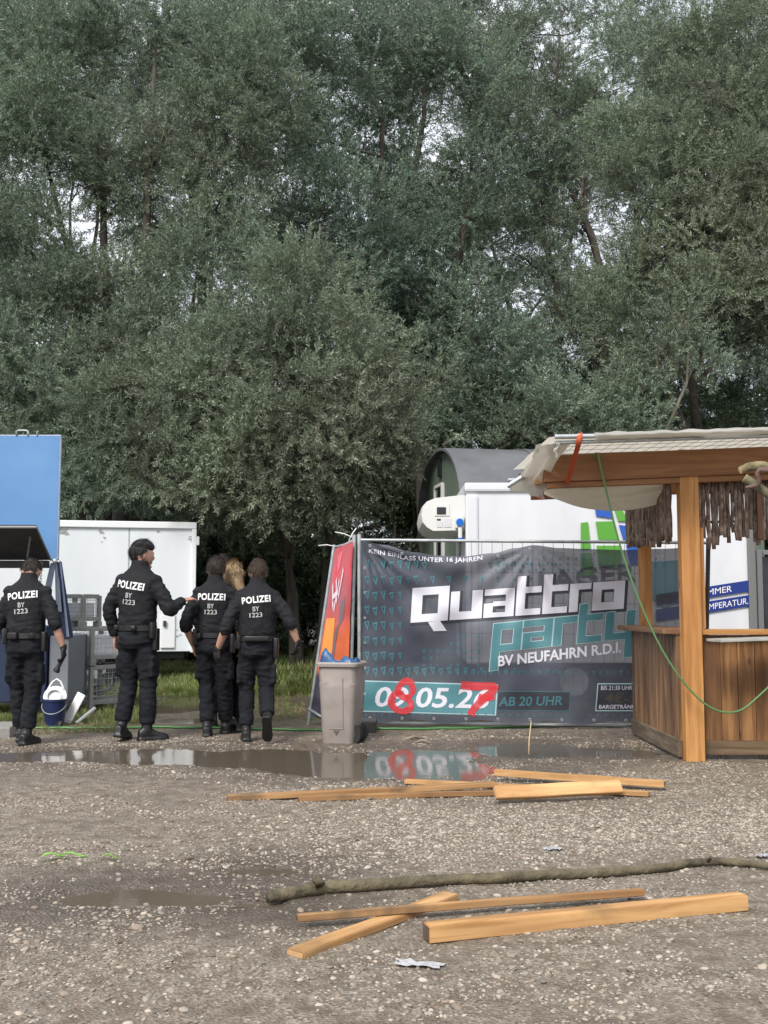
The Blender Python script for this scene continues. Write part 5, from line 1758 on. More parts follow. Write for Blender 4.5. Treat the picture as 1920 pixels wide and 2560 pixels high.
# beams: front beam climbs slightly to the right
bl, br_ = kp(1356, 1174, -0.06), kp(1920, 1152, -0.06)
d = (br_ - bl)
ext = bl + d * (1.75)
cen = (bl + ext) / 2
ang = math.atan2(d.z, d.x)
rotb = Matrix.Rotation(-ang, 3, 'Y')
box_part('beam', ((ext - bl).length, 0.10, 0.225), cen + Vector((0, -0.012, 0)), beam_wood, bar, rotb, 0.008)
box_part('beam_strip', ((ext - bl).length - 0.03, 0.05, 0.05), cen + Vector((0.015, -0.018, -0.138)), beam_wood, bar, rotb, 0.005)
b2 = cen + Vector((-0.05, 0.10, -0.02))
box_part('beam', ((ext - bl).length, 0.09, 0.19), b2, new_pine_x, bar, rotb, 0.008)
box_part('beam', ((ext - bl).length - 0.3, 0.10, 0.2), cen + Vector((0, YKB - YK + 0.12, 0.02)), beam_wood, bar, rotb, 0.008)
for xx in (bl.x + 0.5, xl + 0.08, xl + 1.2, xr):
    box_part('rafter', (0.07, YKB - YK + 0.2, 0.07), (xx, (YK + YKB) / 2 + 0.12, cen.z + (xx - cen.x) * math.tan(ang) + 0.10), beam_wood, bar, None, 0.006)
# hanging sticks
stick_mats = [mat('bark_stick', (0.125, 0.083, 0.064), 0.85, (0.34, 0.275, 0.225), 22, lo=0.42, hi=0.66, bump=0.7, bscale=35, stretch=(1, 1, 0.5), perobj=0.3)]
def stick(px_top, x_w, Yc, z0, z1, r, seed):
    rr = random.Random(seed)
    n = 7
    pts = []
    for i in range(n):
        t = i / (n - 1)
        pts.append(Vector((x_w + rr.uniform(-0.004, 0.004) + 0.012 * (t - 0.3) * rr.uniform(-1, 1), Yc + rr.uniform(-0.004, 0.004), z1 + (z0 - z1) * t)))
    rad = [r * rr.uniform(0.82, 1.15) for _ in range(n)]
    return MB().tube(pts, rad, 7).build('stick', stick_mats[0], bar, True)
px = 1742.0
sd = 0
while px < 1990:
    wpx = rb_.uniform(8.5, 12.5)
    xx = kp(px + wpx / 2, 1300, 0.06).x
    low = rb_.uniform(1322, 1362) if not (1762 < px < 1778) else 1372
    stick(px, xx, YK + 0.06 + rb_.uniform(-0.012, 0.012), kp(px, low).z, bl.z + (xx - bl.x) * math.tan(ang) - 0.10, wpx / 300 * 0.5 * rb_.uniform(0.95, 1.15), sd)
    sd += 1
    px += wpx + rb_.choice((-2.5, -1.5, -0.5, 2.0))
y_ = YK + 0.06
while y_ < YKB - 0.03:
    r = rb_.uniform(0.019, 0.03)
    zz0 = pix(1650, rb_.uniform(1335, 1372), y_).z
    stick(0, xl - 0.03 + rb_.uniform(-0.012, 0.012), y_ + r, zz0, bl.z + (xl - bl.x) * math.tan(ang) - 0.09, r, sd)
    sd += 1
    y_ += 2 * r + rb_.uniform(-0.014, -0.004)
for z_ in (1232, 1306):
    MB().tube([kp(1742, z_, 0.10), kp(2000, z_ - 6, 0.10)], 0.012, 6).build('cross_stick', stick_mats[0], bar, True)
box_part('lath', (0.045, 0.03, 0.62), (kp(1901, 1250).x, YK + 0.03, kp(1901, 1255).z), wood('red_brown_lath', (0.16, 0.075, 0.045), (0.22, 0.11, 0.07), (0.12, 0.055, 0.035), 2), bar, None, 0.004)
# roof: mesh panel with its tube frame, and the cream tarpaulin
roof_y0 = YK - 0.62
rz = lambda xx: bl.z + (xx - bl.x) * math.tan(ang) + 0.155
tarp_mat = mat('cream_tarpaulin', (0.50, 0.50, 0.465), 0.6, (0.62, 0.61, 0.57), 2.2, bump=0.25, bscale=6)
_N, _L = tarp_mat.node_tree.nodes, tarp_mat.node_tree.links
_t = _N.new('ShaderNodeBsdfTranslucent'); _t.inputs['Color'].default_value = (0.66, 0.62, 0.53, 1)
_m = _N.new('ShaderNodeMixShader'); _m.inputs[0].default_value = 0.5
_L.new(_N['Principled BSDF'].outputs[0], _m.inputs[1]); _L.new(_t.outputs[0], _m.inputs[2])
_L.new(_m.outputs[0], [n for n in _N if n.type == 'OUTPUT_MATERIAL'][0].inputs['Surface'])
rp_ = empty('roof_mesh_panel', (0, 0, 0))
tag(rp_, 'mesh fence panel laid flat as the roof of the wooden bar', 'fence panel')
fA, fB = pix(1387, 1107, roof_y0), pix(1920, 1090, roof_y0)
dirx = (fB - fA)
fC = fA + dirx * 1.75
back_off = Vector((0, 2.3, 0.04))
MB().tube([fA, fC], 0.016, 10).build('rail', galv, rp_, auto=40)
MB().tube([fA + back_off, fC + back_off], 0.016, 10).build('rail', galv, rp_, auto=40)
MB().tube([fA + Vector((0.04, 0, 0)), fA + back_off + Vector((0.04, 0, 0))], 0.016, 10).build('rail', galv, rp_, auto=40)
MB().tube([fC, fC + back_off], 0.016, 10).build('rail', galv, rp_, auto=40)
w = MB()
nn_ = 30
for i in range(1, nn_):
    p = fA.lerp(fC, i / nn_)
    w.tube([p, p + back_off], 0.0017, 4, False)
for j in range(1, 9):
    o = back_off * (j / 9)
    w.tube([fA + o, fC + o], 0.0017, 4, False)
w.build('wire_mesh', MATS['dark_wire'], rp_)
o = MB().tube([pix(1387, 1092, roof_y0 - 0.03), pix(1560, 1089, roof_y0 - 0.03), pix(1760, 1086, roof_y0 - 0.03)], 0.019, 10).build('loose_tube', galv, None, auto=40)
tag(o, 'grey steel tube lying along the front edge of the bar roof', 'tube')
o = MB().tube([pix(1858, 1077, roof_y0 - 0.02), pix(2080, 1072, roof_y0 - 0.02)], 0.021, 10)
o.tube([pix(1898, 1077, roof_y0 - 0.02), pix(1908, 1077, roof_y0 - 0.02)], 0.027, 10)
o = o.build('clamped_tube', galv, None, auto=40)
tag(o, 'steel tube with a clamp on the bar roof at the right edge', 'tube')
tp = empty('roof_tarpaulin', (0, 0, 0))
tag(tp, 'cream tarpaulin over the bar roof, crumpled at its left end', 'tarpaulin')
def sheet(fn, nu, nv, nm, parent=tp, m=tarp_mat, solid=True):
    g = MB()
    for i in range(nu + 1):
        for j in range(nv + 1):
            g.v.append(tuple(fn(i / nu, j / nv)))
    for i in range(nu):
        for j in range(nv):
            a = i * (nv + 1) + j
            g.f.append((a, a + nv + 1, a + nv + 2, a + 1))
    ob = g.build(nm, m, parent, True)
    return ob
fT0 = fA + Vector((-0.05, -0.03, 0.028))
sheet(lambda u, v: fT0 + (fC - fA) * u + back_off * v * 1.02 + Vector((0, 0, 0.012 + 0.012 * noise.noise(Vector((u * 14, v * 5, 1))) + 0.008 * math.sin(u * 40))), 80, 24, 'top_sheet')
# front lip over the tubes
sheet(lambda u, v: fT0 + (fC - fA) * (0.12 + 0.88 * u) + Vector((0, -0.055 * math.sin(v * 3.14) - 0.012, 0.035 - 0.06 * v + 0.012 * noise.noise(Vector((u * 22, v * 2, 4))))), 80, 6, 'front_lip')
# belly hanging between the beams
def belly(u, v):
    px = 1346 + 312 * u
    sag = math.sin(math.pi * min(1, 0.04 + u * 0.76)) ** 0.75
    top = pix(px, 1212 - 9 * u, YK + 0.14)
    bot = pix(px, 1213 + 66 * sag - 2 * u, YK + 0.42)
    back = pix(px, 1205 - 12 * u, YK + 1.0)
    if v < 0.5:
        t = v * 2
        p = top.lerp(bot, t) + Vector((0, -0.05 * math.sin(math.pi * t), 0))
    else:
        p = bot.lerp(back, v * 2 - 1)
    return p + Vector((0, 0.02 * math.sin(v * 26 + u * 5) * sag, 0.012 * noise.noise(Vector((u * 5, v * 9, 3)))))
sheet(belly, 40, 30, 'belly')
# crumpled left end, drooping over a tube
def droop(u, v):
    a = pix(1338, 1113, roof_y0 + 0.25).lerp(pix(1430, 1104, roof_y0 + 0.02), u)
    b = pix(1274, 1222, YK + 0.25).lerp(pix(1362, 1248, YK + 0.10), u)
    m_ = pix(1322, 1165, YK - 0.18).lerp(pix(1352, 1172, YK - 0.02), u)
    p = a * (1 - v) ** 2 + m_ * 2 * v * (1 - v) + b * v * v
    n_ = Vector((0.55, -0.8, 0.2))
    f_ = 0.042 * math.sin(u * 13 + 3.0 * v + 2.5 * noise.noise(Vector((u * 2, v * 3, 0)))) * (0.35 + 0.65 * math.sin(math.pi * min(1, v + 0.15)))
    f_ += 0.05 * noise.noise(Vector((u * 5, v * 7, 5)))
    return p + n_ * f_
sheet(droop, 36, 44, 'crumpled_end')
sheet(lambda u, v: pix(1388, 1105, roof_y0 - 0.02).lerp(pix(1398, 1104, roof_y0 - 0.02), u).lerp(pix(1386, 1142, roof_y0 - 0.04).lerp(pix(1391, 1146, roof_y0 - 0.04), u), v) + Vector((0.01 * math.sin(v * 9), 0.02 * noise.noise(Vector((u * 3, v * 5, 1))), 0)), 6, 14, 'torn_tip')
o = MB().tube([pix(1352, 1163, YK + 0.02), pix(1268, 1216, YK + 0.05)], 0.021, 10).build('loose_tube', galv, None, auto=40)
tag(o, 'grey steel tube poking out of the crumpled tarpaulin', 'tube')
o = MB().tube([pix(1345, 1200, YK + 0.3), pix(1272, 1200, YK + 0.5)], 0.017, 10).build('loose_tube', galv, None, auto=40)
tag(o, 'short tube end behind the one poking out of the tarpaulin', 'tube')
# ratchet strap
strap = mat('orange_strap', (0.48, 0.085, 0.03), 0.7, (0.56, 0.11, 0.04), 30)
st_pts = [pix(1449, 1106, roof_y0 + 0.02), pix(1450, 1083, roof_y0), pix(1449, 1088, roof_y0 - 0.055), pix(1446, 1110, roof_y0 - 0.045), pix(1444, 1118, roof_y0 + 0.1), pix(1418, 1206, YK - 0.135), pix(1416, 1213, YK - 0.06)]
g = MB()
for i, p in enumerate(st_pts):
    w_ = Vector((0.022, 0, 0.006))
    g.v += [tuple(p - w_), tuple(p + w_)]
    if i:
        g.f.append((2 * i - 2, 2 * i - 1, 2 * i + 1, 2 * i))
o = g.build('ratchet_strap', strap, None, True)
sm_ = o.modifiers.new('t', 'SOLIDIFY'); sm_.thickness = 0.003
tag(o, 'orange ratchet strap slung round the beam of the bar', 'strap')
o = MB().box(pix(1353, 1237, YK + 0.12), (0.04, 0.012, 0.075), Euler((0.1, 0.12, 0.2)), 0.004).build('strap_end', strap, None)
tag(o, 'short red strap end hanging below the crumpled tarpaulin', 'strap')
MB().tube([pix(1352, 1228, YK + 0.11), pix(1380, 1221, YK + 0.02), pix(1416, 1211, YK - 0.09)], 0.004, 6).build('cord', tarp_mat, tp, True)
# green cable
cable_green = mat('green_cable', (0.09, 0.20, 0.075), 0.45)
pts_px = [(1487, 1146, -0.135), (1487, 1136, -0.15), (1491, 1133, -0.16), (1495, 1138, -0.165), (1503, 1175, -0.17), (1520, 1245, -0.17), (1545, 1345, -0.17), (1575, 1440, -0.18), (1610, 1530, -0.2), (1650, 1615, -0.22), (1690, 1680, -0.24), (1735, 1735, -0.25), (1775, 1768, -0.25), (1815, 1781, -0.25), (1855, 1774, -0.25), (1895, 1742, -0.25), (1940, 1695, -0.25), (2000, 1600, -0.25), (2080, 1420, -0.22), (2140, 1200, -0.18), (2150, 1150, -0.16)]
cp = [kp(a, b, d) for a, b, d in pts_px]
def smooth_path(P, m_=5):
    res = []
    for i in range(len(P) - 1):
        p0, p1, p2, p3 = P[max(i - 1, 0)], P[i], P[i + 1], P[min(i + 2, len(P) - 1)]
        for s in range(m_):
            t = s / m_
            res.append(0.5 * ((2 * p1) + (p2 - p0) * t + (2 * p0 - 5 * p1 + 4 * p2 - p3) * t * t + (3 * p1 - p0 - 3 * p2 + p3) * t ** 3))
    res.append(P[-1])
    return res
tag(MB().tube(smooth_path(cp), 0.0085, 8).build('hanging_cable', cable_green, None, True), 'green cable drooping from the beam across the front of the bar', 'cable')
# grey table whose corner shows before the counter
tb = empty('folding_table', (0, 0, 0))
tag(tb, 'grey table top edge poking in before the bar counter at the right edge', 'table')
c0 = pix(1791, 1600, YK - 0.42)
tz = c0.z
rt = R(4)
M = Matrix.Translation((c0.x, c0.y, tz)) @ Matrix.Rotation(R(9), 4, 'Z') @ Matrix.Rotation(R(-1.6), 4, 'Y')
box_part('table_top', (1.7, 0.26, 0.022), M @ Vector((0.85, 0.05, -0.005)), mat('grey_board', (0.42, 0.43, 0.40), 0.5, (0.28, 0.29, 0.27), 5), tb, (Matrix.Rotation(R(9), 3, 'Z') @ Matrix.Rotation(R(-1.6), 3, 'Y')), 0.004)
for dx in (0.62, 1.6):
    for dy in (-0.05, 0.14):
        p = M @ Vector((dx, dy, 0))
        box_part('leg', (0.035, 0.035, round(p.z - 0.02, 2)), (p.x, p.y, (p.z - 0.02) / 2), dark_metal, tb)

# cut branches leaning in from the right
bark_olive = mat('olive_bark', (0.085, 0.08, 0.045), 0.8, (0.17, 0.155, 0.095), 10, bump=0.6, bscale=30)
bark_brown = mat('red_brown_bark', (0.11, 0.065, 0.055), 0.75, (0.16, 0.10, 0.085), 10, bump=0.5, bscale=30)
cut_wood = mat('fresh_cut_wood', (0.62, 0.44, 0.22), 0.6, (0.70, 0.54, 0.31), 15)
def branch(pts, rad, m, label, cut=True, nm='cut_branch', subs=()):
    root = empty(nm, pts[0])
    tag(root, label, 'branch')
    o_ = Vector(pts[0])
    loc = smooth_path([Vector(p) - o_ for p in pts], 6)
    k_ = len(loc)
    rr = random.Random(len(label))
    rd = []
    for i in range(k_):
        t = i / (k_ - 1) * (len(rad) - 1)
        a = int(min(t, len(rad) - 2))
        rd.append((rad[a] + (rad[a + 1] - rad[a]) * (t - a)) * rr.uniform(0.94, 1.06))
    MB().tube(loc, rd, 12).build('bark', m, root, True)
    if cut:
        d = (loc[0] - loc[1]).normalized()
        MB().tube([loc[0] + d * 0.001, loc[0] + d * 0.004], rd[0] * 0.97, 14).build('cut_face', cut_wood, root)
    for (a, b, r0_, r1_) in subs:
        MB().tube([Vector(a) - o_, (Vector(a) + Vector(b)) / 2 - o_ + Vector((0.005, 0, 0.01)), Vector(b) - o_], [r0_, (r0_ + r1_) / 2, r1_], 8).build('side_shoot', m, root, True)
    return root
YL = 8.1
branch([pix(1862, 1196, YL), pix(1925, 1238, YL - 0.05), pix(2100, 1360, YL - 0.2), (5.0, YL - 0.5, 0.0)], [0.036, 0.034, 0.045, 0.055], bark_olive, 'olive cut branch end with a pale round cut face at the right edge')
branch([pix(1851, 1176, YL + 0.06), pix(1880, 1166, YL + 0.06), pix(1925, 1170, YL + 0.02), pix(2030, 1225, YL - 0.15), pix(2200, 1420, YL - 0.25), (5.3, YL - 0.4, 0.0)], [0.028, 0.034, 0.036, 0.04, 0.045, 0.05], mat('mossy_bark', (0.10, 0.09, 0.04), 0.85, (0.25, 0.2, 0.11), 9, bump=0.8, bscale=25), 'mossy cut branch lying over the olive one at the right edge')
branch([pix(1864, 1219, YL - 0.06), pix(1895, 1212, YL - 0.1), pix(1960, 1190, YL - 0.15), (4.6, YL - 0.3, 1.3), (5.5, YL - 0.5, 0.0)], [0.010, 0.017, 0.02, 0.022, 0.025], bark_brown, 'thin reddish branch below the olive cut branch', False)
# ------------------------------------------------------------------ police officers
uniform = mat('uniform_black', (0.0075, 0.008, 0.0105), 0.8, (0.013, 0.0138, 0.0175), 7, bump=0.9, bscale=11, spec=0.3)
trouser = mat('trouser_black', (0.0075, 0.0085, 0.0115), 0.85, (0.0125, 0.0138, 0.0185), 6, bump=1.0, bscale=10, spec=0.25)
leather = mat('black_leather', (0.011, 0.011, 0.012), 0.45, spec=0.5)
glove_m = mat('glove_black', (0.010, 0.010, 0.011), 0.6)
skin_m = mat('skin', (0.42, 0.235, 0.17), 0.5, (0.48, 0.28, 0.21), 10, spec=0.4)
refl = mat('reflective_white', (0.80, 0.80, 0.80), 0.45)
refl_grey = mat('reflective_grey', (0.52, 0.52, 0.52), 0.45)
hair_mats = {'black': mat('hair_black', (0.006, 0.005, 0.005), 0.75, (0.018, 0.015, 0.014), 34, bump=0.7, bscale=60, stretch=(1, 1, 0.3)),
             'brown': mat('hair_brown', (0.028, 0.017, 0.011), 0.75, (0.075, 0.048, 0.032), 34, bump=0.7, bscale=60, stretch=(1, 1, 0.3)),
             'dark': mat('hair_dark_brown', (0.016, 0.011, 0.009), 0.75, (0.045, 0.031, 0.024), 34, bump=0.7, bscale=60, stretch=(1, 1, 0.3)),
             'blonde': mat('hair_blonde', (0.20, 0.125, 0.06), 0.6, (0.46, 0.33, 0.19), 34, bump=0.7, bscale=60, stretch=(1, 1, 0.25))}

def ring_e(c, xa, ya, rx, ry, n=20, p=2.3):
    pts = []
    for i in range(n):
        a = 2 * math.pi * i / n
        ca, sa = math.cos(a), math.sin(a)
        k = (abs(ca) ** p + abs(sa) ** p) ** (-1 / p)
        pts.append(Vector(c) + xa * (rx * ca * k) + ya * (ry * sa * k))
    return pts
def limb(mb, pts, rad, n=12, m_=4):
    P = smooth_path([Vector(p) for p in pts], m_)
    k_ = len(P)
    rd = []
    for i in range(k_):
        t = i / (k_ - 1) * (len(rad) - 1)
        a = int(min(t, len(rad) - 2))
        rd.append(rad[a] + (rad[a + 1] - rad[a]) * (t - a))
    mb.tube(P, rd, n)
def hand(mb, wrist, d, nrm, side, curl=0.5, fat=1.0):
    """wrist point, direction of the hand, palm normal, side=+1 when the thumb lies along +(d x nrm)."""
    d = Vector(d).normalized()
    nrm = (Vector(nrm) - d * Vector(nrm).dot(d)).normalized()
    s = d.cross(nrm).normalized() * side
    w = Vector(wrist)
    f = fat
    rings = []
    for t, hw, ht in ((-0.02, 0.026, 0.021), (0.0, 0.028, 0.02), (0.03, 0.038, 0.017), (0.065, 0.043, 0.015), (0.09, 0.040, 0.013)):
        rings.append(ring_e(w + d * t, s, nrm, hw * f, ht * f, 14))
    mb.loft(rings, True)
    for k, (off, L_, r) in enumerate(((0.030, 0.072, 0.0088), (0.010, 0.080, 0.0092), (-0.011, 0.075, 0.0088), (-0.030, 0.058, 0.008))):
        p = w + d * 0.085 + s * off
        a = 0.0
        pts = [w + d * 0.06 + s * off, p]
        for seg in (0.42, 0.32, 0.26):
            a += curl * (0.55 + 0.1 * k)
            p = p + (d * math.cos(a) + nrm * math.sin(a)) * L_ * seg
            pts.append(p)
        mb.tube(pts, [r * 1.05 * f, r * 1.05 * f, r * f, r * 0.92 * f, r * 0.75 * f], 8)
    tb_ = [w + d * 0.015 + s * 0.02, w + d * 0.04 + s * 0.046 + nrm * 0.008, w + d * 0.068 + s * 0.056 + nrm * 0.02, w + d * 0.092 + s * 0.053 + nrm * (0.028 + 0.01 * curl)]
    mb.tube(tb_, [0.013 * f, 0.0125 * f, 0.0105 * f, 0.008 * f], 8)

def wrinkle(me, amp, sx, sz, seed, keep=None):
    off = Vector((seed * 3.7, seed * 1.3, 0))
    me.update()
    cs_ = [v.co.copy() for v in me.vertices]
    ns_ = [v.normal.copy() for v in me.vertices]
    for v, c, n in zip(me.vertices, cs_, ns_):
        a = noise.noise(Vector((c.x * sx, c.y * sx, c.z * sz)) + off)
        b = noise.noise(Vector((c.x * sx * 2.3, c.y * sx * 2.3, c.z * sz * 2.1)) + off)
        k = 1.0 if keep is None else keep(c)
        v.co = c + n * (amp * (abs(a) * -1.6 + 0.35 + 0.5 * b)) * k

def officer(name, label, loc, rz, scale, P, texts=True):
    """P: pose in metres for a 1.80 m figure, x right, y the way the person faces, z up."""
    root = empty(name, loc, rz)
    root.scale = (scale,) * 3
    tag(root, label, 'person', 'police officers walking away')
    X, Yv, Z = Vector((1, 0, 0)), Vector((0, 1, 0)), Vector((0, 0, 1))
    hipc = Vector(P.get('hip', (0, 0, 0.955)))
    lean = P.get('lean', 0.04)          # forward lean of the torso, radians
    side = P.get('side', 0.0)           # sideways lean
    def T(x, y, z):                     # torso frame, z measured up from the hip
        q = Matrix.Rotation(-lean, 3, 'X') @ Matrix.Rotation(side, 3, 'Y') @ Vector((x, y, z))
        return hipc + q
    tx = Matrix.Rotation(-lean, 3, 'X') @ Matrix.Rotation(side, 3, 'Y') @ X
    ty = Matrix.Rotation(-lean, 3, 'X') @ Matrix.Rotation(side, 3, 'Y') @ Yv
    sh = {s: T(s * 0.17, P.get('shy', {}).get(s, -0.01), 0.485 + P.get('shz', {}).get(s, 0.0)) for s in (-1, 1)}
    neck = T(0, 0.0, 0.60)
    yaw, pitch = P.get('head', (0.0, 0.0))
    HM = Matrix.Rotation(yaw, 3, 'Z') @ Matrix.Rotation(-pitch, 3, 'X')
    hc = neck + (Matrix.Rotation(-lean - pitch * 0.55, 3, 'X') @ Vector((0, 0.028, 0.113)))
    arms = P['arms']                    # side -> (elbow, wrist, hand dir, palm normal, curl, gloved, rolled)
    legs = P['legs']                    # side -> (knee, ankle, toe yaw, foot pitch)
    # --- body: skin, one mesh
    b = MB()
    def head_pt(v):
        x, y, z = v
        # jaw narrows and the face comes forward
        low = max(0.0, -z / 0.12)
        x *= 1 - 0.30 * low * low
        if y > 0: y *= 1 - 0.12 * max(0.0, z / 0.12)
        if y < 0: y *= 1.06 - 0.25 * low
        y += 0.018 * low
        return Vector((x, y, z))
    hv, hf = [], []
    nu_, nv_ = 26, 18
    tmp = MB().ell((0, 0, 0), (0.084, 0.104, 0.127), None, nu_, nv_)
    b.add([hc + HM @ head_pt(v) for v in tmp.v], tmp.f)
    hp = lambda x, y, z: hc + HM @ Vector((x, y, z))
    b.tube([hp(0, 0.094, 0.02), hp(0, 0.113, -0.018), hp(0, 0.104, -0.033)], [0.009, 0.015, 0.012], 8)        # nose
    b.ell(hp(0, 0.096, 0.028), (0.05, 0.012, 0.010), HM)                                                       # brow
    b.ell(hp(0, 0.096, -0.062), (0.024, 0.012, 0.010), HM)                                                     # lips
    b.ell(hp(0, 0.087, -0.1), (0.026, 0.02, 0.018), HM)                                                     # chin
    for s in (-1, 1):
        b.ell(hp(s * 0.087, -0.008, -0.012), (0.010, 0.021, 0.034), HM)                                       # ears
    b.tube([neck + Vector((0, -0.01, -0.06)), neck + Vector((0, 0.0, 0.03)), hc + HM @ Vector((0, -0.012, -0.05))], [0.06, 0.056, 0.055], 14)
    b.loft([ring_e(T(0, 0, z), tx, ty, rx, ry, 16) for z, rx, ry in ((-0.05, 0.13, 0.09), (0.1, 0.125, 0.085), (0.35, 0.145, 0.09), (0.50, 0.12, 0.07), (0.585, 0.055, 0.05))], True)
    for s in (-1, 1):
        el, wr, hd, pn, curl, gl, rolled = arms[s]
        limb(b, [sh[s] - Vector((s * 0.035, 0, 0.02)), (sh[s] + Vector(el)) / 2, el, (Vector(el) + Vector(wr)) / 2, wr], [0.036, 0.042, 0.038, 0.04, 0.026], 12)
        if not gl:
            hand(b, wr, hd, pn, s * P.get('thumb', {}).get(s, 1), curl)
        else:
            b.ell(Vector(wr) + Vector(hd).normalized() * 0.04, (0.02, 0.02, 0.03))
        kn, an, tyaw, fp_ = legs[s]
        hj = hipc + Vector((s * 0.095, 0, -0.03))
        limb(b, [hj, (hj + Vector(kn)) / 2, kn, (Vector(kn) + Vector(an)) / 2, an], [0.08, 0.07, 0.05, 0.05, 0.034], 12)
    me = remeshed(b, 0.0065, 3, 0.45, 'body')
    link('body', me, skin_m, root, True)
    for s in (-1, 1):
        MB().ell(hp(s * 0.033, 0.094, 0.012), (0.011, 0.008, 0.0065), HM, 10, 6).build('eye', mat('eye', (0.5, 0.5, 0.5), 0.2) if 'eye' not in MATS else MATS['eye'], root, True)
    # --- hair
    kind = P.get('hair', ('brown', 'short'))
    h = MB()
    tmp = MB().ell((0, 0, 0), (0.096, 0.116, 0.136), None, 30, 20)
    keepv = []
    for v in tmp.v:
        p = head_pt(v)
        fx, fy, fz = p
        front_line = 0.02 + 0.62 * max(0.0, fz - 0.015)
        ok = (fy < front_line + 0.004 and fz > -0.097) if fz < 0.055 else True
        if abs(fx) > 0.06 and fz < -0.03 and fy > -0.04: ok = False
        if fy > 0.055 and fz < 0.062: ok = False
        keepv.append(ok)
    pts = [hp(*(head_pt(v) + Vector((0, -0.004, 0.006)))) for v in tmp.v]
    o1 = P.get('seed', 1) * 5.0
    pts = [p + (p - hc).normalized() * (0.008 * noise.noise(p * 24 + Vector((o1, 0, 0))) + 0.008 * noise.noise(p * 60 + Vector((o1, 3, 0)))) for p in pts]
    fs_ = [f for f in tmp.f if all(keepv[i] for i in f)]
    used = sorted(set(i for f in fs_ for i in f))
    re_ = {i: k for k, i in enumerate(used)}
    h.add([pts[i] for i in used], [[re_[i] for i in f] for f in fs_])
    ho = h.build('hair', hair_mats[kind[0]], root, True)
    sm_ = ho.modifiers.new('t', 'SOLIDIFY'); sm_.thickness = 0.016; sm_.offset = -1
    ss_ = ho.modifiers.new('s', 'SUBSURF'); ss_.levels = 1; ss_.render_levels = 1
    # loose strands over the scalp, so the outline is hair and not a shell
    rs_ = random.Random(P.get('seed', 1) * 31)
    hs_ = MB()
    hvv, hff = list(h.v), list(h.f)
    long_ = kind[1] == 'long'
    for k in range(1500 if not long_ else 1100):
        f = hff[rs_.randrange(len(hff))]
        a_, b_, c_ = [Vector(hvv[i]) for i in rs_.sample(list(f), 3)]
        u_, v_ = sorted((rs_.random(), rs_.random()))
        s0 = a_ * u_ + b_ * (v_ - u_) + c_ * (1 - v_)
        nrm = (s0 - hc).normalized()
        local = HM.inverted() @ (s0 - hc)
        if local.z > 0.06:
            flow = HM @ Vector((local.x * 3, 0.5 if kind[1] == 'top' else -0.35, 0.15))
        else:
            flow = HM @ Vector((local.x * 0.6, -0.15 if local.y > -0.03 else 0.05, -1))
        flow = (flow - nrm * flow.dot(nrm)).normalized() + Vector((rs_.gauss(0, 0.22), rs_.gauss(0, 0.22), rs_.gauss(0, 0.22)))
        L_ = rs_.uniform(0.018, 0.038) * (1.5 if kind[1] == 'top' and local.z > 0.05 else 1.0) * (2.2 if long_ else 1.0)
        sd_ = flow.cross(nrm).normalized() * rs_.uniform(0.0012, 0.0024)
        lift = nrm * rs_.uniform(0.002, 0.008)
        p1, p2 = s0 + flow * L_ * 0.5 + lift, s0 + flow * L_ + lift * 0.3
        hs_.add([s0 - sd_, s0 + sd_, p1 + sd_, p1 - sd_, p2], [(0, 1, 2, 3), (3, 2, 4)])
    so_ = link('hair_strands', hs_.mesh('hair_strands'), hair_mats[kind[0]], root)
    so_['kind'] = 'stuff'
    if kind[1] == 'top':       # fuller on top, swept forward
        t_ = MB().ell(hp(0, 0.004, 0.082), (0.088, 0.102, 0.062), HM, 20, 12)
        t_.v = [tuple(Vector(v) + Vector((0, 0, 0.01)) * noise.noise(Vector(v) * 30)) for v in t_.v]
        t_.build('hair_top', hair_mats[kind[0]], root, True)
        ts_ = MB()
        for k in range(500):
            s0 = Vector(t_.v[rs_.randrange(len(t_.v))])
            lz = (HM.inverted() @ (s0 - hc)).z
            if lz < 0.07: continue
            s0 += Vector((rs_.gauss(0, 0.008), rs_.gauss(0, 0.008), 0))
            flow = HM @ Vector((rs_.gauss(0.1, 0.3), 0.8, rs_.uniform(0.0, 0.5)))
            p2 = s0 + flow.normalized() * rs_.uniform(0.02, 0.045)
            sd_ = flow.cross(Vector((0, 0, 1))).normalized() * 0.002
            ts_.add([s0 - sd_, s0 + sd_, p2], [(0, 1, 2)])
        link('hair_strands', ts_.mesh('hair_strands'), hair_mats[kind[0]], root)['kind'] = 'stuff'
    if kind[1] == 'long':
        t_ = MB()
        for k in range(9):
            a = -1.1 + 2.2 * k / 8
            s0 = hp(0.075 * math.sin(a), -0.085 * math.cos(a), 0.03)
            s1 = hp(0.088 * math.sin(a), -0.105 * math.cos(a), -0.06)
            s2 = hp(0.05 * math.sin(a) + 0.055, -0.10 * math.cos(a) - 0.02, -0.15)
            s3 = hp(0.02 * math.sin(a) + 0.09, -0.11, -0.22 - 0.02 * math.cos(k * 2.0))
            limb(t_, [s0, s1, s2, s3], [0.022, 0.024, 0.017, 0.005], 8, 4)
        me = remeshed(t_, 0.008, 2, None, 'hair_length')
        link('hair_length', me, hair_mats[kind[0]], root, True)
        hl_ = MB()
        for k in range(260):
            v_ = me.vertices[rs_.randrange(len(me.vertices))]
            s0, nrm = v_.co.copy(), v_.normal.copy()
            L_ = rs_.uniform(0.03, 0.08)
            flow = (HM @ Vector((0.25 + rs_.gauss(0, 0.15), -0.1, -1))).normalized()
            sd_ = flow.cross(nrm).normalized() * 0.0018
            p2 = s0 + flow * L_ + nrm * rs_.uniform(-0.004, 0.008)
            p1 = (s0 + p2) / 2 + nrm * 0.005
            hl_.add([s0 - sd_, s0 + sd_, p1 + sd_, p1 - sd_, p2], [(0, 1, 2, 3), (3, 2, 4)])
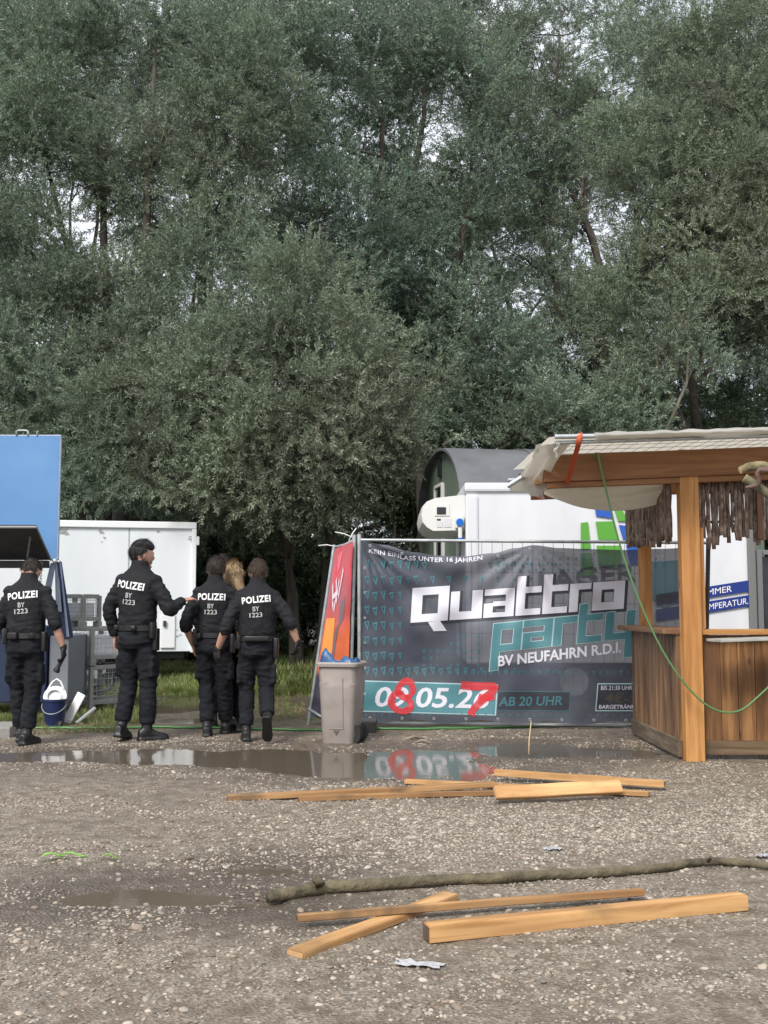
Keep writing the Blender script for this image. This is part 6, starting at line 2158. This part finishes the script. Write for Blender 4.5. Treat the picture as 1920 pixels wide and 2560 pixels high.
        link('hair_strands', hl_.mesh('hair_strands'), hair_mats[kind[0]], root)['kind'] = 'stuff'
    # --- jacket
    j = MB()
    tor = ((0.055, 0.168, 0.120, -0.005), (0.075, 0.186, 0.136, -0.005), (0.12, 0.190, 0.142, -0.008), (0.20, 0.186, 0.140, -0.008), (0.30, 0.192, 0.142, -0.01), (0.39, 0.204, 0.144, -0.012), (0.455, 0.204, 0.134, -0.015),
           (0.51, 0.185, 0.113, -0.012), (0.55, 0.145, 0.096, -0.008), (0.585, 0.10, 0.088, -0.002), (0.615, 0.084, 0.083, 0.002), (0.65, 0.08, 0.082, 0.004), (0.66, 0.078, 0.08, 0.004))
    j.loft([ring_e(T(0, y0, z), tx, ty, rx * 0.94 * P.get('bulk', 1.0), ry * 0.93, 24) for z, rx, ry, y0 in tor], True)
    for s in (-1, 1):
        el, wr, hd, pn, curl, gl, rolled = arms[s]
        el, wr = Vector(el), Vector(wr)
        j.ell(sh[s] + Vector((-s * 0.012, 0, -0.005)), (0.072, 0.074, 0.058), None, 14, 9)
        if rolled:
            e2 = el.lerp(wr, rolled if rolled is not True else 0.22)
            limb(j, [sh[s] - Vector((s * 0.05, 0, 0)), sh[s].lerp(el, 0.5), el, e2], [0.07, 0.069, 0.064, 0.06], 14)
            dd = (e2 - el).normalized()
            j.tube([e2 - dd * 0.035, e2 + dd * 0.012], 0.063, 14)
        else:
            e2 = el.lerp(wr, 0.93)
            limb(j, [sh[s] - Vector((s * 0.05, 0, 0)), sh[s].lerp(el, 0.5), el, el.lerp(wr, 0.5), e2], [0.07, 0.069, 0.064, 0.055, 0.044], 14)
    me = remeshed(j, 0.0125, 3, None, 'jacket')
    wrinkle(me, 0.010, 9.0, 22.0, P.get('seed', 1), lambda c: 0.0 if c.z > 1.5 else (0.35 if abs(c.x) < 0.15 and c.z > 1.15 else 1.0))
    jo = link('jacket', me, uniform, root, True)
    bvh = BVHTree.FromPolygons([v.co for v in me.vertices], [p.vertices[:] for p in me.polygons])
    # back panel seam flap
    # --- trousers
    t = MB()
    t.loft([ring_e(hipc + Vector((0, y0, z)), X, Yv, rx, ry, 22) for z, rx, ry, y0 in ((0.10, 0.150, 0.108, 0), (0.05, 0.165, 0.118, 0), (-0.02, 0.176, 0.130, -0.008), (-0.09, 0.172, 0.132, -0.012), (-0.14, 0.12, 0.10, -0.01))], True)
    for s in (-1, 1):
        kn, an, tyaw, fp_ = legs[s]
        kn, an = Vector(kn), Vector(an)
        hj = hipc + Vector((s * 0.088, -0.005, -0.05))
        end = kn.lerp(an, 0.86)
        limb(t, [hj, hj.lerp(kn, 0.5), kn, kn.lerp(end, 0.5), end], [0.094, 0.09, 0.079, 0.078, 0.072], 16)
        pk = hj.lerp(kn, 0.62) + Vector((s * 0.075, -0.01, 0))
        t.box(pk, (0.05, 0.14, 0.19), None, 0.02)
    me = remeshed(t, 0.0125, 4, None, 'trousers')
    wrinkle(me, 0.011, 8.0, 17.0, P.get('seed', 1) + 11)
    link('trousers', me, trouser, root, True)
    # --- boots
    for s in (-1, 1):
        kn, an, tyaw, fp_ = legs[s]
        kn, an = Vector(kn), Vector(an)
        bt = MB()
        fm = Matrix.Rotation(tyaw, 3, 'Z') @ Matrix.Rotation(-fp_, 3, 'X')
        fpnt = lambda x, y, z: an + fm @ Vector((x, y, z))
        sd_ = (kn - an).normalized()
        bt.tube([an + sd_ * 0.20, an + sd_ * 0.08, fpnt(0, -0.005, -0.01)], [0.055, 0.05, 0.05], 14)
        for zz0, zz1, sc_ in ((-0.092, -0.066, 1.06),):
            rings = []
            for y, hw in ((-0.085, 0.025), (-0.075, 0.040), (-0.03, 0.043), (0.04, 0.040), (0.11, 0.050), (0.16, 0.047), (0.19, 0.034), (0.20, 0.016)):
                rings.append([fpnt(x * hw * sc_, y * 1.02, z) for x, z in ((-1, zz0), (1, zz0), (1, zz1), (-1, zz1))])
            bt.loft(rings, True)
        rings = []
        for y, hw, ht in ((-0.08, 0.03, 0.0), (-0.05, 0.042, 0.02), (0.0, 0.044, 0.03), (0.05, 0.041, 0.005), (0.10, 0.047, -0.022), (0.15, 0.046, -0.034), (0.185, 0.034, -0.045), (0.197, 0.015, -0.055)):
            rings.append(ring_e(fpnt(0, y, (-0.07 + ht) / 2), fm @ X, fm @ Z, hw, (ht + 0.07) / 2 + 0.006, 16, 2.6))
        bt.loft(rings, True)
        me = remeshed(bt, 0.0075, 2, None, 'boot')
        link('boot', me, leather, root, True)
    # --- belt and kit
    bl_ = MB()
    bl_.loft([ring_e(T(0, -0.005, z), tx, ty, 0.180, 0.134, 28) for z in (0.025, 0.075)], True)
    bo = bl_.build('belt', leather, root, auto=40)
    for a, w_, h_, z_, nm in P.get('kit', ((-70, 0.05, 0.09, 0.03, 'radio_pouch'), (-150, 0.07, 0.07, 0.045, 'pouch'), (35, 0.06, 0.06, 0.045, 'pouch'), (80, 0.06, 0.19, -0.03, 'holster'))):
        # angle from straight behind, clockwise to the right
        ar_ = R(a)
        dv = Vector((math.sin(ar_), -math.cos(ar_), 0))
        c = T(dv.x * 0.195, dv.y * 0.149 - 0.005, z_)
        MB().box(c, (w_, 0.045, h_), Matrix.Rotation(ar_, 3, 'Z'), 0.012).build(nm, leather, bo if False else root, True)
    # --- gloves
    for s in (-1, 1):
        el, wr, hd, pn, curl, gl, rolled = arms[s]
        if gl:
            gm = MB()
            hand(gm, wr, hd, pn, s * P.get('thumb', {}).get(s, 1), curl, 1.14)
            gm.tube([Vector(wr) - Vector(hd).normalized() * 0.035, Vector(wr) + Vector(hd).normalized() * 0.015], [0.034, 0.032], 12)
            link('glove', remeshed(gm, 0.0055, 2, None, 'glove'), glove_m, root, True)
    # --- lettering on the back
    def back_print(s, w_, h_, cx, cz, m, roll, nm, bold, out=0.004):
        vs_, fs_ = text_geo(s, 1.0, bold, 0.0, 0.16, 1.1 if bold > 0.02 else 1.0)
        vs_ = fit(vs_, -w_ / 2, -h_ / 2, w_ / 2, h_ / 2)
        cr_, sr_ = math.cos(roll), math.sin(roll)
        res = []
        for p in vs_:
            x, z = cx + p.x * cr_ - p.y * sr_, cz + p.x * sr_ + p.y * cr_
            q = T(x, 0, z)
            hit = bvh.ray_cast(q + ty * -0.6, ty, 1.2)
            y0 = hit[0] if hit[0] is not None else q - ty * 0.14
            res.append(y0 - ty * out)
        MB().add(res, fs_).build(nm, m, root)
    if texts:
        ro = P.get('roll', 0.0)
        cx = P.get('tx', 0.0)
        back_print('POLIZEI', 0.28, 0.068, cx, 0.432, refl, ro, 'police_lettering', 0.032)
        back_print('BY', 0.064, 0.045, cx + 0.0, 0.34, refl_grey, ro * 0.7, 'unit_lettering', 0.008)
        back_print('1223', 0.124, 0.045, cx + 0.0, 0.28, refl_grey, ro * 0.7, 'unit_lettering', 0.008)
    return root

def foot(px, py):
    p = gnd(px, py)
    return (p.x, p.y, 0.0)
dn = (0, 0, -1)
# the officer at the left, head bowed, torch in the right hand
p = foot(56, 1861)
o1 = officer('person', 'officer in black uniform at the left with bowed head, gloved right hand holding a torch', p, R(4), 0.972, dict(
    hip=(0.0, 0, 0.955), lean=0.10, head=(0.12, 0.95), hair=('dark', 'short'), seed=1, roll=0.10, tx=-0.02, side=0.0,
    arms={1: ((0.285, -0.06, 1.13), (0.36, -0.02, 0.90), (0.05, 0.02, -1), (-1, 0.1, 0), 0.85, True, 0.12), -1: ((-0.25, 0.05, 1.14), (-0.22, 0.27, 1.02), (0.05, 1, 0.1), (1, 0, 0), 0.6, False, True)},
    legs={-1: ((-0.085, 0.11, 0.51), (-0.055, 0.16, 0.10), 0.1, 0.0), 1: ((0.075, 0.03, 0.50), (0.045, -0.04, 0.092), -0.35, 0.0)},
    kit=((-62, 0.05, 0.15, 0.05, 'radio'), (-25, 0.10, 0.065, 0.05, 'pouch'), (28, 0.05, 0.06, 0.05, 'pouch'), (74, 0.07, 0.19, 0.0, 'holster'))))
Mr = o1.matrix_basis
def w1(v):
    return Vector(p) + Matrix.Rotation(R(4), 3, 'Z') @ (Vector(v) * 0.972)
torch = MB()
torch.tube([w1((0.375, 0.0, 0.845)), w1((0.34, 0.01, 0.78)), w1((0.305, 0.02, 0.715)), w1((0.30, 0.021, 0.70)), w1((0.287, 0.025, 0.675))], [0.017, 0.018, 0.019, 0.028, 0.03], 12)
tag(torch.build('torch', leather, None, auto=40), 'black torch held pointing down in the gloved hand of the bowed officer', 'torch')
# the tall one pointing
p = foot(338, 1852)
officer('person', 'tall dark-haired officer seen from behind, head turned right, pointing with the right hand', p, R(-16), 1.045, dict(
    hip=(0.0, 0, 0.96), lean=0.0, head=(-0.78, 0.12), hair=('black', 'top'), seed=2, roll=-0.12, tx=-0.02, side=0.02,
    arms={1: ((0.325, -0.02, 1.17), (0.375, 0.17, 1.26), (0.45, 0.8, 0.15), (0, 0.3, -1), 0.45, False, False), -1: ((-0.262, -0.045, 1.17), (-0.235, 0.02, 0.92), (0.02, 0.15, -1), (1, 0.1, 0), 0.5, False, False)},
    legs={-1: ((-0.10, 0.05, 0.51), (-0.125, -0.03, 0.12), 0.12, 0.18), 1: ((0.095, 0.045, 0.51), (0.10, 0.03, 0.092), -0.75, 0.0)},
    kit=((68, 0.055, 0.15, 0.03, 'radio_pouch'), (88, 0.07, 0.2, -0.05, 'holster'), (-60, 0.05, 0.05, 0.05, 'pouch'), (12, 0.05, 0.045, 0.05, 'belt_keeper'))))
# the middle one
p = foot(532, 1842)
officer('person', 'officer with short dark hair in the middle of the group, left sleeve rolled up', p, R(-3), 0.97, dict(
    hip=(0.0, 0, 0.955), lean=0.03, head=(0.25, 0.05), hair=('dark', 'short'), seed=3, roll=-0.02, tx=-0.01,
    arms={-1: ((-0.275, -0.07, 1.12), (-0.22, 0.05, 0.90), (0.15, 0.2, -1), (1, 0.1, 0), 0.7, False, True), 1: ((0.27, -0.04, 1.13), (0.25, 0.12, 0.92), (0, 0.2, -1), (-1, 0, 0), 0.6, False, True)},
    legs={-1: ((-0.09, 0.08, 0.51), (-0.06, 0.0, 0.092), 0.15, 0.0), 1: ((0.09, 0.10, 0.50), (0.085, 0.24, 0.10), -0.1, -0.1)},
    kit=((-68, 0.05, 0.17, 0.03, 'radio'), (-40, 0.06, 0.06, 0.045, 'pouch'), (30, 0.06, 0.06, 0.045, 'pouch'), (80, 0.06, 0.19, -0.03, 'holster'))))
# the near one walking, one heel up
p = foot(640, 1853)
officer('person', 'brown-haired officer with black gloves walking at the right of the group, heel raised', p, R(5), 0.955, dict(
    hip=(0.0, 0, 0.945), lean=0.05, head=(0.18, 0.08), hair=('brown', 'short'), seed=4, roll=0.10, tx=-0.01, bulk=1.04,
    arms={-1: ((-0.30, -0.09, 1.11), (-0.385, 0.0, 0.895), (-0.1, 0.15, -1), (0.6, 0.6, 0), 0.7, True, 0.16), 1: ((0.325, -0.09, 1.15), (0.40, -0.05, 0.96), (-0.15, 0.1, -1), (-0.8, 0.5, 0), 0.75, True, 0.14)},
    legs={-1: ((-0.10, 0.09, 0.50), (-0.095, 0.03, 0.092), 0.1, 0.0), 1: ((0.095, 0.02, 0.50), (0.115, -0.25, 0.24), -0.1, 1.05)},
    kit=((-65, 0.055, 0.14, 0.02, 'radio_pouch'), (-85, 0.05, 0.08, 0.0, 'pouch'), (75, 0.07, 0.2, -0.04, 'holster'), (0, 0.24, 0.055, 0.05, 'back_support'))))
# the fair-haired woman half hidden
p = foot(580, 1834)
officer('person', 'fair-haired officer half hidden between the two others, hair over the shoulder', p, R(6), 0.955, dict(
    hip=(0.0, 0, 0.945), lean=0.02, head=(-0.1, 0.05), hair=('blonde', 'long'), seed=5, roll=-0.1, tx=0.03, bulk=0.92,
    arms={-1: ((-0.24, -0.03, 1.13), (-0.21, 0.08, 0.92), (0, 0.2, -1), (1, 0, 0), 0.6, False, False), 1: ((0.24, -0.03, 1.13), (0.22, 0.08, 0.92), (0, 0.2, -1), (-1, 0, 0), 0.6, False, False)},
    legs={-1: ((-0.08, 0.06, 0.50), (-0.07, 0.0, 0.092), 0.1, 0.0), 1: ((0.08, 0.08, 0.50), (0.07, 0.12, 0.10), -0.1, 0.0)}))
# one more head beyond them
p = foot(548, 1819)
officer('person', 'dark-haired officer almost wholly hidden in front of the group, only the hair showing', p, R(0), 1.0, dict(
    hip=(0.0, 0, 0.955), lean=0.03, head=(0.0, 0.0), hair=('dark', 'short'), seed=6,
    arms={-1: ((-0.24, -0.03, 1.14), (-0.21, 0.08, 0.93), (0, 0.2, -1), (1, 0, 0), 0.6, False, False), 1: ((0.24, -0.03, 1.14), (0.22, 0.08, 0.93), (0, 0.2, -1), (-1, 0, 0), 0.6, False, False)},
    legs={-1: ((-0.08, 0.06, 0.50), (-0.07, 0.0, 0.092), 0.1, 0.0), 1: ((0.08, 0.08, 0.50), (0.07, 0.12, 0.10), -0.1, 0.0)}), False)
# ------------------------------------------------------------------ rubbish bin
bin_ = empty('rubbish_bin', (0, 0, 0))
gb = gnd(852, 1862)
bin_.location = (gb.x, gb.y + 0.18, 0.0)
bin_.rotation_euler = (0, 0, R(-15))
bin_.scale = (0.86, 0.86, 1.0)
tag(bin_, 'taupe plastic wheeled bin with a blue liner bag before the fence', 'bin')
taupe = mat('taupe_plastic', (0.245, 0.215, 0.195), 0.5, (0.31, 0.275, 0.25), 5, lo=0.3, hi=0.55, detail=8, spec=0.35, rvar=0.12)
taupe_dark = mat('taupe_groove', (0.20, 0.165, 0.145), 0.6)
def rrect(w, d, r, z, n=5, cx=0, cy_=0):
    pts = []
    for (sx, sy, a0) in ((1, 1, 0), (-1, 1, 90), (-1, -1, 180), (1, -1, 270)):
        for i in range(n + 1):
            a = R(a0 + 90 * i / n)
            pts.append(Vector((cx + sx * (w / 2 - r) + r * math.cos(a), cy_ + sy * (d / 2 - r) + r * math.sin(a), z)))
    return pts
H_ = 0.745
body = MB()
body.loft([rrect(0.34, 0.34, 0.06, 0.0), rrect(0.352, 0.352, 0.06, 0.015), rrect(0.405, 0.405, 0.065, 0.50), rrect(0.412, 0.412, 0.065, 0.545), rrect(0.406, 0.406, 0.065, 0.552), rrect(0.418, 0.418, 0.065, 0.70),
           rrect(0.47, 0.47, 0.07, 0.705), rrect(0.475, 0.475, 0.07, 0.73), rrect(0.45, 0.45, 0.065, H_), rrect(0.415, 0.415, 0.06, H_ - 0.005), rrect(0.38, 0.38, 0.05, 0.45)], True)
body.build('body', taupe, bin_, auto=30)
# front label field with its rim and the small triangle
def face_pt(u, z, out=0.0):
    half = 0.176 + (0.2025 - 0.176) * z / 0.5
    return Vector((u, -half - out, z))
fb = MB()
for a, b, wd in (((0.075, 0.60), (0.075, 0.14), 0.008), ((0.075, 0.14), (-0.075, 0.14), 0.010), ((-0.15, 0.55), (-0.10, 0.55), 0.006)):
    fb.tube([face_pt(a[0], a[1], 0.0), face_pt(b[0], b[1], 0.0)], wd * 0.6, 6)
fb.build('label_rim', taupe_dark, bin_)
MB().prism([face_pt(-0.035, 0.125, 0.004), face_pt(0.03, 0.125, 0.004), face_pt(-0.002, 0.078, 0.004)], (0, 0.008, 0)).build('triangle_mark', mat('bin_mark', (0.09, 0.08, 0.075), 0.6), bin_)
for sx in (1,):
    for sy in (-0.02, 0.16):
        pass
wx = 0.165
for sy in (-1, 1):
    wh = MB().tube([(0.125 , sy * 0.135 + 0.02, 0.085), (0.125, sy * 0.135 + 0.075, 0.085)], 0.085, 20)
    wh.v = [tuple(Vector((0.16 + (v[1] - 0.0) * 0 + (v[0] - 0.125), v[1], v[2]))) for v in wh.v]
    wo = wh.build('wheel', black_rubber, bin_, auto=40)
    MB().tube([(0.16, sy * 0.135 + 0.012, 0.085), (0.16, sy * 0.135 + 0.083, 0.085)], 0.03, 14).build('hub', mat('hub_grey', (0.1, 0.1, 0.1), 0.5) if 'hub_grey' not in MATS else MATS['hub_grey'], wo, auto=40)
MB().box((0.19, 0.06, 0.09), (0.05, 0.26, 0.13), None, 0.02).build('axle_housing', black_rubber, bin_)
bag_blue = mat('blue_bag', (0.012, 0.06, 0.17), 0.35, (0.03, 0.12, 0.27), 8, bump=0.4, bscale=14)
def bag(u, v):
    a = 6.283 * u
    ca, sa = math.cos(a), math.sin(a)
    k = max(abs(ca), abs(sa))
    rr = 0.20 - 0.12 * v
    peak = 0.11 * math.exp(-((a - 3.7) / 0.5) ** 2) + 0.02 * math.sin(a * 5) + 0.02
    z = H_ - 0.03 + (peak + 0.03) * math.sin(math.pi * min(1, v * 1.3)) - 0.12 * max(0, v - 0.5) + 0.018 * noise.noise(Vector((ca * 4, sa * 4, v * 5)))
    return Vector((ca / k * rr * 0.97, sa / k * rr * 0.97, z))
sheet(bag, 48, 14, 'bag_cloth', None, bag_blue)
bg_ = bpy.data.objects['bag_cloth']
bg_.name = 'liner_bag'
bg_.location = bin_.location
bg_.rotation_euler = bin_.rotation_euler
bg_.scale = bin_.scale
tag(bg_, 'crumpled blue liner bag bulging from the taupe bin', 'bag')

# ------------------------------------------------------------------ loose timber on the ground
fresh = wood('fresh_sawn_timber', (0.50, 0.285, 0.115), (0.62, 0.38, 0.175), (0.38, 0.195, 0.075), 0, 1.0, 0.65, True, 0.1, 0.4)
fresh_knot = wood('fresh_knotty_timber', (0.50, 0.28, 0.11), (0.62, 0.37, 0.16), (0.33, 0.16, 0.06), 0, 1.0, 0.65, True, 0.08, 0.6)
dirty = wood('dirty_timber', (0.36, 0.2, 0.085), (0.48, 0.28, 0.125), (0.24, 0.13, 0.06), 0, 1.0, 0.7, True, 0.08, 0.8)
end_dark = mat('dark_end_grain', (0.07, 0.045, 0.03), 0.85, (0.13, 0.08, 0.05), 25)
end_pale = mat('pale_end_grain', (0.42, 0.25, 0.12), 0.8, (0.5, 0.31, 0.15), 25)
def timber(a, b, w, h, m, label, name='timber', za=0.0, zb_=0.0, roll=0.0, ends=(None, None), taper=None):
    """a, b: ground points of the centre line; lies with its underside at za / zb_."""
    A, B = Vector((a[0], a[1], za + h / 2)), Vector((b[0], b[1], zb_ + h / 2))
    d = B - A
    L_ = d.length
    rt = empty(name, (A + B) / 2)
    tag(rt, label, 'timber', 'loose timber in the yard')
    rt.rotation_mode = 'QUATERNION'
    rt.rotation_quaternion = d.to_track_quat('X', 'Z') @ Quaternion((1, 0, 0), roll)
    bm = bmesh.new()
    bmesh.ops.create_cube(bm, size=1.0)
    es = [e for e in bm.edges if abs(e.verts[0].co.x - e.verts[1].co.x) > 0.5]
    bmesh.ops.subdivide_edges(bm, edges=es, cuts=14, use_grid_fill=True)
    rr = random.Random(label)
    o1, o2 = rr.uniform(0, 99), rr.uniform(0, 99)
    for v in bm.verts:
        t = v.co.x
        k_ = 1.0
        if taper: k_ = taper[0] + (taper[1] - taper[0]) * (t + 0.5)
        v.co = Vector((t * L_, v.co.y * w * k_ + 0.006 * noise.noise(Vector((t * 3, o1, 0))), v.co.z * h + 0.004 * noise.noise(Vector((t * 3, o2, 5)))))
    bmesh.ops.bevel(bm, geom=[e for e in bm.edges if len(e.link_faces) == 2 and e.calc_face_angle(0) > 1.0], offset=0.0035, segments=2, affect='EDGES')
    me = bpy.data.meshes.new('body')
    bm.to_mesh(me)
    bm.free()
    link('body', me, m, rt)
    for s, em in zip((-1, 1), ends):
        if em is not None:
            k_ = (taper[0] if s < 0 else taper[1]) if taper else 1
            MB().box((s * (L_ / 2 + 0.001), 0, 0), (0.004, w * k_ - 0.010, h - 0.010), None, 0.001).build('end_grain', em, rt)
    return rt
g2 = lambda px, py, z=0.0: gnd(px, py, z)
# near group
a, b = g2(1066, 2352), g2(1858, 2272)
timber(a, b, 0.075, 0.062, fresh_knot, 'thick squared pine beam lying nearest the camera', 'beam', 0, 0, 0, (end_dark, end_pale))
a, b = g2(738, 2395), g2(1128, 2246)
timber(a, b, 0.085, 0.026, fresh, 'short pale plank lying crosswise under the thin lath', 'plank', 0, 0.0, 0, (end_pale, end_dark))
a, b = g2(742, 2302, 0.027), g2(1608, 2242, 0.02)
timber(a, b, 0.042, 0.026, dirty, 'long thin lath lying over the short pale plank', 'lath', 0.028, 0.028, 0.0, (end_dark, end_pale))
# far group
a, b = g2(568, 2001), g2(1240, 1978)
timber(a, b, 0.10, 0.03, dirty, 'long dark-edged board lying farthest left in the far timber heap', 'plank', 0.0, 0.03, R(0), (end_dark, None))
a, b = g2(745, 2003), g2(1240, 1988)
timber(a, b, 0.05, 0.03, dirty, 'narrow board lying along the front of the dark-edged board', 'plank', 0.0, 0.0, R(0), (end_dark, None))
a, b = g2(1014, 1958), g2(1622, 1990)
timber(a, b, 0.06, 0.03, fresh, 'board running under the wide plank in the far timber heap', 'plank', 0.0, 0.0, R(0), (end_pale, end_dark))
a, b = g2(1238, 1996, 0.03), g2(1552, 1982, 0.03)
timber(a, b, 0.09, 0.035, fresh, 'short wide plank tilted up in the middle of the far heap', 'plank', 0.045, 0.05, R(52), (end_pale, end_pale))
a, b = g2(1238, 1949, 0.0), g2(1662, 1976, 0.0)
timber(a, b, 0.055, 0.045, fresh, 'rear squared batten of the far heap nearest the puddle', 'batten', 0.03, 0.02, R(0), (end_pale, end_dark))

# long branch on the ground
pp = [(670, 2243), (740, 2231), (812, 2219), (900, 2214), (1000, 2207), (1120, 2199), (1240, 2195), (1350, 2188), (1460, 2184), (1560, 2178), (1660, 2168), (1720, 2158), (1790, 2153), (1860, 2158), (1935, 2163), (2050, 2150)]
P = [gnd(px, py, 0.022) for px, py in pp]
lb = branch(P, [0.026, 0.030, 0.027, 0.025, 0.024, 0.023, 0.022, 0.02, 0.019, 0.017, 0.016], mat('dark_branch_bark', (0.06, 0.05, 0.03), 0.85, (0.15, 0.125, 0.075), 11, bump=0.9, bscale=30), 'long crooked branch lying on the gravel behind the near timbers', False, 'fallen_branch',
            [(gnd(800, 2212, 0.05), gnd(786, 2200, 0.062), 0.024, 0.016), (gnd(1770, 2153, 0.04), gnd(1778, 2146, 0.06), 0.012, 0.004)])

# hoses on the ground
def hose(pp, r, m, label, zc=None, nm='hose'):
    P = smooth_path([gnd(px, py, 0.0) for px, py in pp], 8)
    zs = ground_z(np.array([p.x for p in P]), np.array([p.y for p in P]))
    P = [Vector((p.x, p.y, max(z, WATER_Z) + r * 0.8 + 0.004)) for p, z in zip(P, zs)]
    tag(MB().tube(P, r, 8).build(nm, m, None, True), label, 'hose')
hose([(70, 1822), (150, 1822), (260, 1823), (380, 1822), (480, 1823), (600, 1824), (700, 1826), (800, 1828), (900, 1826), (1000, 1827), (1120, 1825), (1230, 1822), (1330, 1819), (1450, 1819), (1640, 1818)], 0.012, mat('green_hose', (0.07, 0.22, 0.06), 0.4), 'green hose lying along the ground past the fence foot')
hose([(150, 1722), (280, 1712), (390, 1706), (480, 1706), (560, 1706), (650, 1705), (740, 1706), (860, 1708)], 0.016, mat('yellow_hose', (0.50, 0.36, 0.07), 0.5), 'yellow hose lying at the edge of the grass behind the officers')

# small litter
def scrap(px, py, sx, sy, m, label, nm, seed, cat, h=0.03):
    r = random.Random(seed)
    c = gnd(px, py)
    g = MB()
    n = 8
    for i in range(n + 1):
        for j in range(n + 1):
            u, v = i / n - 0.5, j / n - 0.5
            k_ = 1 + 0.45 * noise.noise(Vector((math.atan2(v, u), seed, 0)))
            z = max(0.0, 0.5 + noise.noise(Vector((u * 6, v * 6, seed)))) * h + 0.004
            g.v.append((u * sx * k_, v * sy * k_, z))
    for i in range(n):
        for j in range(n):
            a = i * (n + 1) + j
            g.f.append((a, a + n + 1, a + n + 2, a + 1))
    o = g.build(nm, m, None, False)
    o.location = (c.x, c.y, float(ground_z(np.array([c.x]), np.array([c.y]))[0]))
    o.rotation_euler = (0, 0, r.uniform(-0.4, 0.4))
    tag(o, label, cat)
paper = mat('white_paper', (0.26, 0.26, 0.265), 0.8, (0.44, 0.44, 0.46), 20)
scrap(1048, 2418, 0.15, 0.05, paper, 'torn white paper scrap on the gravel below the near beam', 'paper_scrap', 1, 'paper', 0.014)
scrap(1382, 2126, 0.10, 0.05, paper, 'torn white paper scrap behind the long branch', 'paper_scrap', 2, 'paper', 0.014)
scrap(1905, 2145, 0.06, 0.05, paper, 'small white scrap at the right edge by the branch', 'paper_scrap', 5, 'paper', 0.02)
lf = leaf_material('fresh_green_leaf', (0.18, 0.42, 0.05), (0.22, 0.45, 0.1), 0.3)
def leaf_blade(px, py, L_, w, rz, label, bend=0.3):
    c = gnd(px, py)
    g = MB()
    n = 10
    for i in range(n + 1):
        t = i / n
        ww = w * math.sin(math.pi * min(1, 0.08 + t * 0.9)) ** 0.7
        x_, y_ = L_ * t, bend * L_ * t * t
        zz = 0.018 + 0.012 * math.sin(t * 5)
        g.v += [(x_, y_ - ww, zz + 0.006), (x_, y_, zz), (x_, y_ + ww, zz + 0.006)]
    for i in range(n):
        a = 3 * i
        g.f += [(a, a + 3, a + 4, a + 1), (a + 1, a + 4, a + 5, a + 2)]
    o = g.build('leaf', lf, None, True)
    o.location = (c.x, c.y, float(ground_z(np.array([c.x]), np.array([c.y]))[0]))
    o.rotation_euler = (0, 0, rz)
    tag(o, label, 'leaf')
leaf_blade(102, 2155, 0.12, 0.022, 0.35, 'bright green torn leaf lying on the gravel at the left')
leaf_blade(148, 2149, 0.13, 0.014, 0.0, 'narrow green leaf right beside the bright torn one')
leaf_blade(256, 2155, 0.075, 0.012, 0.1, 'small green leaf lying apart on the gravel')
tag(MB().tube([gnd(1322, 1886, 0.0), pix(1323, 1850, gnd(1322, 1886).y + 0.02), pix(1328, 1803, gnd(1322, 1886).y + 0.05)], [0.006, 0.005, 0.003], 6).build('pale_stick', cut_wood, None, True), 'thin pale stick standing up in the puddle before the banner', 'stick')
c = gnd(1010, 1850)
for k, (px, py, L_, rz_) in enumerate(((1005, 1852, 0.22, 0.3), (1035, 1858, 0.16, -0.2))):
    c = gnd(px, py)
    tag(MB().tube([Vector((c.x, c.y, 0.0)), Vector((c.x + L_ * 0.5, c.y + rz_ * L_, 0.03)), Vector((c.x + L_, c.y + rz_ * 2 * L_, 0.005))], [0.012, 0.016, 0.006], 7).build('driftwood', mat('pale_driftwood', (0.2, 0.165, 0.13), 0.8, (0.27, 0.22, 0.17), 12) if 'pale_driftwood' not in MATS else MATS['pale_driftwood'], None, True),
        ('crooked pale wood piece at the puddle edge behind the bin', 'shorter pale wood piece at the puddle edge behind the bin')[k], 'wood piece')
